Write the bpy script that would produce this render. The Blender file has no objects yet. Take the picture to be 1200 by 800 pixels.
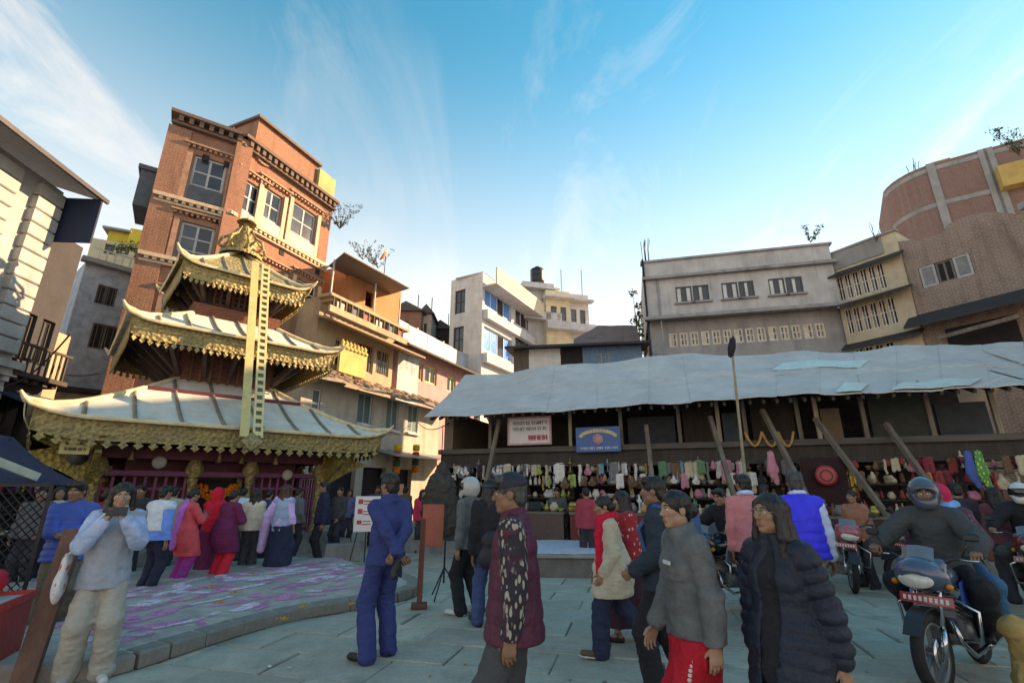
import bpy, bmesh, math, random
import numpy as np
from mathutils import Vector, Matrix, Euler
random.seed(7)
RNG = np.random.default_rng(7)
sc = bpy.context.scene
col = sc.collection
R = math.radians
# ------------------------------------------------------------------ camera, sky, sun, exposure
CAM_H, FPX, PITCH = 1.6, 564.0, R(17)
cd = bpy.data.cameras.new('camera'); cam = bpy.data.objects.new('camera', cd); col.objects.link(cam)
cam.location = (0, 0, CAM_H); cam.rotation_euler = (R(90) + PITCH, 0, 0)
cd.sensor_width = 36.0; cd.lens = 36.0 * FPX / 1200.0; cd.clip_end = 900.0; cd.clip_start = 0.05
sc.camera = cam
SUN_AZ, SUN_EL = R(25), R(25)                 # azimuth from +X towards +Y
world = bpy.data.worlds.new('World'); sc.world = world; world.use_nodes = True
wt = world.node_tree; wn = wt.nodes; wl = wt.links; wn.clear()
sky = wn.new('ShaderNodeTexSky'); sky.sky_type = 'NISHITA'; sky.sun_disc = False
sky.sun_elevation = SUN_EL; sky.sun_rotation = R(90) - SUN_AZ
sky.altitude = 1350; sky.air_density = 1.0; sky.dust_density = 0.08; sky.ozone_density = 3.0
hs = wn.new('ShaderNodeHueSaturation'); hs.inputs['Hue'].default_value = 0.478; hs.inputs['Saturation'].default_value = 1.6; hs.inputs['Value'].default_value = 0.47
wl.new(sky.outputs[0], hs.inputs['Color'])
tc = wn.new('ShaderNodeTexCoord'); sep = wn.new('ShaderNodeSeparateXYZ'); wl.new(tc.outputs['Generated'], sep.inputs[0])
def wmath(op, a, b=None, c=None):
    n = wn.new('ShaderNodeMath'); n.operation = op
    for i, v in enumerate((a, b, c)):
        if v is None: continue
        if isinstance(v, (int, float)): n.inputs[i].default_value = v
        else: wl.new(v, n.inputs[i])
    return n.outputs[0]
zz = wmath('MAXIMUM', wmath('ADD', sep.outputs['Z'], 0.12), 0.05)
cx = wmath('DIVIDE', sep.outputs['X'], zz); cy = wmath('DIVIDE', sep.outputs['Y'], zz)
cmb = wn.new('ShaderNodeCombineXYZ'); wl.new(cx, cmb.inputs[0]); wl.new(cy, cmb.inputs[1])
mp = wn.new('ShaderNodeMapping'); mp.inputs['Rotation'].default_value = (0, 0, R(28)); mp.inputs['Scale'].default_value = (2.3, 0.75, 1)
wl.new(cmb.outputs[0], mp.inputs[0])
nz = wn.new('ShaderNodeTexNoise'); nz.inputs['Scale'].default_value = 1.1; nz.inputs['Detail'].default_value = 9; nz.inputs['Roughness'].default_value = 0.62; nz.inputs['Distortion'].default_value = 0.9
wl.new(mp.outputs[0], nz.inputs['Vector'])
nz2 = wn.new('ShaderNodeTexNoise'); nz2.inputs['Scale'].default_value = 0.8; nz2.inputs['Detail'].default_value = 3
wl.new(cmb.outputs[0], nz2.inputs['Vector'])
cr = wn.new('ShaderNodeMapRange'); cr.inputs[1].default_value = 0.50; cr.inputs[2].default_value = 0.85; wl.new(nz.outputs[0], cr.inputs[0])
cr2 = wn.new('ShaderNodeMapRange'); cr2.inputs[1].default_value = 0.38; cr2.inputs[2].default_value = 0.68; wl.new(nz2.outputs[0], cr2.inputs[0])
cm = wmath('MULTIPLY', wmath('MULTIPLY', cr.outputs[0], cr2.outputs[0]), 0.85)
hzr = wn.new('ShaderNodeMapRange'); hzr.interpolation_type = 'SMOOTHSTEP'; wl.new(sep.outputs['Z'], hzr.inputs[0])   # pale haze towards the horizon, the same all round
for i, v in ((1, 0.04), (2, 0.80), (3, 0.95), (4, 0.0)): hzr.inputs[i].default_value = v
hzm = wn.new('ShaderNodeMix'); hzm.data_type = 'RGBA'; wl.new(hzr.outputs[0], hzm.inputs['Factor']); wl.new(hs.outputs[0], hzm.inputs[6]); hzm.inputs[7].default_value = (1.28, 1.50, 1.78, 1)
mx = wn.new('ShaderNodeMix'); mx.data_type = 'RGBA'
wl.new(cm, mx.inputs['Factor']); wl.new(hzm.outputs[2], mx.inputs[6]); mx.inputs[7].default_value = (1.55, 1.7, 1.9, 1)
bg = wn.new('ShaderNodeBackground'); bg.inputs['Strength'].default_value = 0.15
wl.new(mx.outputs[2], bg.inputs['Color'])
wo = wn.new('ShaderNodeOutputWorld'); wl.new(bg.outputs[0], wo.inputs[0])
sd = bpy.data.lights.new('sun', 'SUN'); sun = bpy.data.objects.new('sun', sd); col.objects.link(sun)
sd.energy = 2.0; sd.angle = R(0.5); sd.color = (1.0, 0.87, 0.70)
sdir = Vector((math.cos(SUN_AZ) * math.cos(SUN_EL), math.sin(SUN_AZ) * math.cos(SUN_EL), math.sin(SUN_EL)))
sun.rotation_euler = sdir.to_track_quat('Z', 'Y').to_euler(); sun.location = (30, 20, 40)
vs = sc.view_settings; vs.view_transform = 'Standard'; vs.look = 'None'; vs.exposure = 2.62; vs.use_white_balance = True; vs.white_balance_temperature = 11500; vs.white_balance_tint = 25; vs.gamma = 1.0; vs.use_curve_mapping = False
sc.cycles.max_bounces = 6; sc.cycles.use_denoising = True
# ------------------------------------------------------------------ pixel rays of the photograph (1200x800) to world points
CP, SP = math.cos(PITCH), math.sin(PITCH)
def ray(x, y):
    dx = (x - 600) / FPX; dy = (400 - y) / FPX
    return (dx, CP - SP * dy, SP + CP * dy)
def atZ(x, y, Z=0.0):
    r = ray(x, y); t = (Z - CAM_H) / r[2]; return Vector((r[0] * t, r[1] * t, Z))
def atY(x, y, Y):
    r = ray(x, y); t = Y / r[1]; return Vector((r[0] * t, Y, CAM_H + r[2] * t))
class Frame:
    """local frame of a facade: x along it, y inwards, z up"""
    def __init__(s, p0, p1):
        s.o = (p0[0], p0[1]); s.a = math.atan2(p1[1] - p0[1], p1[0] - p0[0]); s.w = math.hypot(p1[0] - p0[0], p1[1] - p0[1])
        s.c, s.s = math.cos(s.a), math.sin(s.a)
    def px(s, x, y, off=0.0):
        r = ray(x, y); nx, ny = -s.s, s.c
        t = (s.o[0] * nx + s.o[1] * ny + off) / (r[0] * nx + r[1] * ny)
        return ((r[0] * t - s.o[0]) * s.c + (r[1] * t - s.o[1]) * s.s, CAM_H + r[2] * t)
    def rect(s, x0, y0, x1, y1, off=0.0):
        """pixel box -> u0,u1,z0,z1"""
        xm, ym = (x0 + x1) / 2, (y0 + y1) / 2
        return (s.px(x0, ym, off)[0], s.px(x1, ym, off)[0], s.px(xm, y1, off)[1], s.px(xm, y0, off)[1])
    def world(s, u, v, z=0): return Vector((s.o[0] + u * s.c - v * s.s, s.o[1] + u * s.s + v * s.c, z))
# ------------------------------------------------------------------ objects
def tag(o, label=None, cat=None, group=None, kind=None):
    if label: o['label'] = label
    if cat: o['category'] = cat
    if group: o['group'] = group
    if kind: o['kind'] = kind
    return o
def empty(name, loc, rz=0, label=None, cat=None, group=None):
    o = bpy.data.objects.new(name, None); col.objects.link(o); o.location = loc; o.rotation_euler = (0, 0, rz)
    o.empty_display_size = .1
    return tag(o, label, cat, group)
def froot(f, name, label, cat, group=None): return empty(name, (f.o[0], f.o[1], 0), f.a, label, cat, group)
def link(name, me, parent=None, loc=None, rot=None):
    o = bpy.data.objects.new(name, me); col.objects.link(o)
    if parent is not None: o.parent = parent
    if loc is not None: o.location = loc
    if rot is not None: o.rotation_euler = rot
    return o
def copy_tree(o, parent=None):
    c = o.copy(); col.objects.link(c); c.parent = parent
    for ch in list(o.children): copy_tree(ch, c)
    return c
class MB:
    """collects shapes, builds ONE mesh object"""
    def __init__(s): s.v = []; s.f = []; s.m = []; s.sm = []
    def add(s, vs, fs, mi=0, smooth=False, T=None):
        n = len(s.v)
        s.v += [tuple(T @ Vector(v)) for v in vs] if T is not None else [tuple(v) for v in vs]
        s.f += [tuple(i + n for i in f) for f in fs]; s.m += [mi] * len(fs); s.sm += [smooth] * len(fs)
        return s
    def box(s, x0, x1, y0, y1, z0, z1, mi=0, T=None):
        return s.add([(x0, y0, z0), (x1, y0, z0), (x1, y1, z0), (x0, y1, z0), (x0, y0, z1), (x1, y0, z1), (x1, y1, z1), (x0, y1, z1)],
                     [(0, 3, 2, 1), (4, 5, 6, 7), (0, 1, 5, 4), (1, 2, 6, 5), (2, 3, 7, 6), (3, 0, 4, 7)], mi, False, T)
    def cbox(s, c, sz, T=None, mi=0, bev=0):
        x, y, z = sz[0] / 2, sz[1] / 2, sz[2] / 2
        T2 = Matrix.Translation(c)
        if T is not None: T2 = T2 @ T
        if not bev: return s.box(-x, x, -y, y, -z, z, mi, T2)
        vs = []; b = bev
        for zz_, (a, c_) in ((-z, (x - b, y - b)), (-z + b, (x, y)), (z - b, (x, y)), (z, (x - b, y - b))):
            vs += [(-a, -c_, zz_), (a, -c_, zz_), (a, c_, zz_), (-a, c_, zz_)]
        fs = [(0, 3, 2, 1), (12, 13, 14, 15)]
        for k in range(3):
            for i in range(4): j = (i + 1) % 4; fs.append((4 * k + i, 4 * k + j, 4 * k + 4 + j, 4 * k + 4 + i))
        return s.add(vs, fs, mi, False, T2)
    def quad(s, a, b, c, d, mi=0): return s.add([a, b, c, d], [(0, 1, 2, 3)], mi)
    def beam(s, p, q, w, h=None, mi=0, up=(0, 0, 1)):
        p, q = Vector(p), Vector(q); h = h or w; d = q - p; L = d.length
        z = d.normalized(); x = Vector(up).cross(z)
        if x.length < 1e-4: x = Vector((1, 0, 0))
        x.normalize(); y = z.cross(x)
        T = Matrix((x, y, z)).transposed().to_4x4(); T.translation = p
        return s.box(-w / 2, w / 2, -h / 2, h / 2, 0, L, mi, T)
    def tube(s, pts, rad, n=8, mi=0, smooth=True, cap=True):
        pts = [Vector(p) for p in pts]; rr = rad if isinstance(rad, (list, tuple)) else [rad] * len(pts)
        vs = []; px_ = None
        for i, p in enumerate(pts):
            d = (pts[min(i + 1, len(pts) - 1)] - pts[max(i - 1, 0)])
            d = d.normalized() if d.length > 1e-9 else Vector((0, 0, 1))
            if px_ is None:
                px_ = d.orthogonal().normalized()
            else:
                px_ = (px_ - d * px_.dot(d)); px_ = px_.normalized() if px_.length > 1e-6 else d.orthogonal().normalized()
            py_ = d.cross(px_)
            for k in range(n):
                t = 2 * math.pi * k / n; vs.append(p + (px_ * math.cos(t) + py_ * math.sin(t)) * rr[i])
        fs = []
        for i in range(len(pts) - 1):
            for k in range(n): j = (k + 1) % n; fs.append((i * n + k, i * n + j, (i + 1) * n + j, (i + 1) * n + k))
        if cap: fs += [tuple(range(n - 1, -1, -1)), tuple(range((len(pts) - 1) * n, len(pts) * n))]
        return s.add(vs, fs, mi, smooth)
    def lathe(s, prof, n=16, T=None, mi=0, smooth=True, a0=0, a1=2 * math.pi):
        full = abs(a1 - a0 - 2 * math.pi) < 1e-6; m = n if full else n + 1
        vs = [(r * math.cos(a0 + (a1 - a0) * k / n), r * math.sin(a0 + (a1 - a0) * k / n), z) for r, z in prof for k in range(m)]
        fs = []
        for i in range(len(prof) - 1):
            for k in range(n):
                j = (k + 1) % m; fs.append((i * m + k, i * m + j, (i + 1) * m + j, (i + 1) * m + k))
        return s.add(vs, fs, mi, smooth, T)
    def grid(s, P, mi=0, smooth=True):
        nu, nv = len(P), len(P[0]); vs = [p for r in P for p in r]
        fs = [(i * nv + j, (i + 1) * nv + j, (i + 1) * nv + j + 1, i * nv + j + 1) for i in range(nu - 1) for j in range(nv - 1)]
        return s.add(vs, fs, mi, smooth)
    def slab(s, P, th, mi=0, smooth=True):
        """a grid sheet with thickness th downwards and closed rim"""
        nu, nv = len(P), len(P[0]); s.grid(P, mi, smooth)
        s.grid([[(p[0], p[1], p[2] - th) for p in r][::-1] for r in P], mi, smooth)
        rim = [P[i][0] for i in range(nu)] + [P[nu - 1][j] for j in range(1, nv)] + [P[i][nv - 1] for i in range(nu - 2, -1, -1)] + [P[0][j] for j in range(nv - 2, 0, -1)]
        n = len(rim); vs = [tuple(p) for p in rim] + [(p[0], p[1], p[2] - th) for p in rim]
        return s.add(vs, [(i, n + i, n + (i + 1) % n, (i + 1) % n) for i in range(n)], mi)
    def ext(s, poly, y0, y1, mi=0, T=None):
        """extrude an (x,z) polygon along y"""
        n = len(poly); vs = [(p[0], y0, p[1]) for p in poly] + [(p[0], y1, p[1]) for p in poly]
        fs = [tuple(range(n)), tuple(range(2 * n - 1, n - 1, -1))] + [(i, n + i, n + (i + 1) % n, (i + 1) % n) for i in range(n)]
        return s.add(vs, fs, mi, False, T)
    def mesh(s, name, mats):
        me = bpy.data.meshes.new(name); me.from_pydata(s.v, [], s.f)
        for m in (mats if isinstance(mats, (list, tuple)) else [mats]): me.materials.append(m)
        me.polygons.foreach_set('material_index', s.m); me.polygons.foreach_set('use_smooth', s.sm); me.update()
        return me
    def build(s, name, mats, parent=None, loc=None, rot=None): return link(name, s.mesh(name, mats), parent, loc, rot)
# ------------------------------------------------------------------ materials
_M = {}
class NT:
    def __init__(s, name):
        s.m = bpy.data.materials.new(name); s.m.use_nodes = True; s.t = s.m.node_tree; s.b = s.t.nodes['Principled BSDF']
    def n(s, typ, **kw):
        nd = s.t.nodes.new(typ)
        for k, v in kw.items():
            if k.startswith('_'): setattr(nd, k[1:], v)
            else: nd.inputs[k.replace('__', ' ')].default_value = v
        return nd
    def l(s, a, b): s.t.links.new(a, b)
    def mix(s, f, a, b, mode='MIX'):
        nd = s.t.nodes.new('ShaderNodeMix'); nd.data_type = 'RGBA'; nd.blend_type = mode
        for i, v in ((0, f), (6, a), (7, b)):
            if isinstance(v, (int, float)): nd.inputs[i].default_value = v
            elif isinstance(v, tuple): nd.inputs[i].default_value = (*v[:3], 1)
            else: s.l(v, nd.inputs[i])
        return nd.outputs[2]
    def rng(s, x, a, b, c=0., d=1.):
        nd = s.t.nodes.new('ShaderNodeMapRange'); s.l(x, nd.inputs[0])
        for i, v in enumerate((a, b, c, d)): nd.inputs[i + 1].default_value = v
        return nd.outputs[0]
    def math(s, op, a, b=0.):
        nd = s.t.nodes.new('ShaderNodeMath'); nd.operation = op
        for i, v in enumerate((a, b)):
            if isinstance(v, (int, float)): nd.inputs[i].default_value = v
            else: s.l(v, nd.inputs[i])
        return nd.outputs[0]
    def noise(s, vec, scale, detail=4, rough=.55, stretch=None):
        if stretch:
            m = s.n('ShaderNodeMapping'); m.inputs['Scale'].default_value = stretch; s.l(vec, m.inputs[0]); vec = m.outputs[0]
        nd = s.n('ShaderNodeTexNoise', Scale=scale, Detail=detail, Roughness=rough); s.l(vec, nd.inputs['Vector']); return nd.outputs[0]
    def bump(s, h, strength, dist=.02, prev=None):
        nd = s.n('ShaderNodeBump', Strength=strength, Distance=dist); s.l(h, nd.inputs['Height'])
        if prev is not None: s.l(prev, nd.inputs['Normal'])
        return nd.outputs[0]
    def co(s, which='Object'): return s.n('ShaderNodeTexCoord').outputs[which]
def sc3(c, k): return tuple(min(1, x * k) for x in c[:3])
def mat(name, c, rough=.8, var=.25, scale=4., bump=.2, bscale=30., metal=0., dirt=0., dirtc=(.05, .045, .04), stretch=None, spec=.4, rnd=.0, coat=0., bd=.01):
    """plain surface: base colour with two scales of variation, dirt with its own shape, fine relief"""
    if name in _M: return _M[name]
    t = NT(name); v = t.co()
    n1 = t.noise(v, scale, 6, .6, stretch); n2 = t.noise(v, scale * 6.3, 4, .6, stretch)
    base = t.mix(t.rng(n1, .3, .7), sc3(c, 1 - var), sc3(c, 1 + var))
    base = t.mix(t.rng(n2, .3, .75, 0, .5), base, sc3(c, 1 - var * .8))
    if dirt > 0:
        dn = t.noise(v, 1.7, 7, .65, (1, 1, .35)); base = t.mix(t.rng(dn, .48, .72, 0, dirt), base, dirtc)
    if rnd > 0:
        oi = t.n('ShaderNodeObjectInfo'); base = t.mix(1.0, base, t.mix(oi.outputs['Random'], (1 - rnd,) * 3, (1, 1, 1)), 'MULTIPLY')
    t.l(base, t.b.inputs['Base Color'])
    t.l(t.rng(n2, .2, .8, max(.05, rough - .12), min(1, rough + .1)), t.b.inputs['Roughness'])
    t.b.inputs['Metallic'].default_value = metal; t.b.inputs['Specular IOR Level'].default_value = spec
    if coat: t.b.inputs['Coat Weight'].default_value = coat; t.b.inputs['Coat Roughness'].default_value = .08
    if bump > 0: t.l(t.bump(t.noise(v, bscale, 5, .6, stretch), bump, bd), t.b.inputs['Normal'])
    _M[name] = t.m; return t.m
def plaster(name, c, streak=.5, rough=.9, sc_=1.0, dark=(.07, .07, .075)):
    if name in _M: return _M[name]
    t = NT(name); v = t.co()
    n1 = t.noise(v, 1.3 * sc_, 7, .6); n2 = t.noise(v, 9, 5, .6); st = t.noise(v, 2.2, 6, .6, (1, 1, .12)); bl = t.noise(v, .55, 4, .6)
    b = t.mix(t.rng(n1, .3, .7), sc3(c, .78), sc3(c, 1.12)); b = t.mix(t.rng(n2, .35, .75, 0, .35), b, sc3(c, .7))
    b = t.mix(t.math('MULTIPLY', t.rng(st, .45, .72, 0, streak), t.rng(bl, .35, .6)), b, dark)
    t.l(b, t.b.inputs['Base Color']); t.b.inputs['Roughness'].default_value = rough; t.b.inputs['Specular IOR Level'].default_value = .25
    t.l(t.bump(n2, .25, .02, t.bump(t.noise(v, 60, 4, .6), .15, .01)), t.b.inputs['Normal'])
    _M[name] = t.m; return t.m
def brick(name, c1, c2, mortar, bw=.22, rh=.075, ms=.014, dirt=.5):
    if name in _M: return _M[name]
    t = NT(name); v = t.co(); s = t.n('ShaderNodeSeparateXYZ'); t.l(v, s.inputs[0])
    cb = t.n('ShaderNodeCombineXYZ'); t.l(t.math('ADD', s.outputs[0], s.outputs[1]), cb.inputs[0]); t.l(s.outputs[2], cb.inputs[1])
    wob = t.n('ShaderNodeVectorMath', _operation='ADD'); t.l(cb.outputs[0], wob.inputs[0])
    w2 = t.n('ShaderNodeVectorMath', _operation='SCALE', Scale=.03); nn = t.n('ShaderNodeTexNoise', Scale=1.5, Detail=3); t.l(v, nn.inputs['Vector']); t.l(nn.outputs['Color'], w2.inputs[0]); t.l(w2.outputs[0], wob.inputs[1])
    bt = t.n('ShaderNodeTexBrick'); t.l(wob.outputs[0], bt.inputs['Vector'])
    for k, x in (('Scale', 1.0), ('Mortar Size', ms), ('Mortar Smooth', .3), ('Bias', -.1), ('Brick Width', bw), ('Row Height', rh)): bt.inputs[k].default_value = x
    bt.inputs['Color1'].default_value = (*c1, 1); bt.inputs['Color2'].default_value = (*c2, 1); bt.inputs['Mortar'].default_value = (*mortar, 1)
    n1 = t.noise(v, .8, 7, .65); n2 = t.noise(v, 14, 4, .6); st = t.noise(v, 1.6, 6, .6, (1, 1, .2))
    b = t.mix(t.rng(n1, .35, .7, 0, .6), bt.outputs['Color'], t.mix(.5, c1, mortar)); b = t.mix(t.rng(n2, .4, .8, 0, .5), b, sc3(c1, .45))
    b = t.mix(t.rng(st, .5, .75, 0, dirt), b, (.05, .04, .035))
    t.l(b, t.b.inputs['Base Color']); t.b.inputs['Roughness'].default_value = .92; t.b.inputs['Specular IOR Level'].default_value = .2
    h = t.math('SUBTRACT', t.math('MULTIPLY', n2, .5), bt.outputs['Fac'])
    t.l(t.bump(h, .7, .03), t.b.inputs['Normal']); _M[name] = t.m; return t.m
def corrugated(name, c, pitch=.11, rust=.3, rough=.5, metal=.4, rustc=(.16, .07, .03)):
    if name in _M: return _M[name]
    t = NT(name); v = t.co(); s = t.n('ShaderNodeSeparateXYZ'); t.l(v, s.inputs[0])
    w = t.math('SINE', t.math('MULTIPLY', t.math('ADD', s.outputs[0], t.math('MULTIPLY', s.outputs[1], .0)), 2 * math.pi / pitch))
    n1 = t.noise(v, 1.2, 7, .65); st = t.noise(v, 2.5, 6, .6, (1, 1, .15))
    b = t.mix(t.rng(n1, .3, .7), sc3(c, .72), sc3(c, 1.15)); b = t.mix(t.rng(st, .5, .75, 0, rust), b, rustc)
    t.l(b, t.b.inputs['Base Color']); t.b.inputs['Roughness'].default_value = rough; t.b.inputs['Metallic'].default_value = metal
    t.l(t.bump(w, .6, .02), t.b.inputs['Normal']); _M[name] = t.m; return t.m
def wood(name, c, rough=.75, axis=2, var=.4):
    st = [1, 1, 1]; st[axis] = .08
    return mat(name, c, rough, var, 7., .5, 22., stretch=tuple(st), dirt=.4)
def glass(name, c=(.02, .03, .04), rough=.08):
    if name in _M: return _M[name]
    t = NT(name); v = t.co(); b = t.mix(t.rng(t.noise(v, .9, 3), .35, .65), sc3(c, .5), sc3(c, 1.6))
    t.l(b, t.b.inputs['Base Color']); t.b.inputs['Roughness'].default_value = rough; t.b.inputs['Specular IOR Level'].default_value = .7
    t.l(t.bump(t.noise(v, 1.2, 2), .05, .05), t.b.inputs['Normal']); _M[name] = t.m; return t.m
def goldm(name='gold', c=(.42, .32, .135), rough=.55, metal=.3):
    if name in _M: return _M[name]
    t = NT(name); v = t.co(); vo = t.n('ShaderNodeTexVoronoi', Scale=11.); t.l(v, vo.inputs['Vector']); n = t.noise(v, 16, 5, .6)
    b = t.mix(t.rng(n, .35, .7), c, sc3(c, .45)); b = t.mix(t.rng(t.noise(v, 2.1, 5), .45, .75, 0, .6), b, (.14, .13, .08))
    t.l(b, t.b.inputs['Base Color']); t.b.inputs['Roughness'].default_value = rough; t.b.inputs['Metallic'].default_value = metal
    t.l(t.bump(vo.outputs['Distance'], .8, .05, t.bump(n, .5, .02)), t.b.inputs['Normal']); _M[name] = t.m; return t.m
# ------------------------------------------------------------------ building pieces
def wall(mb, u0, u1, z0, z1, ops=(), y=0.0, rev=.16, mi=0):
    us = sorted({u0, u1, *[o[0] for o in ops], *[o[1] for o in ops]}); zs = sorted({z0, z1, *[o[2] for o in ops], *[o[3] for o in ops]})
    us = [u for u in us if u0 - 1e-6 <= u <= u1 + 1e-6]; zs = [z for z in zs if z0 - 1e-6 <= z <= z1 + 1e-6]
    for i in range(len(us) - 1):
        for j in range(len(zs) - 1):
            cu, cz = (us[i] + us[i + 1]) / 2, (zs[j] + zs[j + 1]) / 2
            if any(o[0] < cu < o[1] and o[2] < cz < o[3] for o in ops): continue
            mb.quad((us[i], y, zs[j]), (us[i + 1], y, zs[j]), (us[i + 1], y, zs[j + 1]), (us[i], y, zs[j + 1]), mi)
    for a, b, c, d in ops:
        e = y + rev
        mb.quad((a, y, c), (a, e, c), (b, e, c), (b, y, c), mi); mb.quad((a, y, d), (b, y, d), (b, e, d), (a, e, d), mi)
        mb.quad((a, y, c), (a, y, d), (a, e, d), (a, e, c), mi); mb.quad((b, y, c), (b, e, c), (b, e, d), (b, y, d), mi)
def shell(mb, u0, u1, z0, z1, D, y=0.0, mi=0):
    mb.quad((u0, y, z0), (u0, y, z1), (u0, y + D, z1), (u0, y + D, z0), mi); mb.quad((u1, y, z0), (u1, y + D, z0), (u1, y + D, z1), (u1, y, z1), mi)
    mb.quad((u0, y, z1), (u1, y, z1), (u1, y + D, z1), (u0, y + D, z1), mi); mb.quad((u0, y + D, z0), (u0, y + D, z1), (u1, y + D, z1), (u1, y + D, z0), mi)
def window(root, r, fm, pm, nv=1, nh=0, fw=.07, y=.10, sill=None, shut=None, bars=0, lintel=None, panes=True, proud=0.0):
    """a framed window in opening r=(u0,u1,z0,z1): frame > pane, sill, shutter, bar"""
    u0, u1, z0, z1 = r; g = .004; m = MB(); yy = y - proud
    m.box(u0 + g, u0 + fw, yy, yy + .07, z0 + g, z1 - g); m.box(u1 - fw, u1 - g, yy, yy + .07, z0 + g, z1 - g)
    m.box(u0 + fw, u1 - fw, yy + .002, yy + .068, z0 + g, z0 + fw); m.box(u0 + fw, u1 - fw, yy + .002, yy + .068, z1 - fw, z1 - g)
    xs = [u0 + fw + (u1 - u0 - 2 * fw) * k / (nv + 1) for k in range(nv + 2)]; zs_ = [z0 + fw + (z1 - z0 - 2 * fw) * k / (nh + 1) for k in range(nh + 2)]
    for x in xs[1:-1]: m.box(x - fw * .45, x + fw * .45, yy + .006, yy + .064, z0 + fw, z1 - fw)
    for z in zs_[1:-1]: m.box(u0 + fw, u1 - fw, yy + .012, yy + .058, z - fw * .35, z + fw * .35)
    w = m.build('window', fm, root)
    if panes:
        for i in range(nv + 1):
            p = MB().box(xs[i], xs[i + 1], yy + .03, yy + .04, z0 + fw, z1 - fw).build('pane', pm[i % len(pm)] if isinstance(pm, list) else pm, w)
    if sill: MB().cbox(((u0 + u1) / 2, -.05, z0 - .06), (u1 - u0 + .24, .22, .1)).build('sill', sill, w)
    if lintel: MB().cbox(((u0 + u1) / 2, -.03, z1 + .08), (u1 - u0 + .4, .14, .13)).build('lintel', lintel, w)
    if bars:
        m = MB()
        for k in range(1, bars + 1):
            x = u0 + (u1 - u0) * k / (bars + 1); m.box(x - .012, x + .012, yy - .03, yy - .006, z0 + fw, z1 - fw)
        m.build('bars', fm, w)
    if shut:
        for sgn, x in ((-1, u0), (1, u1)):
            m = MB(); W = (u1 - u0) * .5; T = Matrix.Translation((x, -.02, 0)) @ Matrix.Rotation(R(-sgn * 62), 4, 'Z')
            xa, xb = (0, W) if sgn < 0 else (-W, 0)
            T = Matrix.Translation((x, -.02, 0)) @ Matrix.Rotation(R(sgn * -70 if sgn < 0 else 70), 4, 'Z')
            T = Matrix.Translation((x, -.02, 0)) @ Matrix.Rotation(R(-110 if sgn < 0 else 110), 4, 'Z')
            m.box(xa, xb, -.02, .02, z0, z1, 0, T); m.build('shutter', shut, w)
    return w
def dentils(mb, u0, u1, z, step=.22, w=.11, h=.1, d=.14, y=0.0, mi=0):
    n = max(1, int((u1 - u0) / step))
    for k in range(n):
        u = u0 + (k + .5) * (u1 - u0) / n; mb.box(u - w / 2, u + w / 2, y - d, y, z, z + h, mi)
# ================================================================== materials of the setting
M_SLAB = mat('paving_slab', (.50, .465, .415), .82, .24, 3., .35, 24., dirt=.5, dirtc=(.22, .21, .195), rnd=.22)
def slab_mat():
    t = NT('paving_stone'); g_ = t.n('ShaderNodeNewGeometry').outputs['Position']; oi = t.n('ShaderNodeObjectInfo'); c = (.58, .495, .40)
    n1 = t.noise(g_, 3.2, 7, .62); n2 = t.noise(g_, 22, 5, .6); n3 = t.noise(g_, .55, 6, .6); n4 = t.noise(g_, 1.4, 7, .68); sp = t.noise(g_, 130, 3, .6)
    b = t.mix(t.rng(n1, .3, .7), sc3(c, .80), sc3(c, 1.10)); b = t.mix(t.rng(n2, .42, .75, 0, .55), b, sc3(c, .62)); b = t.mix(t.rng(sp, .55, .72, 0, .5), b, sc3(c, .55))
    b = t.mix(t.rng(n3, .42, .66, 0, .5), b, (.31, .265, .215)); b = t.mix(t.rng(n4, .54, .70, 0, .6), b, (.23, .195, .155))
    b = t.mix(1.0, b, t.mix(oi.outputs['Random'], (.80, .80, .81), (1, 1, 1)), 'MULTIPLY'); t.l(b, t.b.inputs['Base Color'])
    t.l(t.rng(n4, .3, .7, .62, .92), t.b.inputs['Roughness']); t.b.inputs['Specular IOR Level'].default_value = .3
    t.l(t.bump(n2, .35, .02, t.bump(sp, .3, .006)), t.b.inputs['Normal']); return t.m
M_SLAB = slab_mat()
M_EARTH = mat('joint_earth', (.22, .21, .20), .95, .3, 5., .4, 40.)
M_STONE = mat('plinth_stone', (.28, .27, .26), .85, .25, 4., .4, 25., dirt=.6, dirtc=(.08, .075, .07))
M_WOODD = wood('dark_timber', (.045, .034, .028)); M_WOODM = wood('grey_timber', (.17, .14, .115)); M_WOODL = wood('pale_timber', (.36, .30, .23))
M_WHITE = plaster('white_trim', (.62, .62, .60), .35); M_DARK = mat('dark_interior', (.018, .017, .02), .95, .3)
M_GLASS = glass('window_glass', (.045, .06, .075)); M_GLASSD = glass('dark_glass', (.012, .015, .02)); M_TEAL = mat('teal_paint', (.07, .16, .17), .6, .3, 5., .3, 30., stretch=(1, 1, .1), dirt=.4)
M_BLUEG = mat('blue_glazing', (.03, .26, .66), .2, .25, .8, .05, 5.)
M_TARP = mat('roof_sheet', (.52, .485, .465), .62, .16, 1.2, .25, 9., dirt=.5, dirtc=(.33, .31, .30), spec=.2)
M_GOLD = goldm(); M_GOLDB = goldm('bright_gold', (.66, .50, .15), .5, .3); M_BRASS = goldm('dull_brass', (.40, .31, .13), .6, .25)
M_RED = mat('red_paint', (.48, .035, .025), .5, .2, 4., .2, 30., dirt=.3); M_MAROON = mat('maroon_paint', (.12, .018, .03), .6, .35, 5., .3, 25.)
M_IRON = mat('black_iron', (.025, .025, .028), .5, .3, 6., .2, 40., metal=.4); M_STEEL = mat('grey_steel', (.32, .33, .35), .4, .2, 6., .15, 40., metal=.7)
M_CONC = plaster('concrete', (.30, .30, .30), .5)
M_LEAF = mat('leaf', (.055, .10, .03), .6, .5, 6., .2, 20., rnd=.4)
M_BARK = wood('bark', (.12, .09, .07))
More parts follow.
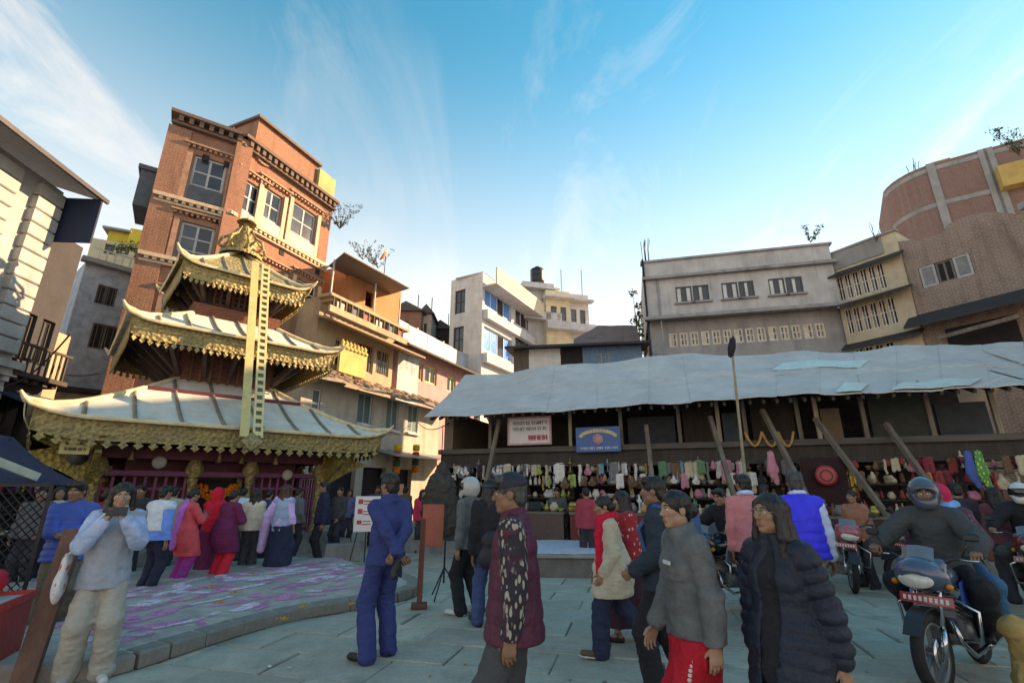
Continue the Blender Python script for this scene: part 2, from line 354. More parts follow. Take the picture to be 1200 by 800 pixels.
# ================================================================== ground
g = MB().box(-90, 90, -30, 150, -.3, 0).build('ground', M_EARTH); tag(g, kind='structure')
A = R(-14); ca, sa = math.cos(A), math.sin(A)
meshes = []
for k in range(6):
    L, W = (.988, .588); m = MB(); b = .014; n = 3
    top = [(x * (L / 2 - b) * 1.0, y * (W / 2 - b), .035 + random.uniform(-.002, .002)) for x, y in ((-1, -1), (1, -1), (1, 1), (-1, 1))]
    mid = [(x * L / 2 + random.uniform(-.008, .0) * x, y * W / 2 + random.uniform(-.01, 0) * y, .022) for x, y in ((-1, -1), (1, -1), (1, 1), (-1, 1))]
    bot = [(p[0], p[1], -.02) for p in mid]
    m.add(top + mid + bot, [(0, 1, 2, 3)] + [(4 + i, 4 + (i + 1) % 4, (i + 1) % 4, i) for i in range(4)] + [(8 + i, 8 + (i + 1) % 4, 4 + (i + 1) % 4, 4 + i) for i in range(4)])
    meshes.append(m.mesh('paving_slab', M_SLAB))
near = []
for r in range(-24, 46):
    for c in range(-16, 20):
        lx, ly = c * 1.0 + (.5 if r % 2 else 0) + random.uniform(-.012, .012), r * .6
        x, y = lx * ca - ly * sa, lx * sa + ly * ca + 1.6
        if y < -11 or y > 21 or abs(x) > (1.25 * y + 2.5 if y > 1.5 else 13): continue
        near.append((math.hypot(x, y - 1) + (100 if y < 1.5 else 0), x, y))
near.sort(); rest = []
for i, (d, x, y) in enumerate(near):
    rz = A + R(random.uniform(-.5, .5)); tl = (R(random.uniform(-.35, .35)), R(random.uniform(-.3, .3)), rz)
    if i < 300:
        link('paving_slab', meshes[i % 6], g, (x, y, random.uniform(-.004, .004)), tl)
    else: rest.append((x, y, tl, i))
m = MB()
for x, y, tl, i in rest:
    me = meshes[i % 6]; T = Matrix.Translation((x, y, random.uniform(-.004, .004))) @ Euler(tl).to_matrix().to_4x4()
    m.add([v.co for v in me.vertices], [tuple(p.vertices) for p in me.polygons], 0, False, T)
tag(m.build('paving_slabs_beyond', M_SLAB, g), kind='stuff')
# ------------------------------------------------------------------ low stone platform with powder drawing in front of the temple
edge = [atZ(x, y, .035) for x, y in ((90, 800), (150, 785), (235, 756), (330, 728), (420, 713), (470, 704), (492, 694), (478, 684), (430, 670), (400, 663))]
back = [Vector((-4.3, 12.0, .035)), Vector((-6.9, 10.4, .035)), Vector((-8.6, 8.5, .035)), Vector((-5.2, 4.6, .035))]
outl = [Vector((p.x, p.y, 0)) for p in edge + back]
def smooth_poly(P, it=2):
    for _ in range(it):
        Q = []
        for i in range(len(P)): a, b = P[i], P[(i + 1) % len(P)]; Q += [a * .75 + b * .25, a * .25 + b * .75]
        P = Q
    return P
op = smooth_poly(outl); ctr = sum(op, Vector()) / len(op)
m = MB(); n = len(op); hz = .17
ins = [p + (ctr - p).normalized() * .03 for p in op]
m.add([(p.x, p.y, 0) for p in op] + [(p.x, p.y, hz - .03) for p in op] + [(p.x, p.y, hz) for p in ins],
      [(i, (i + 1) % n, n + (i + 1) % n, n + i) for i in range(n)] + [(n + i, n + (i + 1) % n, 2 * n + (i + 1) % n, 2 * n + i) for i in range(n)] + [tuple(range(2 * n, 3 * n))])
M_PLAT = mat('platform_stone', (.46, .375, .33), .85, .25, 5., .4, 30., dirt=.5, dirtc=(.10, .08, .08))
plat = m.build('temple_platform', M_PLAT); tag(plat, kind='structure')
M_KERB = mat('kerb_stone', (.25, .22, .19), .85, .3, 5., .4, 30., dirt=.5)
for i in range(0, n - 3, 2):        # kerb stones along its visible edge
    a, b = op[i], op[(i + 2) % n]
    if i > 30: break
    d = (b - a); T = Matrix.Rotation(math.atan2(d.y, d.x), 4, 'Z')
    k = MB().cbox((0, 0, 0), (d.length - .02, .24, hz - .02), None, 0, .02)
    o = k.build('kerb_stone', M_KERB, plat, tuple((a + b) / 2 + (ctr - (a + b) / 2).normalized() * .04 + Vector((0, 0, hz / 2 + .022))), (R(random.uniform(-1.5, 1.5)), R(random.uniform(-1, 1)), math.atan2(d.y, d.x)))
def powder(name, c, thr):
    t = NT(name); v = t.co(); n1 = t.noise(v, 9, 6, .7); n2 = t.noise(v, 60, 3, .6); n3 = t.noise(v, 2.2, 4, .6)
    a = t.math('MULTIPLY', t.rng(n1, thr, thr + .14), t.rng(n3, .30, .50)); a = t.math('MULTIPLY', a, t.rng(n2, .25, .5, .3, 1))
    t.l(t.mix(t.rng(n1, .4, .7), sc3(c, .8), sc3(c, 1.1)), t.b.inputs['Base Color']); t.b.inputs['Roughness'].default_value = 1
    t.l(a, t.b.inputs['Alpha']); return t.m
M_PINK = powder('pink_powder', (.95, .26, .46), .31); M_WPOW = powder('white_powder', (.95, .64, .74), .33)
def stroke(mb, pts, w, z):
    P = [Vector(p) for p in pts]; L = []; Rr = []
    for i, p in enumerate(P):
        d = (P[min(i + 1, len(P) - 1)] - P[max(i - 1, 0)]).normalized(); nn = Vector((-d.y, d.x, 0)); ww = w * random.uniform(.6, 1.15)
        L.append((p.x + nn.x * ww, p.y + nn.y * ww, z)); Rr.append((p.x - nn.x * ww, p.y - nn.y * ww, z))
    mb.grid([Rr, L], 0, False)
fp = Frame(atZ(150, 760, hz), atZ(410, 690, hz))
for name, mt, cnt, seed, zoff in (('pink_powder_drawing', M_PINK, 95, 3, .004), ('white_powder_drawing', M_WPOW, 50, 5, .0075)):
    rn = random.Random(seed); mb = MB()
    for k in range(cnt):
        row = rn.choice((.45, .95, 1.55, 2.2, 2.8)); u = rn.uniform(.3, 5.6) * (1 - row * .06); v0 = row + rn.uniform(-.18, .18) + u * .03
        pts = []; ang = rn.uniform(0, 6.28); cx_, cy_ = u, v0; bend = rn.uniform(-2.6, 2.6); Ln = rn.uniform(.25, .7)
        for j in range(7):
            wp = fp.world(cx_, cy_); pts.append((wp.x, wp.y, 0)); cx_ += math.cos(ang) * Ln / 6 * 1.5; cy_ += math.sin(ang) * Ln / 6 * .8; ang += bend / 6
        stroke(mb, pts, rn.uniform(.05, .10), hz + zoff + .00003 * k)
    o = mb.build(name, mt, plat)
M_ORG = mat('marigold', (.80, .30, .02), .8, .3, 8.)
for x, y in ((545, 232), (820, 302), (895, 252), (530, 170), (780, 115), (1115, 240), (700, 120), (620, 190)):     # marigold petals on the platform
    p = atZ(100 + x / 3.53, 640 + y / 3.53, hz); mb = MB()
    for k in range(9):
        a = random.uniform(0, 6.28); rr = random.uniform(0, .09); q = (p.x + rr * math.cos(a), p.y + rr * math.sin(a), hz + .012)
        mb.cbox(q, (.03, .022, .008), Euler((random.uniform(-.4, .4), random.uniform(-.4, .4), a)).to_matrix().to_4x4())
    tag(mb.build('scattered_petals', M_ORG, plat), kind='stuff')
# ================================================================== market arcade
fm = Frame((-2.55, 14.0), (10.25, 9.46)); UM = 14.3
mk = froot(fm, 'market_house', 'long low market house with sagging grey sheet roof and dark timber gallery', 'building')
eave_px = [(497, 488), (560, 486), (640, 482), (700, 478), (760, 473), (810, 471), (860, 467), (910, 463), (960, 461), (1010, 461), (1050, 459), (1105, 456), (1160, 453), (1200, 450)]
rid_px = [(545, 440), (600, 436), (650, 430), (700, 426), (760, 418), (800, 417), (860, 416), (910, 415), (960, 414), (1000, 412), (1050, 408), (1100, 405), (1150, 403), (1200, 403)]
rows = []
for (ex, ey), (rx, ry) in zip(eave_px, rid_px):
    eu, ez = fm.px(ex, ey, 0); ru, rz_ = fm.px(rx, ry, 4.2); rows.append((eu, ez, ru, rz_))
rows.append((UM + .3, rows[-1][1] + .02, UM + .6, rows[-1][3] + .02))
def roof_pt(s, v):
    i = min(int(s), len(rows) - 2); f = s - i; a, b = rows[i], rows[i + 1]
    e = [a[k] + (b[k] - a[k]) * f for k in range(4)]
    u = e[0] + (e[2] - e[0]) * v; z = e[1] + (e[3] - e[1]) * v - .10 * math.sin(math.pi * v) + .05 * math.sin(s * 2.3 + v * 3) * v + .015 * math.sin(s * 5.1 + 7 * v)
    return (u, v * 4.2, z)
NS = len(rows) - 1
for i in range(NS):                 # the sheets of the roof, one lapping over the next
    for vv, (va, vb) in enumerate(((0, .52), (.5, 1.0))):
        P = [[roof_pt(i + a / 8 * 1.0, va + (vb - va) * b / 7) for b in range(8)] for a in range(9)]
        P = [[(p[0], p[1], p[2] + (.02 if vv else 0) + (.016 if i % 2 else 0) + random.uniform(-.006, .006)) for p in r] for r in P]
        MB().slab(P, .02).build('roof_sheet', M_TARP, mk)
rk = MB()
P = [[(p[0], 4.2 + k * 4, p[2] - k * 2.4) for k in (0, .5, 1)] for p in [roof_pt(s / 2, 1) for s in range(2 * NS + 1)]]
rk.slab(P, .03).build('rear_roof', M_TARP, mk)
M_PATCH = mat('pale_sheet_patch', (.50, .60, .55), .35, .2, 4., .1, 20., spec=.6)
for x0, y0, x1, y1 in ((905, 430, 1008, 436), (1047, 449, 1138, 458), (982, 452, 1008, 461)):   # translucent pale roof sheets
    def rp(x, y):
        best = None
        for s in range(0, NS * 10):
            for v in range(0, 21):
                q = roof_pt(s / 10, v / 20); w = fm.world(q[0], q[1], q[2]); d = w - Vector((0, 0, CAM_H)); dc = d.y * CP + d.z * SP
                X = 600 + FPX * d.x / dc; Yp = 400 - FPX * (d.z * CP - d.y * SP) / dc; e = (X - x) ** 2 + (Yp - y) ** 2
                if best is None or e < best[0]: best = (e, s / 10, v / 20)
        return best[1], best[2]
    s0, v0 = rp(x0, y1); s1, v1 = rp(x1, y0)
    P = [[roof_pt(s0 + (s1 - s0) * a / 6 + .25 * (b / 4), v0 + (max(v1, v0 + .16) - v0) * b / 4) for b in range(5)] for a in range(7)]
    MB().slab([[(p[0], p[1], p[2] + .06) for p in r] for r in P], .012).build('roof_sheet', M_PATCH, mk)
Zb0, Zb1 = 2.28, 2.72                # gallery beam
mb = MB(); mb.box(.1, UM, .95, 1.25, Zb0, Zb1 - .14); mb.build('gallery_beam', M_WOODD, mk)
MB().box(.05, UM, .85, 1.30, Zb1 - .136, Zb1).build('gallery_rail', wood('worn_rail', (.10, .085, .075), axis=0), mk)
MB().box(.0, UM, .88, 1.0, Zb0 - .1, Zb0 - .003).build('beam_moulding', wood('worn_rail2', (.07, .055, .05), axis=0), mk)
MB().box(.2, UM, 1.2, 4.4, Zb0 - .02, Zb0 + .08).build('gallery_floor', M_WOODD, mk)
MB().box(.3, UM, 4.2, 4.4, 0, 5.4).build('rear_wall', mat('dark_rear_wall', (.06, .055, .055), .95, .4), mk)  # even dark base colour for the wall behind the gallery
MB().box(.0, .3, 1.3, 4.2, 0, 3.9).build('end_wall', plaster('ochre_end_wall', (.22, .17, .12), .7), mk)
gal_px = (575, 668, 727, 795, 841, 872, 935, 957, 1012, 1090, 1168)
for k, x in enumerate(gal_px):       # gallery posts
    u = fm.px(x, 490, 1.08)[0]; MB().beam((u, 1.08, Zb1), (u, 1.08, 3.75), .09, .09).build('gallery_post', [M_WOODM, M_WOODL, M_WOODM][k % 3], mk)
for k in range(12):                  # shop front posts below
    u = .3 + k * 1.25; MB().beam((u, 1.1, 0), (u, 1.1, Zb0 - .1), .14, .14).build('shop_post', M_WOODD, mk)
mb = MB()
for k in range(50):
    u = .2 + k * .28; mb.beam((u, .05, 3.42 + .1), (u, 4.1, 5.2), .06, .08)
mb.build('rafters', M_WOODD, mk)
for k, (x0, x1) in enumerate(((735, 790), (800, 836), (846, 868), (880, 930), (962, 985), (1020, 1085), (1098, 1160))):   # gallery back boards
    u0, u1 = fm.px(x0, 490, 2.2)[0], fm.px(x1, 490, 2.2)[0]
    MB().box(u0, u1, 2.2, 2.26, Zb1 - .3, 3.6 + .5 * (k % 2)).build('gallery_board', [mat('slate_board', (.045, .06, .075), .7), M_WOODD, mat('blue_board', (.06, .09, .12), .7), M_WOODD, mat('ply_board', (.26, .19, .13), .8), mat('green_board', (.06, .075, .07), .8)][k % 6], mk)
for xt, yt, xb, yb in ((585, 492, 563, 600), (757, 498, 769, 600), (832, 488, 866, 600), (893, 480, 955, 600), (955, 490, 1037, 600), (1038, 496, 1112, 600)):   # raking timber props, foot on the paving
    u1, z1 = fm.px(xt, yt, .82); u1, z1 = fm.px(xt, yt, .78)
    foot = None
    for q in np.linspace(.8, 3.0, 300):       # run the line on until its foot stands in front of the plinth
        uu, zz_ = fm.px(xt + (xb - xt) * q, yt + (yb - yt) * q, -.72)
        if zz_ < .05: foot = (uu, -.72, zz_); break
    a = Vector((u1, .78, z1)); b = Vector(foot)
    o = MB().beam(tuple(b), tuple(a), .10, .09).build('timber_prop', M_WOODM, mk)
# stepped plinth of the market with a cloth-covered vending tray
MB().box(0, UM, -.6, 4.2, 0, .34).build('plinth', M_STONE, mk)
# ================================================================== temple
TA = atZ(30, 480, 3.0); TB = atZ(450, 512, 3.0); ft = Frame(TA, TB); CU = 3.70
tp = froot(ft, 'pagoda_temple', 'three tiered pagoda temple with gilt fringed eaves and grey metal roofs', 'temple')
M_TROOF = mat('temple_roof_sheet', (.62, .61, .55), .6, .18, 2.2, .2, 14., dirt=.45, dirtc=(.34, .31, .24), metal=.08)
M_RIB = mat('roof_rib', (.20, .19, .16), .6, .3, 4., .3, 20., metal=.2)
M_TIP = mat('cream_tip', (.62, .52, .32), .5, .3, 6., .2, 20.)
M_TBRK = brick('temple_brick', (.26, .09, .06), (.20, .06, .045), (.13, .08, .065))
def side_T(k, half):                 # k quarter turns about the temple axis (local)
    return Matrix.Translation((CU, CU, 0)) @ Matrix.Rotation(k * math.pi / 2, 4, 'Z') @ Matrix.Translation((-half, -half, 0))
def tier(half, z0, D, rise, up, nstr, vh, teeth, lip=.05, mroof=M_TROOF, mfr=M_BRASS):
    W = 2 * half
    def zf(u, v):
        c = min(u, W - u); e = max(0, 1 - c / (half * .34)); vv = v / D
        return z0 + rise * (vv * .72 + .28 * vv * vv) + up * e ** 3 * (1 - vv) ** 2
    for k in range(4):
        T = side_T(k, half)
        for j in range(nstr):
            ua, ub = W * j / nstr, W * (j + 1) / nstr; P = []
            for a in range(5):
                u = ua + (ub - ua) * a / 4; vm = max(.002, min(D, u, W - u)); P.append([tuple(T @ Vector((u, vm * b / 6, zf(u, vm * b / 6)))) for b in range(7)])
            MB().slab(P, .03).build('roof_panel', mroof, tp)
        for j in range(1, nstr):
            u = W * j / nstr; vm = min(D, u, W - u)
            MB().tube([T @ Vector((u, vm * b / 6, zf(u, vm * b / 6) + .01)) for b in range(7)], .045, 6).build('roof_rib', M_RIB, tp)
        MB().tube([T @ Vector((D * b / 8, D * b / 8, zf(D * b / 8, D * b / 8) + .02)) for b in range(9)], .065, 6).build('hip_rib', M_TIP, tp)
        # upturned corner tip
        c0 = Vector((0, 0, zf(0, 0))); pts = []
        for b in range(7): s = b / 6; pts.append(T @ (c0 + Vector((-.13 * s, -.13 * s, up * .55 * s * s + .05 * s))))
        MB().tube(pts, [.075 - .055 * b / 6 for b in range(7)], 7).build('corner_tip', M_TIP, tp)
        # lip strip and gilt fringe
        n = 24; mb = MB(); P = [[], [], []]
        for a in range(n + 1):
            u = W * a / n
            for q, (dy, dz) in enumerate(((-.03, .01), (-.045, -.03), (-.02, -.07))): P[q].append(tuple(T @ Vector((u, dy, zf(u, 0) + dz))))
        mb.grid(P, 0); mb.build('eave_lip', M_TIP, tp)
        mb = MB(); top = []; bot = []
        for a in range(n + 1):
            u = .1 + (W - .2) * a / n; z = zf(u, 0) - .06; top.append(tuple(T @ Vector((u, .10, z)))); bot.append(tuple(T @ Vector((u, .13, z - vh))))
        mb.grid([bot, top], 0, False); mb.grid([[tuple(Vector(p) + (T.to_3x3() @ Vector((0, .03, 0)))) for p in top], [tuple(Vector(p) + (T.to_3x3() @ Vector((0, .03, 0)))) for p in bot]], 0, False)
        mb.build('fringe_band', mfr, tp)
        nt = int(W / teeth); mb = MB()
        for a in range(nt):
            u = .15 + (W - .3) * (a + .5) / nt; z = zf(u, 0) - .06 - vh + .01; w = teeth * .36
            mb.ext([(u - w * .5, z), (u + w * .5, z), (u + w * .5, z - vh * .12), (u + w, z - vh * .18), (u + w * .4, z - vh * .30), (u, z - vh * .40), (u - w * .4, z - vh * .30), (u - w, z - vh * .18), (u - w * .5, z - vh * .12)], .115, .145, 0, T)
        mb.build('fringe_pendants', mfr, tp)
        # dark soffit rafters
        mb = MB()
        nr = int(W / .28)
        for a in range(nr):
            u = .2 + (W - .4) * (a + .5) / nr; vm = min(D, u, W - u) * .98
            if vm > .3: mb.beam(T @ Vector((u, .16, zf(u, .16) - .20)), T @ Vector((u, vm, zf(u, vm) - .22)), .07, .07)
        mb.build('rafters', M_WOODD, tp)
    return zf
tier(3.70, 2.98, 2.55, 1.42, .20, 9, .40, .26)
tier(2.56, 5.46, 1.75, 1.02, .17, 8, .40, .17)
tier(1.74, 7.52, 1.70, 1.42, .20, 6, .38, .15, mroof=goldm('gilt_roof', (.52, .44, .22), .45, .5), mfr=M_GOLD)
def core(half, z0, z1, m, name): return MB().box(CU - half, CU + half, CU - half, CU + half, z0, z1).build(name, m, tp)
core(1.15, 4.0, 6.6, M_TBRK, 'middle_storey'); core(.80, 6.2, 7.95, M_WOODD, 'upper_storey')
for k in range(4):                   # raking struts under the two upper roofs
    for half, z0, r0, r1, h0, nn in ((2.56, 5.46, 1.16, 2.25, 4.55, 5), (1.74, 7.52, .82, 1.5, 6.7, 4)):
        T = Matrix.Translation((CU, CU, 0)) @ Matrix.Rotation(k * math.pi / 2, 4, 'Z')
        for j in range(nn):
            x = -r0 + 2 * r0 * j / (nn - 1); x2 = x * 1.5
            MB().beam(T @ Vector((x, -r0, h0)), T @ Vector((x2, -r1, z0 - .02)), .10, .14).build('roof_strut', wood('strut_wood', (.075, .045, .04)), tp)
    T = Matrix.Translation((CU, CU, 0)) @ Matrix.Rotation(k * math.pi / 2, 4, 'Z')
    for half, zz0, zz1 in ((1.15, 4.35, 5.2), (.80, 6.75, 7.4)):          # latticed window bands
        mb = MB()
        for x in np.linspace(-half * .8, half * .8, 9): mb.box(x - .03, x + .03, -half - .09, -half - .05, zz0, zz1, 0, T)
        for z in np.linspace(zz0, zz1, 5): mb.box(-half * .85, half * .85, -half - .05, -half - .003, z - .03, z + .03, 0, T)
        mb.build('lattice_window', wood('lattice_wood', (.13, .06, .045)), tp)
    mb = MB(); mb.box(-1.25, 1.25, -1.28, -1.153, 4.2, 4.32, 0, T); mb.box(-1.25, 1.25, -1.25, -1.153, 5.2, 5.30, 0, T); dentils(mb, -1.2, 1.2, 5.32, .16, .08, .07, .12, 0)
    mb.v[-8 * max(1, int(2.4 / .16)):] = [tuple(T @ (Vector(v) + Vector((0, -1.155, 0)))) for v in mb.v[-8 * max(1, int(2.4 / .16)):]]
    mb.build('string_course', wood('course_wood', (.22, .10, .075), axis=0), tp)
# ground storey: pillars, beams, sanctum
core(1.9, 0, 4.0, M_MAROON, 'sanctum_wall')
MB().box(.55, 6.85, .55, 6.85, 0, .32).build('temple_step', M_STONE, tp); MB().box(.95, 6.45, .95, 6.45, .32, .5).build('temple_step', M_STONE, tp)
for k in range(4):
    T = Matrix.Translation((CU, CU, 0)) @ Matrix.Rotation(k * math.pi / 2, 4, 'Z')
    mb = MB(); mb.box(-2.5, 2.5, -2.52, -2.35, 2.25, 2.5, 0, T); mb.build('lintel_beam', M_MAROON, tp)
    mb = MB(); mb.box(-2.45, 2.45, -2.5, -2.38, 1.88, 1.99, 0, T); mb.build('lintel_beam', mat('purple_paint', (.16, .03, .10), .6), tp)
    for x in (-2.4, -.62, .62, 2.4):
        mb = MB(); mb.lathe([(.15, .5), (.15, .6), (.10, .66), (.09, 1.0), (.13, 1.08), (.085, 1.16), (.08, 1.7), (.12, 1.78), (.10, 1.86), (.19, 1.94), (.2, 2.05), (.12, 2.25)], 14, T @ Matrix.Translation((x, -2.43, 0)))
        mb.build('pillar', M_GOLD, tp)
    for sx in (-1, 1):                # triangular gilt brackets
        poly = [(sx * 2.42, 1.62), (sx * 2.42, 2.72), (sx * 3.05, 2.72), (sx * 3.65, 2.62), (sx * 3.2, 2.42), (sx * 3.72, 2.28), (sx * 3.1, 2.0)]
        if sx < 0: poly = poly[::-1]
        b = MB().ext(poly, -2.56, -2.46, 0, T).build('gilt_bracket', goldm('ochre_gilt', (.50, .38, .11), .55, .35), tp)
        m2 = MB(); m2.lathe([(.0, 0), (.16, .0), (.18, .02), (.0, .03)], 14, T @ Matrix.Translation((sx * 2.78, -2.56, 2.25)) @ Matrix.Rotation(R(90), 4, 'X')); m2.build('medallion', mat('slate_inlay', (.10, .11, .12), .5), b)
    # doorway with garlands, lattice panels between pillars
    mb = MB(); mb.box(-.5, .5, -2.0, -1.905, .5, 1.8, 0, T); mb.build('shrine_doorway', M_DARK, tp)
    mb = MB()
    for x in (-.5, .5): mb.box(x - .06, x + .06, -2.06, -2.003, .5, 1.86, 0, T)
    mb.box(-.62, .62, -2.07, -2.003, 1.86, 2.0, 0, T); mb.build('door_surround', M_BRASS, tp)
    mb = MB(); rn = random.Random(k)
    for j in range(120):
        x = rn.uniform(-.48, .48); z = 1.32 + rn.uniform(0, .28) - .12 * math.cos(x * 9); mb.cbox(tuple(T @ Vector((x, -2.10 + rn.uniform(-.03, .03), z))), (.055, .055, .05), Euler((rn.random(), rn.random(), rn.random())).to_matrix().to_4x4())
    tag(mb.build('marigold_garland', mat('garland_orange', (.85, .20, .02), .8, .35, 9.), tp), kind='stuff')
    for xa, xb in ((-2.3, -.75), (.75, 2.3)):
        mb = MB()
        for x in np.linspace(xa, xb, 9): mb.box(x - .025, x + .025, -2.4, -2.36, .5, 1.86, 0, T)
        for z in (.9, 1.3, 1.6): mb.box(xa, xb, -2.355, -2.33, z - .03, z + .03, 0, T)
        mb.build('pillar_grille', mat('magenta_grille', (.20, .04, .11), .6), tp)
    for x, z, r in ((-1.35, 2.18, .14), (1.5, 1.95, .13)):
        mb = MB(); mb.lathe([(0, 0), (r, 0), (r * 1.05, .03), (r * .7, .05), (0, .06)], 16, T @ Matrix.Translation((x, -2.525, z)) @ Matrix.Rotation(R(90), 4, 'X')); mb.build('wall_plaque', mat('pale_plaque', (.38, .35, .33), .5), tp)
    for x in (-1.9, -.2, .3, 1.1):
        mb = MB(); mb.lathe([(0, .19), (.02, .18), (.035, .12), (.045, .05), (.08, 0), (.0, .0)], 10, T @ Matrix.Translation((x, -2.75, 2.2))); mb.tube([T @ Vector((x, -2.75, 2.38)), T @ Vector((x, -2.75, 2.75))], .006, 5); mb.build('hanging_bell', M_BRASS, tp)
# pinnacle
mb = MB(); Tp = Matrix.Translation((CU, CU, 8.85))
mb.lathe([(.62, -.12), (.60, 0), (.46, .06), (.5, .14), (.34, .2), (.40, .36), (.42, .46), (.30, .56), (.16, .62), (.22, .70), (.20, .78), (.10, .86), (.14, .93), (.07, 1.0), (.09, 1.1), (.03, 1.3), (.0, 1.5)], 18, Tp)
mb.build('pinnacle', M_BRASS, tp)
for k in range(8):
    a = k * math.pi / 4; T = Tp @ Matrix.Rotation(a, 4, 'Z'); MB().tube([T @ Vector(p) for p in ((.45, 0, .05), (.70, 0, .18), (.62, 0, .42), (.36, 0, .62), (.20, 0, .95))], [.05, .06, .05, .04, .02], 6).build('serpent_finial', M_BRASS, tp)
mb = MB(); mb.lathe([(0, 1.36), (.2, 1.26), (.30, 1.16), (.27, 1.17), (.0, 1.3)], 14, Tp); mb.build('parasol_disc', M_GOLD, tp)
# gilt banner hanging from the pinnacle over the eaves
p0 = Vector((3.86, 1.70, ft.px(303, 308, 1.7)[1])); p1 = Vector((3.80, -.32, ft.px(289, 512, -.32)[1])); d = p1 - p0; L = d.length; zax = d.normalized(); xax = Vector((1, 0, 0)); xax = (xax - zax * xax.dot(zax)).normalized(); yax = zax.cross(xax)
TBn = Matrix((xax, yax, zax)).transposed().to_4x4(); TBn.translation = p0
mb = MB(); mb.box(-.24, -.05, -.02, .02, 0, L, 0, TBn); mb.build('banner_strip', mat('yellow_gilt', (.58, .46, .20), .5, .2, 5., .3, 30., metal=.25), tp)
mb = MB(); mb.box(.03, .075, -.02, .02, 0, L, 0, TBn); mb.box(.205, .25, -.02, .02, 0, L, 0, TBn)
for k in range(26): mb.box(.075, .205, -.018, .018, L * (k + .5) / 26 - .05, L * (k + .5) / 26 + .05, 0, TBn)
mb.build('banner_ladder', mat('pale_gilt', (.66, .54, .26), .5, .2, 5., .3, 30., metal=.25), tp)
MB().box(.075, .205, -.032, -.022, 0, L, 0, TBn).build('banner_backing', mat('slate_inlay', (.1, .11, .12)), tp)
mb = MB(); T = TBn @ Matrix.Translation((.02, 0, L + .1)) @ Matrix.Rotation(R(45), 4, 'Y'); mb.cbox((0, 0, 0), (.34, .05, .34), T, 0, .015); mb.cbox((0, 0, 0), (.2, .09, .2), T, 0, .015); mb.build('banner_pendant', M_BRASS, tp)
# board with two lines of lettering at the left of the eaves
u0, u1, z0, z1 = ft.rect(70, 514, 106, 532, .35)
sb = MB().box(u0, u1, .33, .37, z0, z1).build('temple_board', mat('yellow_board', (.52, .44, .20), .6), tp)
M_INK = mat('sign_ink', (.04, .035, .03), .8)
def scribble(root, u0, u1, z0, z1, y, m, rows_, n, seed=1, name='lettering', head=True):
    """lettering too small to read in the photograph: rows of short strokes hung from a head line"""
    rn = random.Random(seed); mb = MB(); h = (z1 - z0) / rows_
    for r in range(rows_):
        zb = z1 - (r + .82) * h; zt = z1 - (r + .22) * h; x = u0 + (u1 - u0) * rn.uniform(.02, .06)
        while x < u1 - (u1 - u0) * .06:
            wl_ = (u1 - u0) * rn.uniform(.10, .22); xe = min(x + wl_, u1 - (u1 - u0) * .03); t = h * .09
            if head: mb.box(x, xe, y - .004, y, zt - t, zt)
            c = x
            while c < xe - .01:
                cw = (u1 - u0) / n; mb.box(c + cw * .6, c + cw * .6 + t * .9, y - .0035, y, zb, zt - t)
                k = rn.random()
                if k < .7: mb.box(c + cw * .1, c + cw * .6, y - .003, y, zb + (zt - zb) * rn.uniform(.2, .6), zb + (zt - zb) * rn.uniform(.2, .6) + t)
                if k > .4: mb.box(c + cw * .15, c + cw * .15 + t * .8, y - .003, y, zb + (zt - zb) * .3, zt - (zt - zb) * .3)
                c += cw
            x = xe + (u1 - u0) * .03
    return tag(mb.build(name, m, root), kind='stuff')
scribble(sb, u0 + .05, u1 - .05, z0 + .04, z1 - .03, .33, M_INK, 2, 16, 3)
# ================================================================== left plaster building
Pc = atY(75, 226, 13.0); p0 = atZ(0, 172, Pc.z); p0 = Pc + (p0 - Pc) * 2.0
fl = Frame(p0, Pc); W = fl.w; ZT = Pc.z
lb = froot(fl, 'plaster_house', 'pale plaster house with blocky pilasters and overhanging tin roof', 'building')
M_LPL = plaster('pale_stucco', (.36, .37, .36), .45); M_NAVY = corrugated('navy_sheet', (.006, .020, .055), .18, .0, .85, .0)
mb = MB(); lw = [(W - 3.6, W - 2.7, 6.3, 8.6), (W - 6.2, W - 5.2, 6.3, 8.6), (W - 3.4, W - 2.5, 2.9, 4.6)]
wall(mb, 0, W, 0, ZT, lw); shell(mb, 0, W, 0, ZT - .02, 8); mb.build('wall', M_LPL, lb)
for r in lw: window(lb, r, M_WOODM, M_GLASSD, 1, 1, .09, .1)
for uu in (W - .95, W - 2.35, W - 4.6):
    mb = MB()
    for k in range(12): mb.cbox((uu + .45, -.10, 5.35 + k * .42), (.82, .2, .39), None, 0, .03)
    mb.build('pilaster', M_LPL, lb)
mb = MB(); mb.box(-.2, W + .12, -.32, .0, 4.75, 4.95); mb.box(-.2, W + .08, -.2, 0, 4.55, 4.75); dentils(mb, 0, W, 4.4, .3, .16, .14, .16); mb.build('cornice', M_LPL, lb)
mb = MB()
for k in range(10): mb.cbox((W - .5, -.06, .3 + k * .42), (.8, .12, .39), None, 0, .03)
mb.build('pilaster', M_LPL, lb)
mb = MB(); mb.slab([[(u, -1.15, ZT - .10), (u, 4, ZT + 1.5)] for u in (-1, W + .25)], .06); mb.build('roof', corrugated('tin_roof', (.10, .10, .11)), lb)
MB().box(-1, W + .25, -1.2, -1.12, ZT - .20, ZT - .07).build('gutter', M_IRON, lb)
# navy sheet-clad jetty beyond the corner
u0 = W + .02; u1 = fl.px(119, 280)[0]; za = fl.px(119, 318)[1]
MB().box(W + .02, W + .08, -1.15, -.02, za, ZT - .16).build('hanging_end_sheet', M_NAVY, lb)
MB().box(W + .0, W + .30, -.02, 2.0, za + .2, ZT - .1).build('end_post', M_DARKPL if False else M_WOODD, lb)
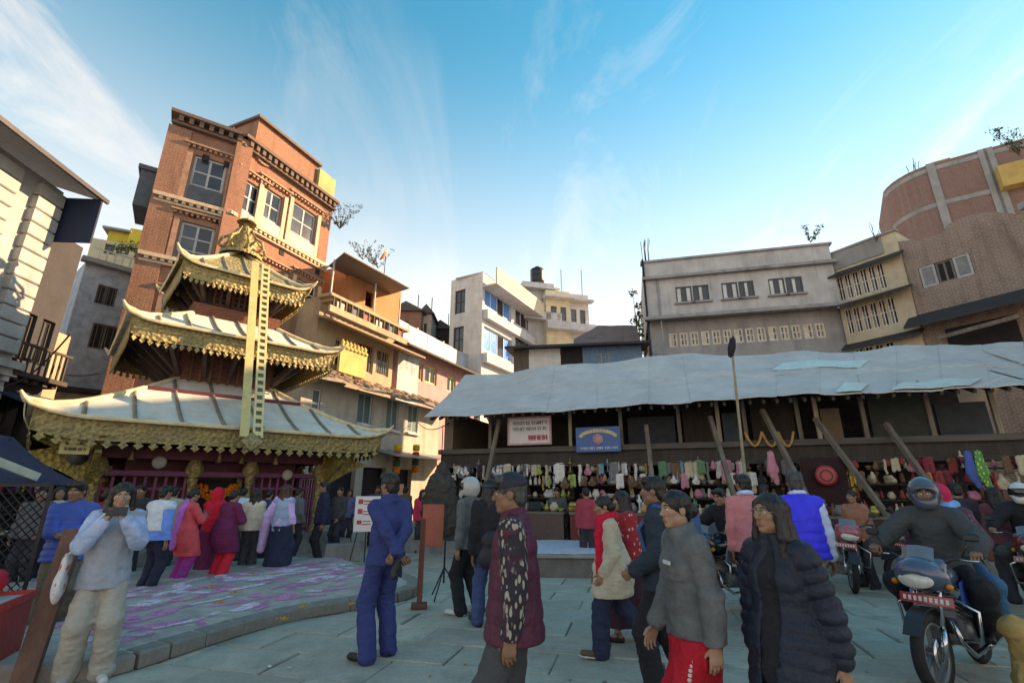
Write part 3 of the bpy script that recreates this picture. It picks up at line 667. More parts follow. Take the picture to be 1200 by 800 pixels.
# dark timber house under / behind the jetty
fd = Frame(fl.world(W + .02, .35), fl.world(W + 6, .35))
dh = froot(fd, 'timber_house', 'dark narrow timber house squeezed behind pale plaster house', 'building')
M_DARKPL = plaster('dark_plaster', (.05, .05, .055), .6); M_BEIGE = plaster('beige_plaster', (.42, .33, .23), .4)  # dark base colour, chosen because the timber house stands in the sun
mb = MB(); ow = [(.25, .75, 5.2, 6.6), (.95, 1.4, 5.2, 6.6), (.3, 1.3, 2.9, 4.3)]; wall(mb, 0, 1.6, 0, za + .6, ow); shell(mb, 0, 1.6, 0, za + .6, 5); mb.build('wall', M_DARKPL, dh)
for r in ow: window(dh, r, M_WOODD, M_GLASSD, 1, 0, .07)
mb = MB(); mb.box(-.1, 1.7, -.6, .0, 4.62, 4.75); dentils(mb, 0, 1.6, 4.5, .3, .15, .12, .45); mb.build('balcony_floor', M_WOODD, dh)
mb = MB()
for k in range(8): mb.box(k * .21, k * .21 + .05, -.58, -.54, 4.75, 5.5)
mb.box(-.05, 1.65, -.6, -.52, 5.5, 5.57); mb.build('balcony_rail', M_WOODD, dh)
MB().box(1.605, 2.2, .1, 4, 0, 6.4).build('side_bay', M_BEIGE, dh)
mb = MB(); mb.slab([[(u, -1.6, 3.7), (u, 0, 4.3)] for u in (-.2, 2.0)], .05); mb.build('lean_to_roof', M_NAVY, dh)
# ------------------------------------------------------------------ blue-grey stucco house across the lane
q0 = atY(92, 380, 19.0); q1 = atY(160, 380, 20.5); fb = Frame(q0, q1)
bh = froot(fb, 'stucco_house', 'blue grey pebbledash house seen between timber house and temple', 'building')
M_PEB = mat('pebbledash', (.38, .43, .48), .95, .35, 3., .8, 60., dirt=.3)
Zt = fb.px(125, 312)[1]; ow = [fb.rect(112, 335, 137, 358), fb.rect(105, 380, 138, 410)]
ow = [(a, b, c, d) for a, b, c, d in ow]
mb = MB(); wall(mb, -.3, fb.w, 0, Zt, ow); shell(mb, -.3, fb.w, 0, Zt, 4); mb.build('wall', M_PEB, bh)
for r in ow: window(bh, r, M_WOODM, M_GLASSD, 1, 0, .07, bars=4)
mb = MB(); mb.box(-.5, fb.w + .2, -.35, 0, Zt - .1, Zt + .1); mb.build('roof_slab', M_CONC, bh)
mb = MB(); mb.box(-.6, fb.w + .3, -1.4, 0, 5.3, 5.36); mb.build('awning', M_IRON, bh)
for k in range(3): MB().beam((.4 + k, -1.3, 3.4), (.7 + k * .8, -.1, 5.0), .06, .06).build('awning_brace', M_WHITE, bh)
mb = MB()
for k in range(9): mb.cbox((k * .28, -.18, Zt + .35), (.05, .05, .5))
mb.box(-.2, 2.4, -.2, -.16, Zt + .6, Zt + .65); mb.build('roof_railing', M_WHITE, bh)
# yellow house far behind
q0 = atY(116, 290, 30); q1 = atY(166, 290, 31); fy = Frame(q0, q1); yh = froot(fy, 'yellow_house', 'yellow painted house with roof terrace beyond the lane', 'building')
Zt = fy.px(140, 268)[1]; zk = fy.px(140, 284)[1]; M_YEL = plaster('yellow_wash', (.62, .46, .07), .25)
ow = [fy.rect(122, 286, 134, 298), fy.rect(140, 286, 150, 298)]
mb = MB(); wall(mb, -.5, fy.w, 0, zk, ow); shell(mb, -.5, fy.w, 0, zk, 5); mb.build('wall', plaster('cream_wash', (.5, .45, .3), .4), yh)
for r in ow: window(yh, r, M_WOODM, M_GLASSD, 1)
mb = MB(); mb.box(.2, fy.w * .62, .3, 4, zk, Zt - .15); mb.box(fy.w * .62, fy.w, .0, 4, zk, Zt + .2); mb.build('stair_tower', M_YEL, yh)
MB().box(-.1, fy.w * .66, -.1, 4, Zt - .15, Zt).build('tower_slab', M_CONC, yh)
# ================================================================== brick building: two facades
Kc = Vector((-12.61, 18.96)); ZB = 17.3
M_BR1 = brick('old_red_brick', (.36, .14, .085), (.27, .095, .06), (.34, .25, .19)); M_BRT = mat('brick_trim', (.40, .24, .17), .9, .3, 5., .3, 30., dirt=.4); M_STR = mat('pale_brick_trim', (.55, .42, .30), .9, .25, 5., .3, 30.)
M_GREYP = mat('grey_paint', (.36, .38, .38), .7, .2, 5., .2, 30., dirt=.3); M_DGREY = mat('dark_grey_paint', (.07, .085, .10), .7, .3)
fR = Frame(Kc, (-10.37, 24.33)); ang = R(34); fL = Frame((Kc.x - 5 * math.cos(ang), Kc.y - 5 * math.sin(ang)), Kc)
bb = empty('brick_tenement', (Kc.x, Kc.y, 0), 0, 'tall red brick tenement with grey casements towering behind the temple', 'building')
def sub(f, name='facade'):
    e = bpy.data.objects.new(name, None); return e
def brick_wing(f, u0, u1, ops, name):
    mb = MB(); wall(mb, u0, u1, 0, ZB, ops, 0, .22); o = mb.build(name, M_BR1, bb); o.location = (f.o[0] - Kc.x, f.o[1] - Kc.y, 0); o.rotation_euler = (0, 0, f.a); return o
uL = fL.px(172, 280)[0]; uL1 = 5.0
opsL = [fL.rect(222, 185, 263, 238), fL.rect(207, 262, 249, 312), fL.rect(190, 350, 232, 396)]
wL = brick_wing(fL, uL, uL1, opsL, 'front_wall')
uR1 = fR.w; opsR = [fR.rect(281, 212, 303, 268), fR.rect(305, 222, 329, 276), fR.rect(340, 242, 369, 296), fR.rect(282, 310, 330, 350), fR.rect(345, 330, 370, 365)]
wR = brick_wing(fR, 0, uR1, opsR, 'side_wall')
# body behind
P_ = [fL.world(uL, 0), Vector((Kc.x, Kc.y, 0)), fR.world(uR1, 0), fR.world(uR1, 7), fL.world(uL, 7.5)]
mb = MB(); n = len(P_); vs_ = [(p.x - Kc.x, p.y - Kc.y, 0) for p in P_] + [(p.x - Kc.x, p.y - Kc.y, ZB - .02) for p in P_]
mb.add(vs_, [tuple(range(n, 2 * n)), (2, 3, 8, 7), (3, 4, 9, 8), (4, 0, 5, 9)]); mb.build('rear_walls', M_BR1, bb)
for w_, ops, f in ((wL, opsL, fL), (wR, opsR, fR)):
    for r in ops:
        window(w_, r, M_GREYP, [M_GLASS, M_GLASSD], 1, 2, .10, .12, proud=.02)
        a, b, c, d = r; h = d - c
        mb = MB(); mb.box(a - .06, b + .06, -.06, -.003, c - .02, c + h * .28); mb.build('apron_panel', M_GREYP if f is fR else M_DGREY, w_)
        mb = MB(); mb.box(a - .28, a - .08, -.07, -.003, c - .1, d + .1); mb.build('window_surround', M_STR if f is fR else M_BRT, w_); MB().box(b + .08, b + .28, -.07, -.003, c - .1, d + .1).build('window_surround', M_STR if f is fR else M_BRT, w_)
        mb = MB(); mb.box(a - .45, b + .45, -.20, -.003, d + .38, d + .46); dentils(mb, a - .4, b + .4, d + .26, .2, .1, .1, .14); mb.build('window_hood', M_BRT, w_)
    u0, u1 = (uL, 5.0) if f is fL else (0, uR1)
    for x, y in ((250, 248), (190, 305)):
        z = fL.px(x, y)[1]
        mb = MB(); mb.box(u0 - .15, u1 + (.12 if f is fL else 0), -.26, -.003, z, z + .16); mb.box(u0 - .1, u1 + .06, -.15, -.003, z - .22, z - .12); dentils(mb, u0, u1, z - .12, .26, .14, .12, .22); mb.build('string_course', M_STR, w_)
    mb = MB(); mb.box(u0 - .2, u1 + .1, -.42, .5, ZB - .02, ZB + .14); mb.box(u0 - .1, u1 + .05, -.24, -.003, ZB - .42, ZB - .30); dentils(mb, u0, u1, ZB - .30, .34, .17, .28, .34); mb.build('roof_cornice', mat('sooty_brick', (.15, .10, .08), .9), w_)
    for k in range(5):
        z = 4 + k * 2.9
        for u in (u0 + .5, (u0 + u1) / 2, u1 - .5): MB().box(u - .13, u + .13, -.03, .0, z, z + .3).build('wall_vent', M_DARK, w_)
mb = MB(); mb.box(-.35, .35, -.2, .25, 0, ZB - .05, 0, Matrix.Rotation((fL.a + fR.a) / 2, 4, 'Z')); mb.build('corner_pier', M_BR1, bb)
mb = MB(); u0 = fL.px(176, 280)[0]; mb.box(u0 - .3, u0 + .55, -.12, -.003, 0, ZB - .5); o = mb.build('end_pier', M_BR1, wL)
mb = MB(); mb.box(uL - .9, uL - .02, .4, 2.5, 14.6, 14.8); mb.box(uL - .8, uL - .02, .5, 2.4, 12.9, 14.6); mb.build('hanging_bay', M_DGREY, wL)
# carved flower ornament under the cornice
mb = MB()
for k in range(14):
    a = k * .449; mb.cbox((fR.px(308, 187)[0] + .35 * math.cos(a), -.06, fR.px(308, 187)[1] + .25 * math.sin(a)), (.14, .1, .14))
mb.build('brick_ornament', M_BRT, wR)
# set-back top storey
u0, u1 = fR.px(300, 160, 1.2)[0], fR.px(372, 200, 1.2)[0]; zt = fR.px(313, 147, 1.2)[1]
tb = MB(); tb.box(u0, u1, 1.2, 5, ZB, zt); tb.build('top_storey', M_BR1, wR); MB().box(u0 - .15, u1 + .15, 1.0, 5.1, zt, zt + .15).build('top_slab', mat('sooty_brick', (.15, .1, .08)), wR)
u2 = fR.px(392, 225, 1.0)[0]; MB().box(u1 + .02, u2, 1.0, 4, ZB - 1.2, fR.px(385, 205, 1.0)[1]).build('water_tower', plaster('ochre_render', (.42, .36, .17), .4), wR)
MB().beam((.0, 1.0, ZB), (.0, 1.0, ZB + 1.1), .05, .05).build('roof_rod', M_IRON, wR)
# ================================================================== terrace building with big tin canopy right of the brick tenement
f2 = Frame((-10.4, 20.6), (-10.4 + .4 * 10, 20.6 + .917 * 10))
tb_ = froot(f2, 'terrace_house', 'weathered terrace house with slanting tin canopy over its roof', 'building')
M_WORN = plaster('worn_ochre_plaster', (.40, .32, .22), .5); M_ORB = brick('orange_brick', (.60, .24, .10), (.50, .18, .08), (.45, .30, .20))
uA, uB = f2.px(372, 380)[0], f2.px(463, 390)[0]
zc1 = f2.px(420, 360)[1]; zc2 = f2.px(420, 388)[1]; zc3 = f2.px(430, 412)[1]; zt = f2.px(400, 345)[1]
ow = [f2.rect(418, 402, 438, 436), f2.rect(441, 410, 456, 440), f2.rect(392, 398, 410, 430)]
mb = MB(); wall(mb, uA, uB, 0, zt - .6, ow); shell(mb, uA, uB, 0, zt - .6, 6); mb.build('wall', M_WORN, tb_)
for r in ow: window(tb_, r, M_WOODL, M_GLASSD, 1, 1, .08, bars=5)
mb = MB(); mb.box(uA - .2, uB + .2, -.9, 0, zt - .75, zt - .6); dentils(mb, uA, uB, zt - .9, .24, .12, .14, .7); mb.build('upper_balcony', M_WORN, tb_)
mb = MB(); mb.box(uA - .2, uB + .2, -.9, -.78, zc2, zt - 1.25); mb.build('balcony_parapet', M_WORN, tb_)
mb = MB(); mb.slab([[(u, -1.3, zc2 - .45), (u, .0, zc2 - .05)] for u in np.linspace(uA - .3, uB + 1.5, 6)], .10); dentils(mb, uA - .3, uB + 1.4, zc2 - .66, .3, .14, .12, 0, -.9); mb.build('tiled_eave', mat('old_tile', (.30, .22, .16), .9, .4, 8., .5, 20.), tb_)
for k in range(14): MB().box(uA + k * (uB - uA) / 14, uA + k * (uB - uA) / 14 + .08, -.88, -.82, zt - 1.25, zt - .76).build('balcony_baluster', M_WOODD, tb_)
# upper brick room + canopy
uc0, uc1 = f2.px(410, 345, .8)[0], f2.px(470, 350, .8)[0]
mb = MB(); ow = [(uc0 + 1.3, uc0 + 2.0, zt + .5, zt + 1.5)]; wall(mb, uc0, uc1, zt - .6, zt + 2.6, ow, .8); shell(mb, uc0, uc1, zt - .6, zt + 2.6, 4, .8); mb.build('roof_room', M_ORB, tb_)
pA = f2.px(404, 295, -1.8); pB = f2.px(480, 337, -1.8); pC = f2.px(385, 311, 1.2); pD = f2.px(455, 345, 1.2)
mb = MB(); mb.slab([[(pA[0], -1.8, pA[1]), (pC[0], 1.2, pC[1])], [(pB[0], -1.8, pB[1]), (pD[0], 1.2, pD[1])]], .06); mb.build('tin_canopy', corrugated('canopy_tin', (.10, .105, .115), .12, .3, .6, .1), tb_)
for x in (388, 440, 470):
    u = f2.px(x, 340, -.8)[0]; MB().beam((u, -.8, zt - .6), (u, -.8, pA[1] - .05), .07, .07).build('canopy_post', M_GREYP, tb_)
for k in range(6):
    u = uA + .3 + k * 1.0; MB().box(u, u + .5, -.84, -.8, zt - 1.24, zt - .9).build('drying_cloth', mat('cloth_%d' % (k % 3), [(.5, .45, .36), (.12, .14, .2), (.4, .12, .1)][k % 3], .9), tb_)
# golden ornaments / yellow lit wall piece
u0, u1, z0, z1 = f2.rect(396, 412, 428, 440, -.6)
mb = MB(); mb.box(u0, u1, -.7, -.55, z0, z1); mb.build('yellow_parapet', plaster('sun_yellow_wash', (.52, .40, .16), .3), tb_)
mb = MB()
for k in range(7): T = Matrix.Translation((u0 + (u1 - u0) * (k + .5) / 7, -.62, z1)); mb.lathe([(.16, 0), (.2, .1), (.08, .22), (.12, .34), (.0, .5)], 8, T)
mb.build('parapet_urns', plaster('sun_yellow_wash', (.66, .5, .14), .3), tb_)
# satellite dish
dish = empty('satellite_dish', tuple(f2.world(f2.px(452, 299, 2)[0], 2, f2.px(452, 305, 2)[1])), R(-60), 'small orange satellite dish on mast above tin canopy', 'satellite dish')
mb = MB(); mb.lathe([(0, .0), (.2, .03), (.36, .10), (.48, .2), (.47, .22), (.2, .06), (0, .03)], 18, Matrix.Translation((0, 0, .3)) @ Matrix.Rotation(R(65), 4, 'X')); mb.build('reflector', mat('dish_orange', (.55, .24, .05), .5), dish)
mb = MB(); mb.tube([(0, 0, -1.2), (0, 0, .3)], .03, 6); mb.tube([(0, 0, .25), (0, -.4, .45)], .012, 5); mb.build('mast', M_IRON, dish)
# ------------------------------------------------------------------ white house with teal shutters (front row)
f1 = Frame((-8.6, 20.6), (-8.6 + .415 * 10, 20.6 + .91 * 10))
wh = froot(f1, 'shuttered_house', 'cream two storey house with teal shuttered windows and tiled eave', 'building')
M_CREAM = plaster('cream_plaster', (.44, .41, .35), .5)
uA, uB = f1.px(352, 470)[0], f1.px(514, 500)[0]; zE = f1.px(440, 462)[1]
ow = [f1.rect(419, 460, 436, 497), f1.rect(453, 467, 467, 504), f1.rect(478, 474, 490, 507), f1.rect(366, 455, 376, 480)]
mb = MB(); zd = 3.1; od = [(uA + 2.0 + k * 2.2, uA + 3.7 + k * 2.2, .1, 2.6) for k in range(int((uB - uA - 2) / 2.2))]
wall(mb, uA, uB, 0, zE, ow + od, 0, .3); shell(mb, uA, uB, 0, zE, 1.8); mb.build('wall', M_CREAM, wh)
for r in ow:
    w_ = window(wh, r, M_WHITE, M_TEAL, 1, 0, .07, .06, sill=M_WHITE); mb = MB(); a, b, c, d = r
    for k in range(14): z = c + .1 + (d - c - .2) * k / 14; mb.box(a + .08, b - .08, .065, .088, z, z + .05)
    mb.build('louvres', M_TEAL, w_)
for r in od:
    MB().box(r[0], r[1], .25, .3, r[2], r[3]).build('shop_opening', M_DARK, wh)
mb = MB(); P = [[(u, -1.05 + 2.2 * b / 5, zE - .1 + .95 * b / 5 + .04 * math.sin(u * 2.2)) for b in range(6)] for u in np.linspace(uA - .3, uB + .5, 16)]; mb.slab(P, .09); mb.build('tiled_roof', mat('old_tile_grey', (.24, .21, .18), .9, .4, 9., .6, 14., dirt=.5), wh)
rn = random.Random(4); mb = MB()
for k in range(160):
    u = rn.uniform(uA, uB + .4); b = rn.uniform(0, 1); mb.cbox((u, -1.0 + 2.1 * b, zE - .03 + .95 * b), (.2, .24, .05), Euler((R(23), rn.uniform(-.2, .2), rn.uniform(-.3, .3))).to_matrix().to_4x4())
tag(mb.build('loose_tiles', mat('tile_brown', (.26, .17, .12), .9, .4), wh), kind='stuff')
mb = MB(); mb.slab([[(u, -1.5, 3.15), (u, -.02, 3.5)] for u in (uA + 4.6, uB + .6)], .05); mb.build('shop_awning', corrugated('awning_tin', (.28, .32, .32), .12, .4), wh)
for k, x in enumerate((465, 487)):    # bright hanging garlands by the shop door
    u = f1.px(x, 540, -.7)[0]; z = f1.px(x, 525, -.7)[1]
    hg = empty('hanging_garland', tuple(f1.world(u, -.7, z)), f1.a, 'yellow red green and orange cloth garland hanging by cream house shop', 'garland', 'garlands by the cream house shop')
    for j, (c, n_) in enumerate((((.75, .42, .02), 'yellow'), ((.62, .05, .02), 'red'), ((.03, .16, .05), 'green'), ((.8, .2, .01), 'orange'))):
        mb = MB(); mb.lathe([(.0, -.36), (.17, -.34), (.19, -.2), (.17, -.02), (.0, 0)], 12, Matrix.Translation((0, 0, .2 - j * .37))); mb.build('garland_ball', mat('garland_' + n_, c, .85, .3, 8.), hg)
# ------------------------------------------------------------------ pink house and tin fence on its roof
uP0, uP1 = f2.px(466, 420)[0], f2.px(556, 455)[0]; zP = f2.px(510, 420)[1]
ph = froot(f2, 'pink_house', 'pink house with yellow framed windows behind the market roof', 'building')
ow = [f2.rect(481, 424, 496, 445), f2.rect(498, 429, 512, 450), f2.rect(524, 440, 534, 460)]
mb = MB(); wall(mb, uP0, uP1, 0, zP, ow); shell(mb, uP0, uP1, 0, zP, 5); mb.build('wall', plaster('pink_wash', (.48, .28, .28), .35), ph)
for r in ow: window(ph, r, mat('yellow_frame', (.52, .40, .12), .6), M_GLASSD, 1, 0, .14)
MB().box(uP0 + .02, uP0 + 2.2, -.05, -.003, 4, zP - .5).build('blue_bay', plaster('pale_blue_wash', (.42, .48, .50), .5), ph)
mb = MB(); mb.slab([[(u, -1.0, zP - .2), (u, 1.0, zP + .4)] for u in (uP0 - .3, uP1 + .4)], .12); mb.build('eave', mat('old_tile_dark', (.10, .085, .08), .9, .4), ph)
tf = froot(f2, 'tin_fence', 'pale corrugated tin fence along the pink house roof', 'fence')
uu = np.linspace(uP0 + .1, f2.px(570, 440, 1.2)[0] + 3, 16); zf0 = zP + .3
for k in range(15): MB().box(uu[k] + .01, uu[k + 1] - .01, 1.1 + .03 * (k % 2), 1.13 + .03 * (k % 2), zf0, zf0 + 1.75 + random.uniform(-.04, .08)).build('fence_panel', corrugated('pale_tin', (.46, .54, .58), .14, .12, .6, .15), tf)
for k in range(0, 16, 3): MB().beam((uu[k], 1.2, zf0 - .4), (uu[k], 1.2, zf0 + 1.9), .06, .06).build('fence_post', M_STEEL, tf)
# brick houses on the skyline behind terrace house
for i, (x0, x1, yt, yb, Y, m, lab) in enumerate(((455, 492, 365, 420, 40, M_BR1, 'small red brick house far behind the tin fence'), (492, 504, 368, 420, 41, M_CREAM, 'narrow cream house far behind the tin fence'), (503, 528, 386, 420, 44, M_DARKPL, 'low dark house far behind the tin fence'))):
    f = Frame(atY(x0, 400, Y), atY(x1, 400, Y)); z1 = f.px((x0 + x1) / 2, yt)[1]
    h = froot(f, 'distant_house', lab, 'building'); ow = [(f.w * .3, f.w * .6, z1 - 1.9, z1 - .9)]
    mb = MB(); wall(mb, 0, f.w, 0, z1, ow); shell(mb, 0, f.w, 0, z1, 5); mb.build('wall', m, h); window(h, ow[0], M_WOODD, M_GLASSD)
    mb = MB(); mb.ext([(-.3, z1), (f.w + .3, z1), (f.w * .5, z1 + .9)], -.3, 5); mb.build('roof', mat('old_tile_dark', (.1, .085, .08)), h)
    MB().beam((f.w * .8, 1, z1), (f.w * .8, 1, z1 + 2.0), .07, .07).build('roof_mast', M_IRON, h)
# ------------------------------------------------------------------ white modern building with blue glazing
Wc = atY(566, 318, 38.0); ZW = Wc.z; we = atZ(648, 378, ZW); wl_ = atZ(529, 329, ZW)
M_WB = plaster('white_render', (.60, .58, .55), .3); M_WBG = plaster('grey_white_render', (.52, .53, .55), .4)
wb = empty('white_building', (Wc.x, Wc.y, 0), 0, 'white modern building with bright blue glazed balconies and a flat roof', 'building')
fwl = Frame(wl_, Wc); fwr = Frame(Wc, we)
def wing(f, u0, u1, ztop, ops, name, m):
    mb = MB(); wall(mb, u0, u1, 0, ztop, ops, 0, .3); o = mb.build(name, m, wb); o.location = (f.o[0] - Wc.x, f.o[1] - Wc.y, 0); o.rotation_euler = (0, 0, f.a); return o
ol = [fwl.rect(533, 340, 545, 367), fwl.rect(531, 383, 543, 413), fwl.rect(531, 425, 543, 440)]
a = wing(fwl, 0, fwl.w, ZW, ol, 'end_wall', M_WB)
for r in ol: window(a, r, M_WOODD, M_GLASSD, 1, 1, .12)
orr = [fwr.rect(555.5 + 1, 343, 599, 376), fwr.rect(604, 355, 625, 385), fwr.rect(628, 372, 648, 398), fwr.rect(555.5, 387, 600, 414), fwr.rect(604, 398, 640, 420)]
uu = max(fwr.px(655, 390)[0], orr[2][1] + .4)
orr = [(max(.35, r[0]), r[1], r[2], r[3]) for r in orr]
b = wing(fwr, 0, uu, ZW, orr, 'side_wall', M_WBG)
for i, r in enumerate(orr): window(b, r, M_WHITE, [M_BLUEG, M_BLUEG, M_GLASSD, M_BLUEG] if i in (0, 3) else [M_GLASS, M_GLASSD], 3 if i in (0, 3) else 2, 0, .10, .16)
mb = MB(); mb.box(-.1, uu + 6, -1.5, .0, ZW - 1.5, ZW - 1.38); mb.build('eave_slab', M_WBG, b)
mb = MB(); mb.box(-.1, uu + 6, -1.5, -1.35, ZW - 1.38, ZW + .05); mb.build('roof_fascia', plaster('cream_fascia', (.66, .58, .42), .25), b)
mb = MB()
for z in (fwr.px(600, 382)[1], fwr.px(600, 422)[1] - .5): mb.box(.1, uu, -.5, -.003, z - .9, z - .1)
mb.build('balcony_front', M_WBG, b)
MB().box(.0, uu + 5, .0, 2.85, ZW - .1, ZW).build('roof_slab', M_WBG, b)
mb = MB(); mb.box(uu, uu + 6, .3, 2.8, 0, ZW - 1.6); mb.build('rear_wing', M_WBG, b)
# second block with terraces and water tank
f = Frame(atY(612, 350, 46), atY(692, 350, 48)); sb_ = froot(f, 'terraced_building', 'pale building with stepped roof terraces and black water tank', 'building')
for j, (x0, x1, yt, off) in enumerate(((613, 650, 331, 0), (640, 668, 341, -1.0), (664, 690, 345, -.4))):
    u0, u1 = f.px(x0, 370, off)[0], f.px(x1, 370, off)[0]; zt_ = f.px((x0 + x1) / 2, yt, off)[1]
    ow = [(u0 + (u1 - u0) * .2, u0 + (u1 - u0) * .45, zt_ - 3.4, zt_ - 1.7), (u0 + (u1 - u0) * .6, u0 + (u1 - u0) * .85, zt_ - 3.4, zt_ - 1.7)]
    mb = MB(); wall(mb, u0, u1, 0, zt_, ow, off, .3); shell(mb, u0, u1, 0, zt_, 5 + j, off); w_ = mb.build('block', [M_WBG, plaster('cream_fascia', (.66, .58, .42)), M_WB][j], sb_)
    for r in ow:
        MB().box(r[0], r[1], off + .2, off + .25, r[2], r[3]).build('pane', M_GLASS, w_)
    MB().box(u0 - .3, u1 + .3, off - .9, off - .003, zt_ - 1.0, zt_ - .8).build('canopy_slab', M_WB, w_); MB().box(u0 - .2, u1 + .4, off - 1.0, off - .003, zt_ - 4.4, zt_ - 3.6).build('balcony', M_WBG, w_)
u, z = f.px(630, 331, 1)
tk = empty('water_tank', tuple(f.world(u, 1, z)), 0, 'black plastic water tank on flat roof of terraced building', 'water tank')
mb = MB(); mb.lathe([(0, 1.75), (.3, 1.72), (.45, 1.6), (.7, 1.5), (.72, .9), (.70, .85), (.72, .8), (.72, .1), (.68, 0), (0, 0)], 20); mb.build('drum', mat('black_plastic', (.02, .022, .025), .45, .2), tk)
mb = MB(); mb.lathe([(.25, 1.7), (.27, 1.8), (.0, 1.84)], 14); mb.build('lid', mat('black_plastic', (.02, .022, .025)), tk)
for k in range(3):
    u, z = f.px((622, 658, 682)[k], 340, .5); MB().beam(tuple(f.world(u, .5, z - 1)), tuple(f.world(u, .5, z + 2.4)), .08, .08).build('roof_pole', M_STEEL); o = bpy.data.objects['roof_pole' if k == 0 else 'roof_pole.%03d' % k]; tag(o, 'thin steel pole on the roofs of the terraced building', 'pole', 'poles on the terraced building')
# ------------------------------------------------------------------ blue shed and brick roof between the white building and the grey block
f = Frame(atY(600, 425, 24.5), atY(762, 425, 23.5)); bs = froot(f, 'blue_shed', 'low shed with blue tin wall and dark roof behind market ridge', 'shed')
u0 = f.px(598, 420)[0]; zt = f.px(690, 405)[1]
for x0, x1, m in ((602, 620, M_BARK), (620, 657, M_WHITE), (657, 683, M_DARK), (683, 753, corrugated('blue_tin', (.09, .20, .31), .16, .25, .55, .2))):
    a, b = f.px(x0, 420)[0], f.px(x1, 420)[0]; MB().box(a, b - .02, 0, .1, 3, zt).build('wall_panel', m, bs)
for k in range(2): a = f.px(700 + k * 9, 418)[0]; window(bs, (a, a + .22, zt - .9, zt - .45), M_WOODL, M_DARK, 0, 0, .04, -.02)
mb = MB(); mb.slab([[(u, -.7, zt - .05), (u, 2.4, zt + .35)] for u in (u0 - .2, f.px(757, 410)[0] + .2)], .12); mb.build('roof', mat('black_roof', (.035, .035, .04), .8), bs)
a, b = f.px(672, 400, 2.5)[0], f.px(752, 400, 2.5)[0]
br = froot(f, 'brick_stack', 'rough brick roof mass heaped behind the blue shed', 'building')
P = [[(a + (b - a) * i / 10, 2.6 + 2 * j / 3, f.px(672 + 80 * i / 10, 402 - (5 + 16 * min(1, i / 4)) * j / 3, 2.6 + 2 * j / 3)[1] + random.uniform(-.06, .06)) for j in range(4)] for i in range(11)]
MB().slab(P, .4).build('brick_roof', brick('grey_brick', (.22, .15, .13), (.17, .11, .10), (.24, .20, .19)), br); MB().box(a, b, 2.7, 4.4, 0, P[0][0][2] - .1).build('brick_wall', brick('grey_brick', (.22, .15, .13), (.17, .11, .10), (.24, .20, .19)), br)
# ================================================================== grey concrete block
g0 = atY(753, 309, 25.0); ZG = g0.z; g1 = atZ(971, 287, ZG); fg = Frame(g0, g1)
gb = froot(fg, 'grey_block', 'long grey cement block with three window pairs above a band of pale casements', 'building')
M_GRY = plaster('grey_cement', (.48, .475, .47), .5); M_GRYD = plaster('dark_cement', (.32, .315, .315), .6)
zl = fg.px(860, 366)[1]; w1 = [fg.rect(x0, y0, x1, y1) for x0, y0, x1, y1 in ((792, 335, 811, 354), (812, 334, 831, 353), (846, 331, 865, 350), (866, 330, 884, 348), (901, 326, 920, 345), (921, 324, 941, 343))]
zw = (sum(r[2] for r in w1) / 6, sum(r[3] for r in w1) / 6); w1 = [(r[0], r[1], *zw) for r in w1]
mb = MB(); wall(mb, 0, fg.w, zl, ZG, w1); shell(mb, 0, fg.w, zl, ZG, 9); mb.build('upper_wall', M_GRY, gb)
zb = fg.px(860, 382)[1], fg.px(860, 399)[1]; n = 14; ua, ub = fg.px(782, 390, .5)[0], fg.px(968, 384, .5)[0]
w2 = [(ua + (ub - ua) * k / n + .06, ua + (ub - ua) * (k + 1) / n - .06, zb[1], zb[0]) for k in range(n)]
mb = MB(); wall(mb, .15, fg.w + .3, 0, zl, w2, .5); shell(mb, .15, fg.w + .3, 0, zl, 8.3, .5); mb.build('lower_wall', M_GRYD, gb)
M_PALEF = mat('pale_frame', (.62, .55, .46), .8, .25, 5., .3, 30., dirt=.4); M_BRNG = mat('brown_shutter', (.26, .20, .16), .8, .3)
for i, r in enumerate(w1): window(gb, r, M_DGREY, [M_WHITE, M_GLASSD] if i % 2 == 0 else [M_GLASSD, M_WHITE], 2, 0, .07, .05, sill=M_GRYD)
for i, r in enumerate(w2): window(gb, r, M_PALEF, [M_GLASSD, M_BRNG, M_PALEF] if i % 3 else [M_PALEF, M_GLASSD], 1, 1, .09, .52)
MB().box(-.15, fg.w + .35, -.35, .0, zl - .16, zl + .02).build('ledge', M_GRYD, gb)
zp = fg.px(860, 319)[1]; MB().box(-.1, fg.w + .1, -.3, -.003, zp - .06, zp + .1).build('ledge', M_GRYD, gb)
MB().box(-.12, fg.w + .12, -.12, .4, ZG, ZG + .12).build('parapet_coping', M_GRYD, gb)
for x0, x1, h in ((840, 866, .35), (885, 916, .55)):
    a, b = fg.px(x0, 295, 2)[0], fg.px(x1, 295, 2)[0]; MB().box(a, b, 2, 4, ZG, ZG + h + .35).build('roof_hut', M_GRY, gb); MB().box(a - .15, b + .15, 1.85, 4.1, ZG + h + .35, ZG + h + .45).build('hut_slab', M_GRYD, gb)
MB().tube([tuple(Vector((fg.px(777, 400, -.05)[0], -.08 + (.0), z))) for z in (3, ZG - 1)], .05, 6).build('downpipe', M_GRYD, gb)
MB().tube([(.0, -.12, 3), (.0, -.12, ZG + .2)], .06, 6).build('downpipe', M_IRON, gb)
def rods(f, x, y, n, h, label):
    u, z = f.px(x, y, 1.0); e = empty('starter_bars', tuple(f.world(u, 1.0, z)), f.a, label, 'rebar'); rn = random.Random(x)
    for k in range(n): a = (rn.uniform(-.3, .3), rn.uniform(-.3, .3)); MB().tube([(a[0], a[1], -.2), (a[0] * 1.1, a[1], h * .6), (a[0] * 1.4 + .05, a[1], h * rn.uniform(.8, 1.1))], .018, 5).build('bar', M_IRON, e)
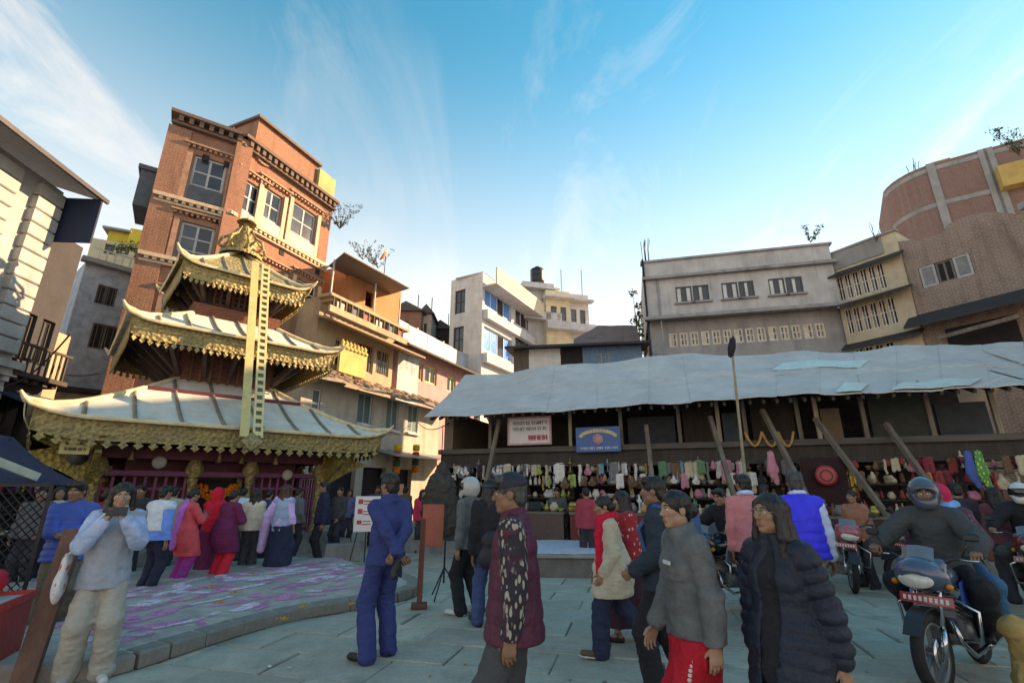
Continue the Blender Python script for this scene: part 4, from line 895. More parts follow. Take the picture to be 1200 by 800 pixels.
rods(fg, 757, 305, 6, 1.3, 'rusty starter bars sticking up at the end of the grey block')
# ------------------------------------------------------------------ narrow carved-window house
n0 = fg.world(fg.w + .02, .3); n1 = atY(1056, 300, 20.5); fn = Frame(n0, n1)
nh = froot(fn, 'carved_window_house', 'narrow cream house with two rows of tall carved casements', 'building')
zt = fn.px(1000, 289)[1]; M_CRM2 = plaster('pale_cream', (.54, .46, .34), .45)
def row(x0, x1, y0, y1, n, off=0):
    a, b = fn.px(x0, (y0 + y1) / 2, off)[0], fn.px(x1, (y0 + y1) / 2, off)[0]; z1, z0 = fn.px((x0 + x1) / 2, y0, off)[1], fn.px((x0 + x1) / 2, y1, off)[1]
    return [(a + (b - a) * k / n + .03, a + (b - a) * (k + 1) / n - .03, z0, z1) for k in range(n)]
r1 = row(979, 1040, 315, 346, 6); r2 = row(989, 1053, 354, 386, 6); r3 = row(1000, 1050, 404, 415, 4)
mb = MB(); wall(mb, 0, fn.w, 0, zt, r1 + r2 + r3); shell(mb, 0, fn.w, 0, zt, 6); mb.build('wall', M_CRM2, nh)
for r in r1 + r2 + r3: window(nh, r, mat('carved_white', (.66, .60, .54), .8, .3, 8., .4, 40.), [M_GLASSD, M_DARK], 1, 1, .05, .05)
za = fn.px(1015, 310)[1]; zb_ = fn.px(1018, 350)[1]; zc = fn.px(1022, 400)[1]
for z, d in ((za, .5), (zb_, .9), (zc, .5)):
    mb = MB(); mb.slab([[(u, -d, z - .18), (u, -.003, z + .12)] for u in (-.1, fn.w + .15)], .09); mb.build('eave', mat('black_roof', (.035, .035, .04)), nh)
MB().box(.0, fn.w * .8, -.06, -.003, za + .25, zt).build('parapet_panel', plaster('grey_panel', (.30, .29, .28), .5), nh)
MB().box(-.05, fn.w + .05, -.12, .3, zt, zt + .1).build('coping', M_GRYD, nh)
# ------------------------------------------------------------------ old rough brick house on the right
o0 = fn.world(fn.w + .02, .1); o1 = atY(1215, 300, 17.0); fo = Frame(o0, o1)
oh = froot(fo, 'rough_brick_house', 'crumbling brown brick house with one wide shuttered window', 'building')
M_OBR = brick('brown_brick', (.31, .195, .15), (.19, .12, .095), (.36, .31, .28), .24, .085, .022, .6)
za, zb_ = fo.px(1050, 284)[1], fo.px(1215, 252)[1]; rw = fo.rect(1076, 304, 1142, 330)
mb = MB(); wall(mb, 0, fo.w, 0, min(za, zb_) - .2, [rw], 0, .25); shell(mb, 0, fo.w, 0, min(za, zb_) - .2, 5)
mb.build('wall', M_OBR, oh)
mb = MB(); pts = [(1050, 284), (1075, 281), (1102, 274), (1112, 262), (1135, 252), (1160, 248), (1185, 250), (1215, 246)]; base = min(za, zb_) - .2
prof = [(0, base)] + [fo.px(x, y) for x, y in pts] + [(fo.w, base)]; prof = [(max(0, min(fo.w, p[0])), max(base, p[1])) for p in prof]
mb.ext(prof, -.001, .35); mb.build('broken_gable', M_OBR, oh)
a, b, c, d = rw; t3 = (b - a) / 3
window(oh, (a + t3, b - t3, c, d), M_WOODM, M_DARK, 1, 0, .08, .05)
for q, r in enumerate(((a, a + t3), (b - t3, b))): window(oh, (r[0] + .02, r[1] - .02, c, d), M_GREYP, mat('grey_board', (.20, .21, .22), .8), 0, 0, .09, .02)
z = fo.px(1120, 362)[1]
mb = MB(); mb.slab([[(u, -.9, z - .5), (u, .0, z + .15)] for u in np.linspace(fo.px(1065, 370)[0], fo.w + 2, 9)], .1); mb.build('sagging_roof', mat('black_roof', (.035, .035, .04)), oh)
a, b, c, d = fo.rect(1108, 376, 1196, 404, -.02); MB().box(a, b, -.03, -.02, c - .5, d).build('opening_shade_panel', M_DARK, oh)  # dark panel on the wall, the shade of an opening put into its colour
MB().beam((fo.px(1100, 395, -.6)[0], -.6, fo.px(1100, 396, -.6)[1]), (fo.px(1195, 372, -.6)[0], -.6, fo.px(1195, 370, -.6)[1]), .12, .16).build('fallen_beam', M_WOODM, oh)
# ------------------------------------------------------------------ tall unfinished brick tower behind it
t1 = atY(1098, 190, 25.0); ft2 = Frame(t1, atZ(1182, 167, t1.z)); ut = froot(ft2, 'unfinished_tower', 'tall bare brick tower with grey concrete frame and rounded corner', 'building')
M_TBR = brick('raw_brick', (.30, .15, .125), (.24, .115, .10), (.26, .22, .20), .23, .08, .014, .3)
zt = t1.z; W = ft2.w + 5
nC = 7; R0 = 2.6; arc = [(-R0 * math.sin(R(78) * k / nC), R0 * (1 - math.cos(R(78) * k / nC))) for k in range(nC + 1)]
arc = arc[::-1]
P = [(x, y) for x, y in arc] + [(W, 0), (W, 7), (arc[0][0], 7)]
n = len(P); mb = MB(); mb.add([(x, y, 0) for x, y in P] + [(x, y, zt) for x, y in P], [tuple(range(n, 2 * n))] + [(i, (i + 1) % n, n + (i + 1) % n, n + i) for i in range(n)]); mb.build('wall', M_TBR, ut)
m = MB()
for z in (zt - .5, zt - 2.9, zt - 5.8, zt - 8.7):
    h = .28; ps = [(x * 1.0, y - .03) for x, y in arc] + [(W, -.03)]
    for i in range(len(ps) - 1): m.beam((ps[i][0], ps[i][1], z), (ps[i + 1][0], ps[i + 1][1], z), h, .12, 0, (1, 0, 0)) if False else m.add([(ps[i][0], ps[i][1], z), (ps[i + 1][0], ps[i + 1][1], z), (ps[i + 1][0], ps[i + 1][1], z + h), (ps[i][0], ps[i][1], z + h), (ps[i][0], ps[i][1] + .1, z + h), (ps[i + 1][0], ps[i + 1][1] + .1, z + h)], [(0, 1, 2, 3), (3, 2, 5, 4)])
m.build('concrete_band', M_CONC, ut)
for x, y in ((1096, 215), (1158, 200), (1200, 300)):
    u = ft2.px(x, y)[0]; MB().box(u - .2, u + .2, -.06, .02, 0, zt + .02).build('concrete_column', M_CONC, ut)
a, b, c, d = ft2.rect(1170, 192, 1202, 218, -.5); MB().box(a, b + 1, -.7, -.05, c, d).build('ochre_balcony', plaster('ochre_paint', (.52, .36, .13), .3), ut)
a, b, c, d = ft2.rect(1092, 187, 1116, 200, 2); MB().box(a, b, 2, 3.5, zt, d).build('stair_hut', plaster('ochre_render', (.42, .36, .17)), ut)
MB().box(arc[0][0] - .05, arc[0][0] + .0, arc[0][1] + .3, arc[0][1] + 1.1, zt - 6, zt - 3.6).build('side_window', plaster('ochre_paint', (.52, .36, .13)), ut)
rods(ft2, 1074, 206, 5, 1.1, 'starter bars and rag on the corner of the brick tower')
# unseen house added right of the view to keep the sun off the square
M_NB = plaster('sun_block_plaster', (.40, .38, .35), .4)
for i, (x0, y0, x1, y1, h, lab) in enumerate(((15.35, 12.5, 15.7, 4.6, 9.6, 'grey plastered house closing the square beside the market'),)):
    f = Frame((x0, y0), (x1, y1)); f.a += math.pi; f = Frame((x1, y1), (x0, y0)); h_ = froot(f, 'corner_house', lab, 'building')
    # this facade faces -x: its inside lies to the right, so mirror the depth
    mb = MB(); ow = [(.8 + k * 2.0, 1.9 + k * 2.0, 1.2 + j * 2.9, 2.7 + j * 2.9) for k in range(3) for j in range(3)]
    mb.box(0, f.w, -7, -.3, 0, h); mb.build('wall', M_NB, h_)
    for r in ow: MB().box(r[0], r[1], -.35, -.27, r[2], r[3]).build('window', M_GLASSD, h_)
    MB().box(-.2, f.w + .2, -7.2, .1, h, h + .2).build('roof_slab', M_CONC, h_)
# ================================================================== plants and trees
def leaf_cloud(mb, c, r, n, size, rn):
    for k in range(n):
        d = Vector((rn.gauss(0, 1), rn.gauss(0, 1), rn.gauss(0, 1))).normalized() * (rn.random() ** .45); p = Vector(c) + Vector((d.x * r[0], d.y * r[1], d.z * r[2]))
        s = size * rn.uniform(.6, 1.3); E_ = Euler((rn.uniform(-1.2, 1.2), rn.uniform(-1.2, 1.2), rn.uniform(0, 6.28))).to_matrix()
        a = [p + E_ @ Vector(v) for v in ((-s, 0, 0), (0, -s * .45, .1 * s), (s, 0, 0), (0, s * .45, .1 * s))]; mb.add([tuple(x) for x in a], [(0, 1, 2, 3)])
def tree(name, label, base, h, clumps, seed, cat='tree', leaf=.16, mleaf=M_LEAF, nl=90):
    rn = random.Random(seed); t = empty(name, tuple(base), 0, label, cat); tr = MB(); cr_ = MB()
    tr.tube([(0, 0, 0), (.05, .02, h * .35), (-.03, .05, h * .7)], [.11, .085, .05], 7)
    for (x, y, z, r) in clumps:
        tr.tube([(0, .02, h * .3), (x * .5, y * .5, z * .75), (x, y, z)], [.05, .035, .012], 5); leaf_cloud(cr_, (x, y, z), (r, r, r * .8), int(nl * r * r + 25), leaf, rn)
    tr.build('trunk', M_BARK, t); cr_.build('crown', mleaf, t); return t
b = atY(748, 400, 30); tree('roof_tree', 'thin leafy tree growing behind the end of the grey block', (b.x, b.y, b.z - 4), 6, [(.0, 0, 5.6, .55), (.35, 0, 4.9, .6), (-.25, 0, 4.4, .6), (.3, .2, 6.6, .35), (-.1, 0, 7.4, .3), (.1, .2, 3.6, .7)], 3)
b = atY(733, 405, 27); tree('roof_shrub', 'low shrubs on the brick roof beside the blue shed', (b.x, b.y, b.z - .6), .9, [(0, 0, .6, .35), (-.8, 0, .5, .35), (.5, 0, .7, .4)], 5, 'shrub', .1)
def twigs(name, label, base, h, n, seed, leafy=True):
    rn = random.Random(seed); t = empty(name, tuple(base), 0, label, 'plant'); m = MB(); lf = MB()
    for k in range(n):
        a = rn.uniform(-.8, .8); p = [Vector((0, 0, 0))]
        for j in range(4): p.append(p[-1] + Vector((a * .25 * h + rn.uniform(-.06, .06) * h, rn.uniform(-.05, .05), h * .25)))
        m.tube([tuple(q) for q in p], [.02, .016, .012, .008, .004], 5)
        if leafy:
            for q in p[1:]: leaf_cloud(lf, tuple(q), (.12 * h, .12 * h, .12 * h), 7, .07, rn)
    m.build('stems', M_BARK, t)
    if leafy: lf.build('leaves', M_LEAF, t)
b = atY(950, 284, 24); twigs('rooftop_sapling', 'spindly leaning sapling on the roof of the grey block', tuple(b), 1.0, 6, 2)
b = atY(1027, 283, 21); twigs('rooftop_weed', 'dry weeds growing on the roof of the carved window house', tuple(b), 1.1, 6, 6, False)
b = atY(1195, 182, 18); twigs('rooftop_bush', 'bushy plant on top of the unfinished brick tower', tuple(b), 1.3, 9, 8)
b = atY(398, 268, 24.5); twigs('parapet_bush', 'small dry bush on the parapet of the brick tenement', tuple(b), 1.5, 12, 11)
for k, (x, y) in enumerate(((135, 300), (148, 298), (158, 302))):
    b = atY(x, y, 29); tree('potted_plant', 'potted plant on the terrace of the yellow house', tuple(b), .8, [(0, 0, .7, .45), (.3, 0, .5, .3)], 20 + k, 'plant', .12)['group'] = 'potted plants on the yellow house'
for k, (x, y) in enumerate(((425, 290), (437, 296), (443, 300))):
    b = atY(x, y + 14, 27); twigs('terrace_plant', ['straggly plant above tin canopy beside the brick tenement', 'straggly plant above middle of the tin canopy', 'straggly plant above tin canopy beside the satellite dish'][k], tuple(b), 1.2, 5, 30 + k)
for o in list(bpy.data.objects):
    if o.name.startswith('terrace_plant') and o.parent is None: o['group'] = 'plants above the tin canopy'
# ================================================================== bamboo pole with bundle, cables
p0 = fm.world(*fm.px(871, 565, -.5)[:1], -.5, 0); p1_ = fm.px(857, 404, -.5); p1 = fm.world(p1_[0], -.5, p1_[1])
bp = empty('bamboo_pole', tuple(p0), 0, 'tall bamboo pole with black bundle at its tip before market', 'pole'); d = p1 - p0
mb = MB(); mb.tube([tuple(d * t) for t in np.linspace(0, 1, 12)], [.045 - .02 * t for t in np.linspace(0, 1, 12)], 8); mb.build('cane', mat('bamboo', (.30, .24, .16), .6, .3, 6., .2, 20.), bp)
mb = MB(); mb.lathe([(0, -.25), (.06, -.2), (.09, 0), (.07, .2), (.0, .3)], 10, Matrix.Translation(tuple(d * .985)) @ Matrix.Rotation(R(14), 4, 'Y')); mb.build('bundle', mat('black_rag', (.02, .02, .025), .9), bp)
def cable(a, b, sag, name, label):
    a, b = Vector(a), Vector(b); P = [tuple(a.lerp(b, t) - Vector((0, 0, sag * 4 * t * (1 - t)))) for t in np.linspace(0, 1, 14)]
    o = MB().tube(P, .018, 5).build(name, M_IRON); tag(o, label, 'cable')
cable(fl.world(W if False else fl.w - 1, -.3, 5.3), fb.world(1.0, -.2, 6.2), .4, 'overhead_cable', 'black cable slung from plaster house to the pebbledash house')
cable(fl.world(fl.w - .2, -.3, 4.3), ft.world(.3, .3, 4.6), .25, 'overhead_cable', 'black cable slung from plaster house cornice to the temple')
cable(f1.world(7.5, -.2, 5.2), fm.world(.4, .8, 3.5), .3, 'overhead_cable', 'black cable slung from cream house to the market house')
# signs on the market gallery
u0, u1, z0, z1 = fm.rect(595, 488, 646, 521, .75)
s = empty('painted_signboard', tuple(fm.world(u0, .75, z0)), fm.a, 'white painted signboard with pink border on market gallery', 'sign')
MB().box(0, u1 - u0, 0, .04, 0, z1 - z0).build('board', mat('sign_white', (.62, .58, .58), .6, .1), s)
mb = MB(); w, h, b = u1 - u0, z1 - z0, .05; mb.box(0, w, -.02, -.002, 0, b); mb.box(0, w, -.02, -.002, h - b, h); mb.box(0, b, -.019, -.002, b, h - b); mb.box(w - b, w, -.019, -.002, b, h - b); mb.build('border', mat('sign_pink', (.52, .30, .30), .6), s)
scribble(s, .1, w - .08, h * .45, h - .1, -.002, M_INK, 2, 18, 5); scribble(s, w * .45, w - .1, .08, h * .4, -.002, mat('sign_red_ink', (.45, .06, .08), .7), 1, 22, 6)
u0, u1, z0, z1 = fm.rect(675, 500, 727, 529, .72)
s = empty('blue_signboard', tuple(fm.world(u0, .72, z0)), fm.a, 'blue signboard with white lettering and round emblem on market gallery', 'sign'); w, h = u1 - u0, z1 - z0
MB().box(0, w, 0, .04, 0, h).build('board', mat('sign_blue', (.03, .12, .32), .5, .15), s)
scribble(s, .06, w - .06, .03, h * .27, -.002, M_WHITE, 1, 22, 8, head=False)
mb = MB()
for k in range(15): a = math.pi * (.12 + .76 * k / 14); mb.cbox((w / 2 - w * .42 * math.cos(a), -.006, h * .52 + h * .33 * math.sin(a)), (.07, .008, .09), Matrix.Rotation(a - math.pi / 2, 4, 'Y'))
mb.build('lettering', mat('sign_yellow', (.6, .5, .25), .6), s)
mb = MB(); mb.lathe([(0, .0), (h * .22, 0), (h * .22, .012), (0, .013)], 18, Matrix.Translation((w / 2, -.002, h * .5)) @ Matrix.Rotation(R(90), 4, 'X')); mb.build('emblem', mat('emblem', (.55, .30, .32), .6, .5, 30.), s)
# ================================================================== signed-distance modelling for people, clothing and soft goods
def vnoise(P, scale, seed=0):
    """smooth lattice noise, P (N,3) -> (N,) in 0..1"""
    rs = np.random.RandomState(seed).rand(32, 32, 32).astype(np.float32); Q = P * scale; I = np.floor(Q).astype(int); Fq = Q - I; Fq = Fq * Fq * (3 - 2 * Fq); r = 0
    for dx in (0, 1):
        for dy in (0, 1):
            for dz in (0, 1):
                w = (Fq[:, 0] if dx else 1 - Fq[:, 0]) * (Fq[:, 1] if dy else 1 - Fq[:, 1]) * (Fq[:, 2] if dz else 1 - Fq[:, 2])
                r = r + w * rs[(I[:, 0] + dx) % 32, (I[:, 1] + dy) % 32, (I[:, 2] + dz) % 32]
    return r
def V3(*a): return np.array(a, dtype=float)
class SDF:
    def __init__(s): s.p = []; s.post = []
    def cap(s, a, b, ra, rb=None, k=.03, flat=None, quilt=None, op='add'):
        s.p.append(('cap', np.array(a, float), np.array(b, float), ra, ra if rb is None else rb, k, flat, quilt, op)); return s
    def ell(s, c, r, k=.02, rot=None, op='add'):
        s.p.append(('ell', np.array(c, float), np.array(r, float), None, rot, k, None, None, op)); return s
    def cut(s, pt, n, k=0): s.post.append((np.array(pt, float), np.array(n, float), k)); return s      # removes the side the normal points to
    def mesh(s, h, noise=None, seed=1):
        lo = np.full(3, 1e9); hi = -lo
        for q in s.p:
            if q[8] != 'add': continue
            if q[0] == 'cap':
                r = max(q[3], q[4]) * 1.05 + (q[7][1] if q[7] else 0); lo = np.minimum(lo, np.minimum(q[1], q[2]) - r); hi = np.maximum(hi, np.maximum(q[1], q[2]) + r)
            else: r = q[2].max(); lo = np.minimum(lo, q[1] - r); hi = np.maximum(hi, q[1] + r)
        lo -= 3 * h + .01; hi += 3 * h + .01; n = np.ceil((hi - lo) / h).astype(int) + 1
        ax = [lo[i] + h * np.arange(n[i]) for i in range(3)]; V = np.full(n, 1.0, dtype=np.float32)
        for q in s.p:
            k = q[5]
            if q[0] == 'cap': r = max(q[3], q[4]) + (q[7][1] if q[7] else 0); a0 = np.minimum(q[1], q[2]) - r; a1 = np.maximum(q[1], q[2]) + r
            else: a0 = q[1] - q[2].max(); a1 = q[1] + q[2].max()
            pad = k + 3 * h; i0 = np.clip(np.floor((a0 - pad - lo) / h).astype(int), 0, n); i1 = np.clip(np.ceil((a1 + pad - lo) / h).astype(int) + 1, 0, n)
            if (i1 <= i0).any(): continue
            sl = tuple(slice(i0[i], i1[i]) for i in range(3))
            X, Y, Z = np.meshgrid(*[ax[i][sl[i]] for i in range(3)], indexing='ij', sparse=True)
            if q[0] == 'cap':
                a, b = q[1], q[2]; d = b - a; L2 = max(1e-9, d @ d)
                t = np.clip(((X - a[0]) * d[0] + (Y - a[1]) * d[1] + (Z - a[2]) * d[2]) / L2, 0, 1)
                qx, qy, qz = X - a[0] - t * d[0], Y - a[1] - t * d[1], Z - a[2] - t * d[2]
                rr = q[3] + (q[4] - q[3]) * t
                if q[7]: rr = rr + q[7][1] * (np.abs(np.sin(math.pi * t * math.sqrt(L2) / q[7][0] + q[7][2])) ** .6 - .5)
                if q[6] is not None:
                    f = np.array(q[6][0], float); f = f / np.linalg.norm(f); c = q[6][1]; m = (qx * f[0] + qy * f[1] + qz * f[2]) * (c - 1)
                    qx, qy, qz = qx + m * f[0], qy + m * f[1], qz + m * f[2]
                D = np.sqrt(qx * qx + qy * qy + qz * qz) - rr
            else:
                c, r, rot = q[1], q[2], q[4]; x, y, z = X - c[0], Y - c[1], Z - c[2]
                if rot is not None:
                    M_ = np.array(rot); x, y, z = M_[0, 0] * x + M_[1, 0] * y + M_[2, 0] * z, M_[0, 1] * x + M_[1, 1] * y + M_[2, 1] * z, M_[0, 2] * x + M_[1, 2] * y + M_[2, 2] * z
                k0 = np.sqrt((x / r[0]) ** 2 + (y / r[1]) ** 2 + (z / r[2]) ** 2); k1 = np.sqrt((x / r[0] ** 2) ** 2 + (y / r[1] ** 2) ** 2 + (z / r[2] ** 2) ** 2) + 1e-6
                D = k0 * (k0 - 1) / k1
            v = V[sl]
            if q[8] == 'add':
                if k > 0: hh = np.maximum(k - np.abs(v - D), 0) / k; v = np.minimum(v, D) - hh * hh * k * .25
                else: v = np.minimum(v, D)
            else:
                D = -D
                if k > 0: hh = np.maximum(k - np.abs(v - D), 0) / k; v = np.maximum(v, D) + hh * hh * k * .25
                else: v = np.maximum(v, D)
            V[sl] = v
        if noise:
            nearm = np.abs(V) < noise[0] * 2.2 + h; idx = np.argwhere(nearm)
            if len(idx):
                P = lo + idx * h; st = np.array(noise[2] if len(noise) > 2 else (1, 1, 1), float)
                a = vnoise(P * st, noise[1], seed); b = vnoise(P * st * np.array((1, 1, 1.5)) + 3.1, noise[1] * 2.0, seed + 1)
                V[nearm] += (noise[0] * (np.abs(2 * a - 1) * 2 - 1) + noise[0] * .7 * (np.abs(2 * b - 1) * 2 - 1)).astype(np.float32)
        if s.post:
            X, Y, Z = np.meshgrid(*ax, indexing='ij', sparse=True)
            for p, nn, k in s.post:
                nn = nn / np.linalg.norm(nn); D = ((X - p[0]) * nn[0] + (Y - p[1]) * nn[1] + (Z - p[2]) * nn[2]).astype(np.float32); V = np.maximum(V, D)
        return nets(V, lo, h)
def nets(V, lo, h):
    ins = V < 0; n = V.shape
    c = [ins[i:n[0] - 1 + i, j:n[1] - 1 + j, k:n[2] - 1 + k] for i in (0, 1) for j in (0, 1) for k in (0, 1)]
    cnt = sum(x.astype(np.int8) for x in c); act = (cnt > 0) & (cnt < 8); idx = np.argwhere(act)
    ids = np.full(act.shape, -1, dtype=np.int64); ids[act] = np.arange(len(idx))
    if len(idx) == 0: return np.zeros((0, 3)), np.zeros((0, 4), int)
    vals = {}; off = [(i, j, k) for i in (0, 1) for j in (0, 1) for k in (0, 1)]
    for o in off: vals[o] = V[idx[:, 0] + o[0], idx[:, 1] + o[1], idx[:, 2] + o[2]]
    pos = np.zeros((len(idx), 3)); num = np.zeros(len(idx))
    for o in off:
        for a in range(3):
            if o[a]: continue
            o2 = list(o); o2[a] = 1; o2 = tuple(o2); v0, v1 = vals[o], vals[o2]; m = (v0 < 0) != (v1 < 0); t = np.where(m, v0 / np.where(m, v0 - v1, 1), 0)
            p = np.array(o, float)[None, :].repeat(len(idx), 0); p[:, a] = t; pos += p * m[:, None]; num += m
    P = lo + (idx + pos / num[:, None]) * h; Q = []
    for a in range(3):
        sl0 = [slice(None)] * 3; sl1 = [slice(None)] * 3; sl0[a] = slice(0, n[a] - 1); sl1[a] = slice(1, n[a])
        s0, s1 = ins[tuple(sl0)], ins[tuple(sl1)]; e = np.argwhere(s0 != s1); b, c_ = (a + 1) % 3, (a + 2) % 3
        e = e[(e[:, b] > 0) & (e[:, b] < n[b] - 1) & (e[:, c_] > 0) & (e[:, c_] < n[c_] - 1)]
        if not len(e): continue
        def cell(db, dc): x = e.copy(); x[:, b] += db; x[:, c_] += dc; return ids[x[:, 0], x[:, 1], x[:, 2]]
        q = np.stack([cell(-1, -1), cell(0, -1), cell(0, 0), cell(-1, 0)], 1); fl = ~s0[e[:, 0], e[:, 1], e[:, 2]]; q[fl] = q[fl][:, ::-1]; Q.append(q)
    return P, np.concatenate(Q)
def npmesh(name, P, Q, mat_, cols=None):
    me = bpy.data.meshes.new(name); me.vertices.add(len(P)); me.vertices.foreach_set('co', np.asarray(P, np.float32).ravel())
    me.loops.add(Q.size); me.loops.foreach_set('vertex_index', Q.ravel().astype(np.int32)); me.polygons.add(len(Q))
    me.polygons.foreach_set('loop_start', np.arange(0, Q.size, 4, dtype=np.int32)); me.polygons.foreach_set('use_smooth', np.ones(len(Q), bool))
    me.update(calc_edges=True); me.materials.append(mat_)
    if cols is not None:
        at = me.color_attributes.new('Col', 'FLOAT_COLOR', 'POINT'); at.data.foreach_set('color', np.asarray(cols, np.float32).ravel())
    return me
def unit(v): v = np.array(v, float); return v / (np.linalg.norm(v) + 1e-9)
# ------------------------------------------------------------------ head, hand and hair shapes (cached)
_C = {}
def head_shape(kind, h):
    key = ('head', kind, h)
    if key in _C: return _C[key]
    s = SDF(); f = kind == 'f'
    s.ell((0, .012, .030), (.073, .092, .084)); s.ell((0, -.026, -.036), (.055 if f else .059, .060, .076), .03); s.ell((0, -.062, -.096 if f else -.098), (.020 if f else .026, .022, .017), .03)
    for x in (-1, 1):
        s.ell((x * .041, -.054, -.016), (.022, .02, .02), .025); s.ell((x * .075, .010, -.006), (.010, .022, .032), .008)
        s.ell((x * .047, -.010, -.068), (.018, .03, .02), .03)
    s.cap((-.036, -.074, .024), (.036, -.074, .024), .011, .011, .018)
    s.cap((0, -.084, .014), (0, -.104, -.026), .007, .0115, .014); s.ell((.011, -.094, -.031), (.008, .009, .007), .008); s.ell((-.011, -.094, -.031), (.008, .009, .007), .008)
    for x in (-1, 1): s.ell((x * .031, -.093, .004), (.018, .016, .011), .014, None, 'sub')
    for x in (-1, 1): s.ell((x * .031, -.0715, .004), (.0135, .0135, .0125), .002)
    s.cap((-.019, -.083, -.058), (.019, -.083, -.058), .006, .006, .010); s.cap((-.015, -.083, -.069), (.015, -.083, -.069), .0065, .0065, .010)
    s.cap((-.021, -.098, -.0635), (.021, -.098, -.0635), .0035, .0035, .004, None, None, 'sub')
    s.cap((0, .018, -.06), (0, .030, -.18), .052 if f else .058, .056 if f else .064, .03)
    P, Q = s.mesh(h); col = np.zeros((len(P), 4)); col[:, 3] = 1; x, y, z = P.T; ax = np.abs(x)
    lip = np.exp(-((x / .022) ** 4 + ((z + .0635) / .0115) ** 4)) * (y < -.07); col[:, 0] = lip
    ed = np.sqrt((ax - .031) ** 2 + (y + .0715) ** 2 + (z - .004) ** 2); eye = (ed < .0152) & (y < -.075) & (np.abs(z - .004) < .0072); col[:, 1] = eye
    col[:, 2] = ((ax - .031) ** 2 + (z - .004) ** 2 < .0062 ** 2) & (y < -.075) | ((np.abs(z - .0255 - .012 * (1 - ((ax - .03) / .024) ** 2) * .4) < (.0042 if f else .006)) & (ax > .011) & (ax < .053) & (y < -.05)) | ((np.abs(z - .0125) < .0022) & (np.abs(ax - .031) < .015) & (y < -.06))
    _C[key] = (P, Q, col); return _C[key]
def hand_shape(pose, h):
    key = ('hand', pose, h)
    if key in _C: return _C[key]
    curl = {'relax': (.22, .38, .3), 'grip': (1.0, 1.25, .8), 'phone': (.55, .9, .5), 'flat': (.05, .08, .08)}[pose]
    s = SDF(); s.cap((0, 0, .03), (0, 0, -.015), .026, .028, .01, ((1, 0, 0), 1.3)); s.cap((0, -.008, -.02), (0, -.014, -.075), .028, .028, .012, ((1, 0, 0), 2.0)); s.cap((0, .010, -.02), (0, .016, -.07), .026, .025, .012, ((1, 0, 0), 2.0))
    for i, (y, L, r) in enumerate(((-.032, .072, .0092), (-.011, .080, .0096), (.010, .074, .0092), (.030, .058, .0082))):
        p = np.array((0, y, -.080 + (.006 if i == 3 else 0) - (.004 if i == 1 else 0))); a = .05 * i
        for j, fr in enumerate((.46, .31, .25)):
            a += curl[j] * (1 + .1 * i); q = p + L * fr * np.array((-math.sin(a), (y) * .12, -math.cos(a))); s.cap(p, q, r - .0007 * j, r - .0007 * (j + 1), .004); p = q
    t = np.array((-.008, -.030, -.028)); d = unit((-.35, -.75, -.75)) if pose != 'grip' else unit((-.9, -.35, -.6)); q = t + .042 * d; s.cap(t, q, .0135, .0105, .010)
    d2 = unit((-.35, -.35, -.95)) if pose != 'grip' else unit((-.7, .5, -.55)); s.cap(q, q + .034 * d2, .0105, .0085, .005)
    _C[key] = s.mesh(h); return _C[key]
def hair_shape(style, h):
    key = ('hair', style, h)
    if key in _C: return _C[key]
    s = SDF()
    s.ell((0, .016, .034), (.080, .097, .087), .02)
    if style in ('short', 'crop'):
        s.cap((-.05, -.055, .085), (.05, -.055, .088), .026, .026, .03); s.ell((0, .06, -.03), (.066, .045, .06), .02)
        s.ell((0, -.118, -.018), (.075, .085, .085), .01, None, 'sub')
        for x in (-1, 1): s.ell((x * .085, -.02, -.05), (.03, .055, .06), .01, None, 'sub')
    elif style == 'bun':
        s.ell((0, .07, -.02), (.06, .04, .055), .02); s.ell((0, .115, -.015), (.045, .04, .042), .01); s.ell((0, -.118, -.022), (.069, .085, .088), .01, None, 'sub')
        for x in (-1, 1): s.ell((x * .085, -.03, -.06), (.03, .05, .06), .01, None, 'sub')
    elif style in ('long', 'mid'):
        L = .42 if style == 'long' else .26
        for x in (-1, 1):
            s.cap((x * .055, .03, .02), (x * .078, .045, -.14), .048, .045, .04); s.cap((x * .078, .045, -.14), (x * .075, .085, -L), .045, .034, .03); s.cap((x * .072, -.02, .05), (x * .092, -.015, -.13), .020, .024, .03); s.cap((x * .092, -.015, -.13), (x * .098, -.02, -L + .08), .024, .018, .02)
        s.cap((0, .06, 0), (0, .095, -L - .02), .055, .045, .04); s.ell((0, -.120, -.030), (.062, .085, .102), .01, None, 'sub')
    elif style == 'braid':
        s.cap((0, .08, 0), (0, .11, -.12), .04, .03, .02); s.cap((0, .11, -.12), (0, .125, -.5), .034, .026, .02, None, (.05, .010, 0)); s.ell((0, -.118, -.022), (.069, .085, .088), .01, None, 'sub')
    P, Q = s.mesh(h, (.0055, 34., (1.6, 1.6, .22)), 5)
    _C[key] = (P, Q); return _C[key]
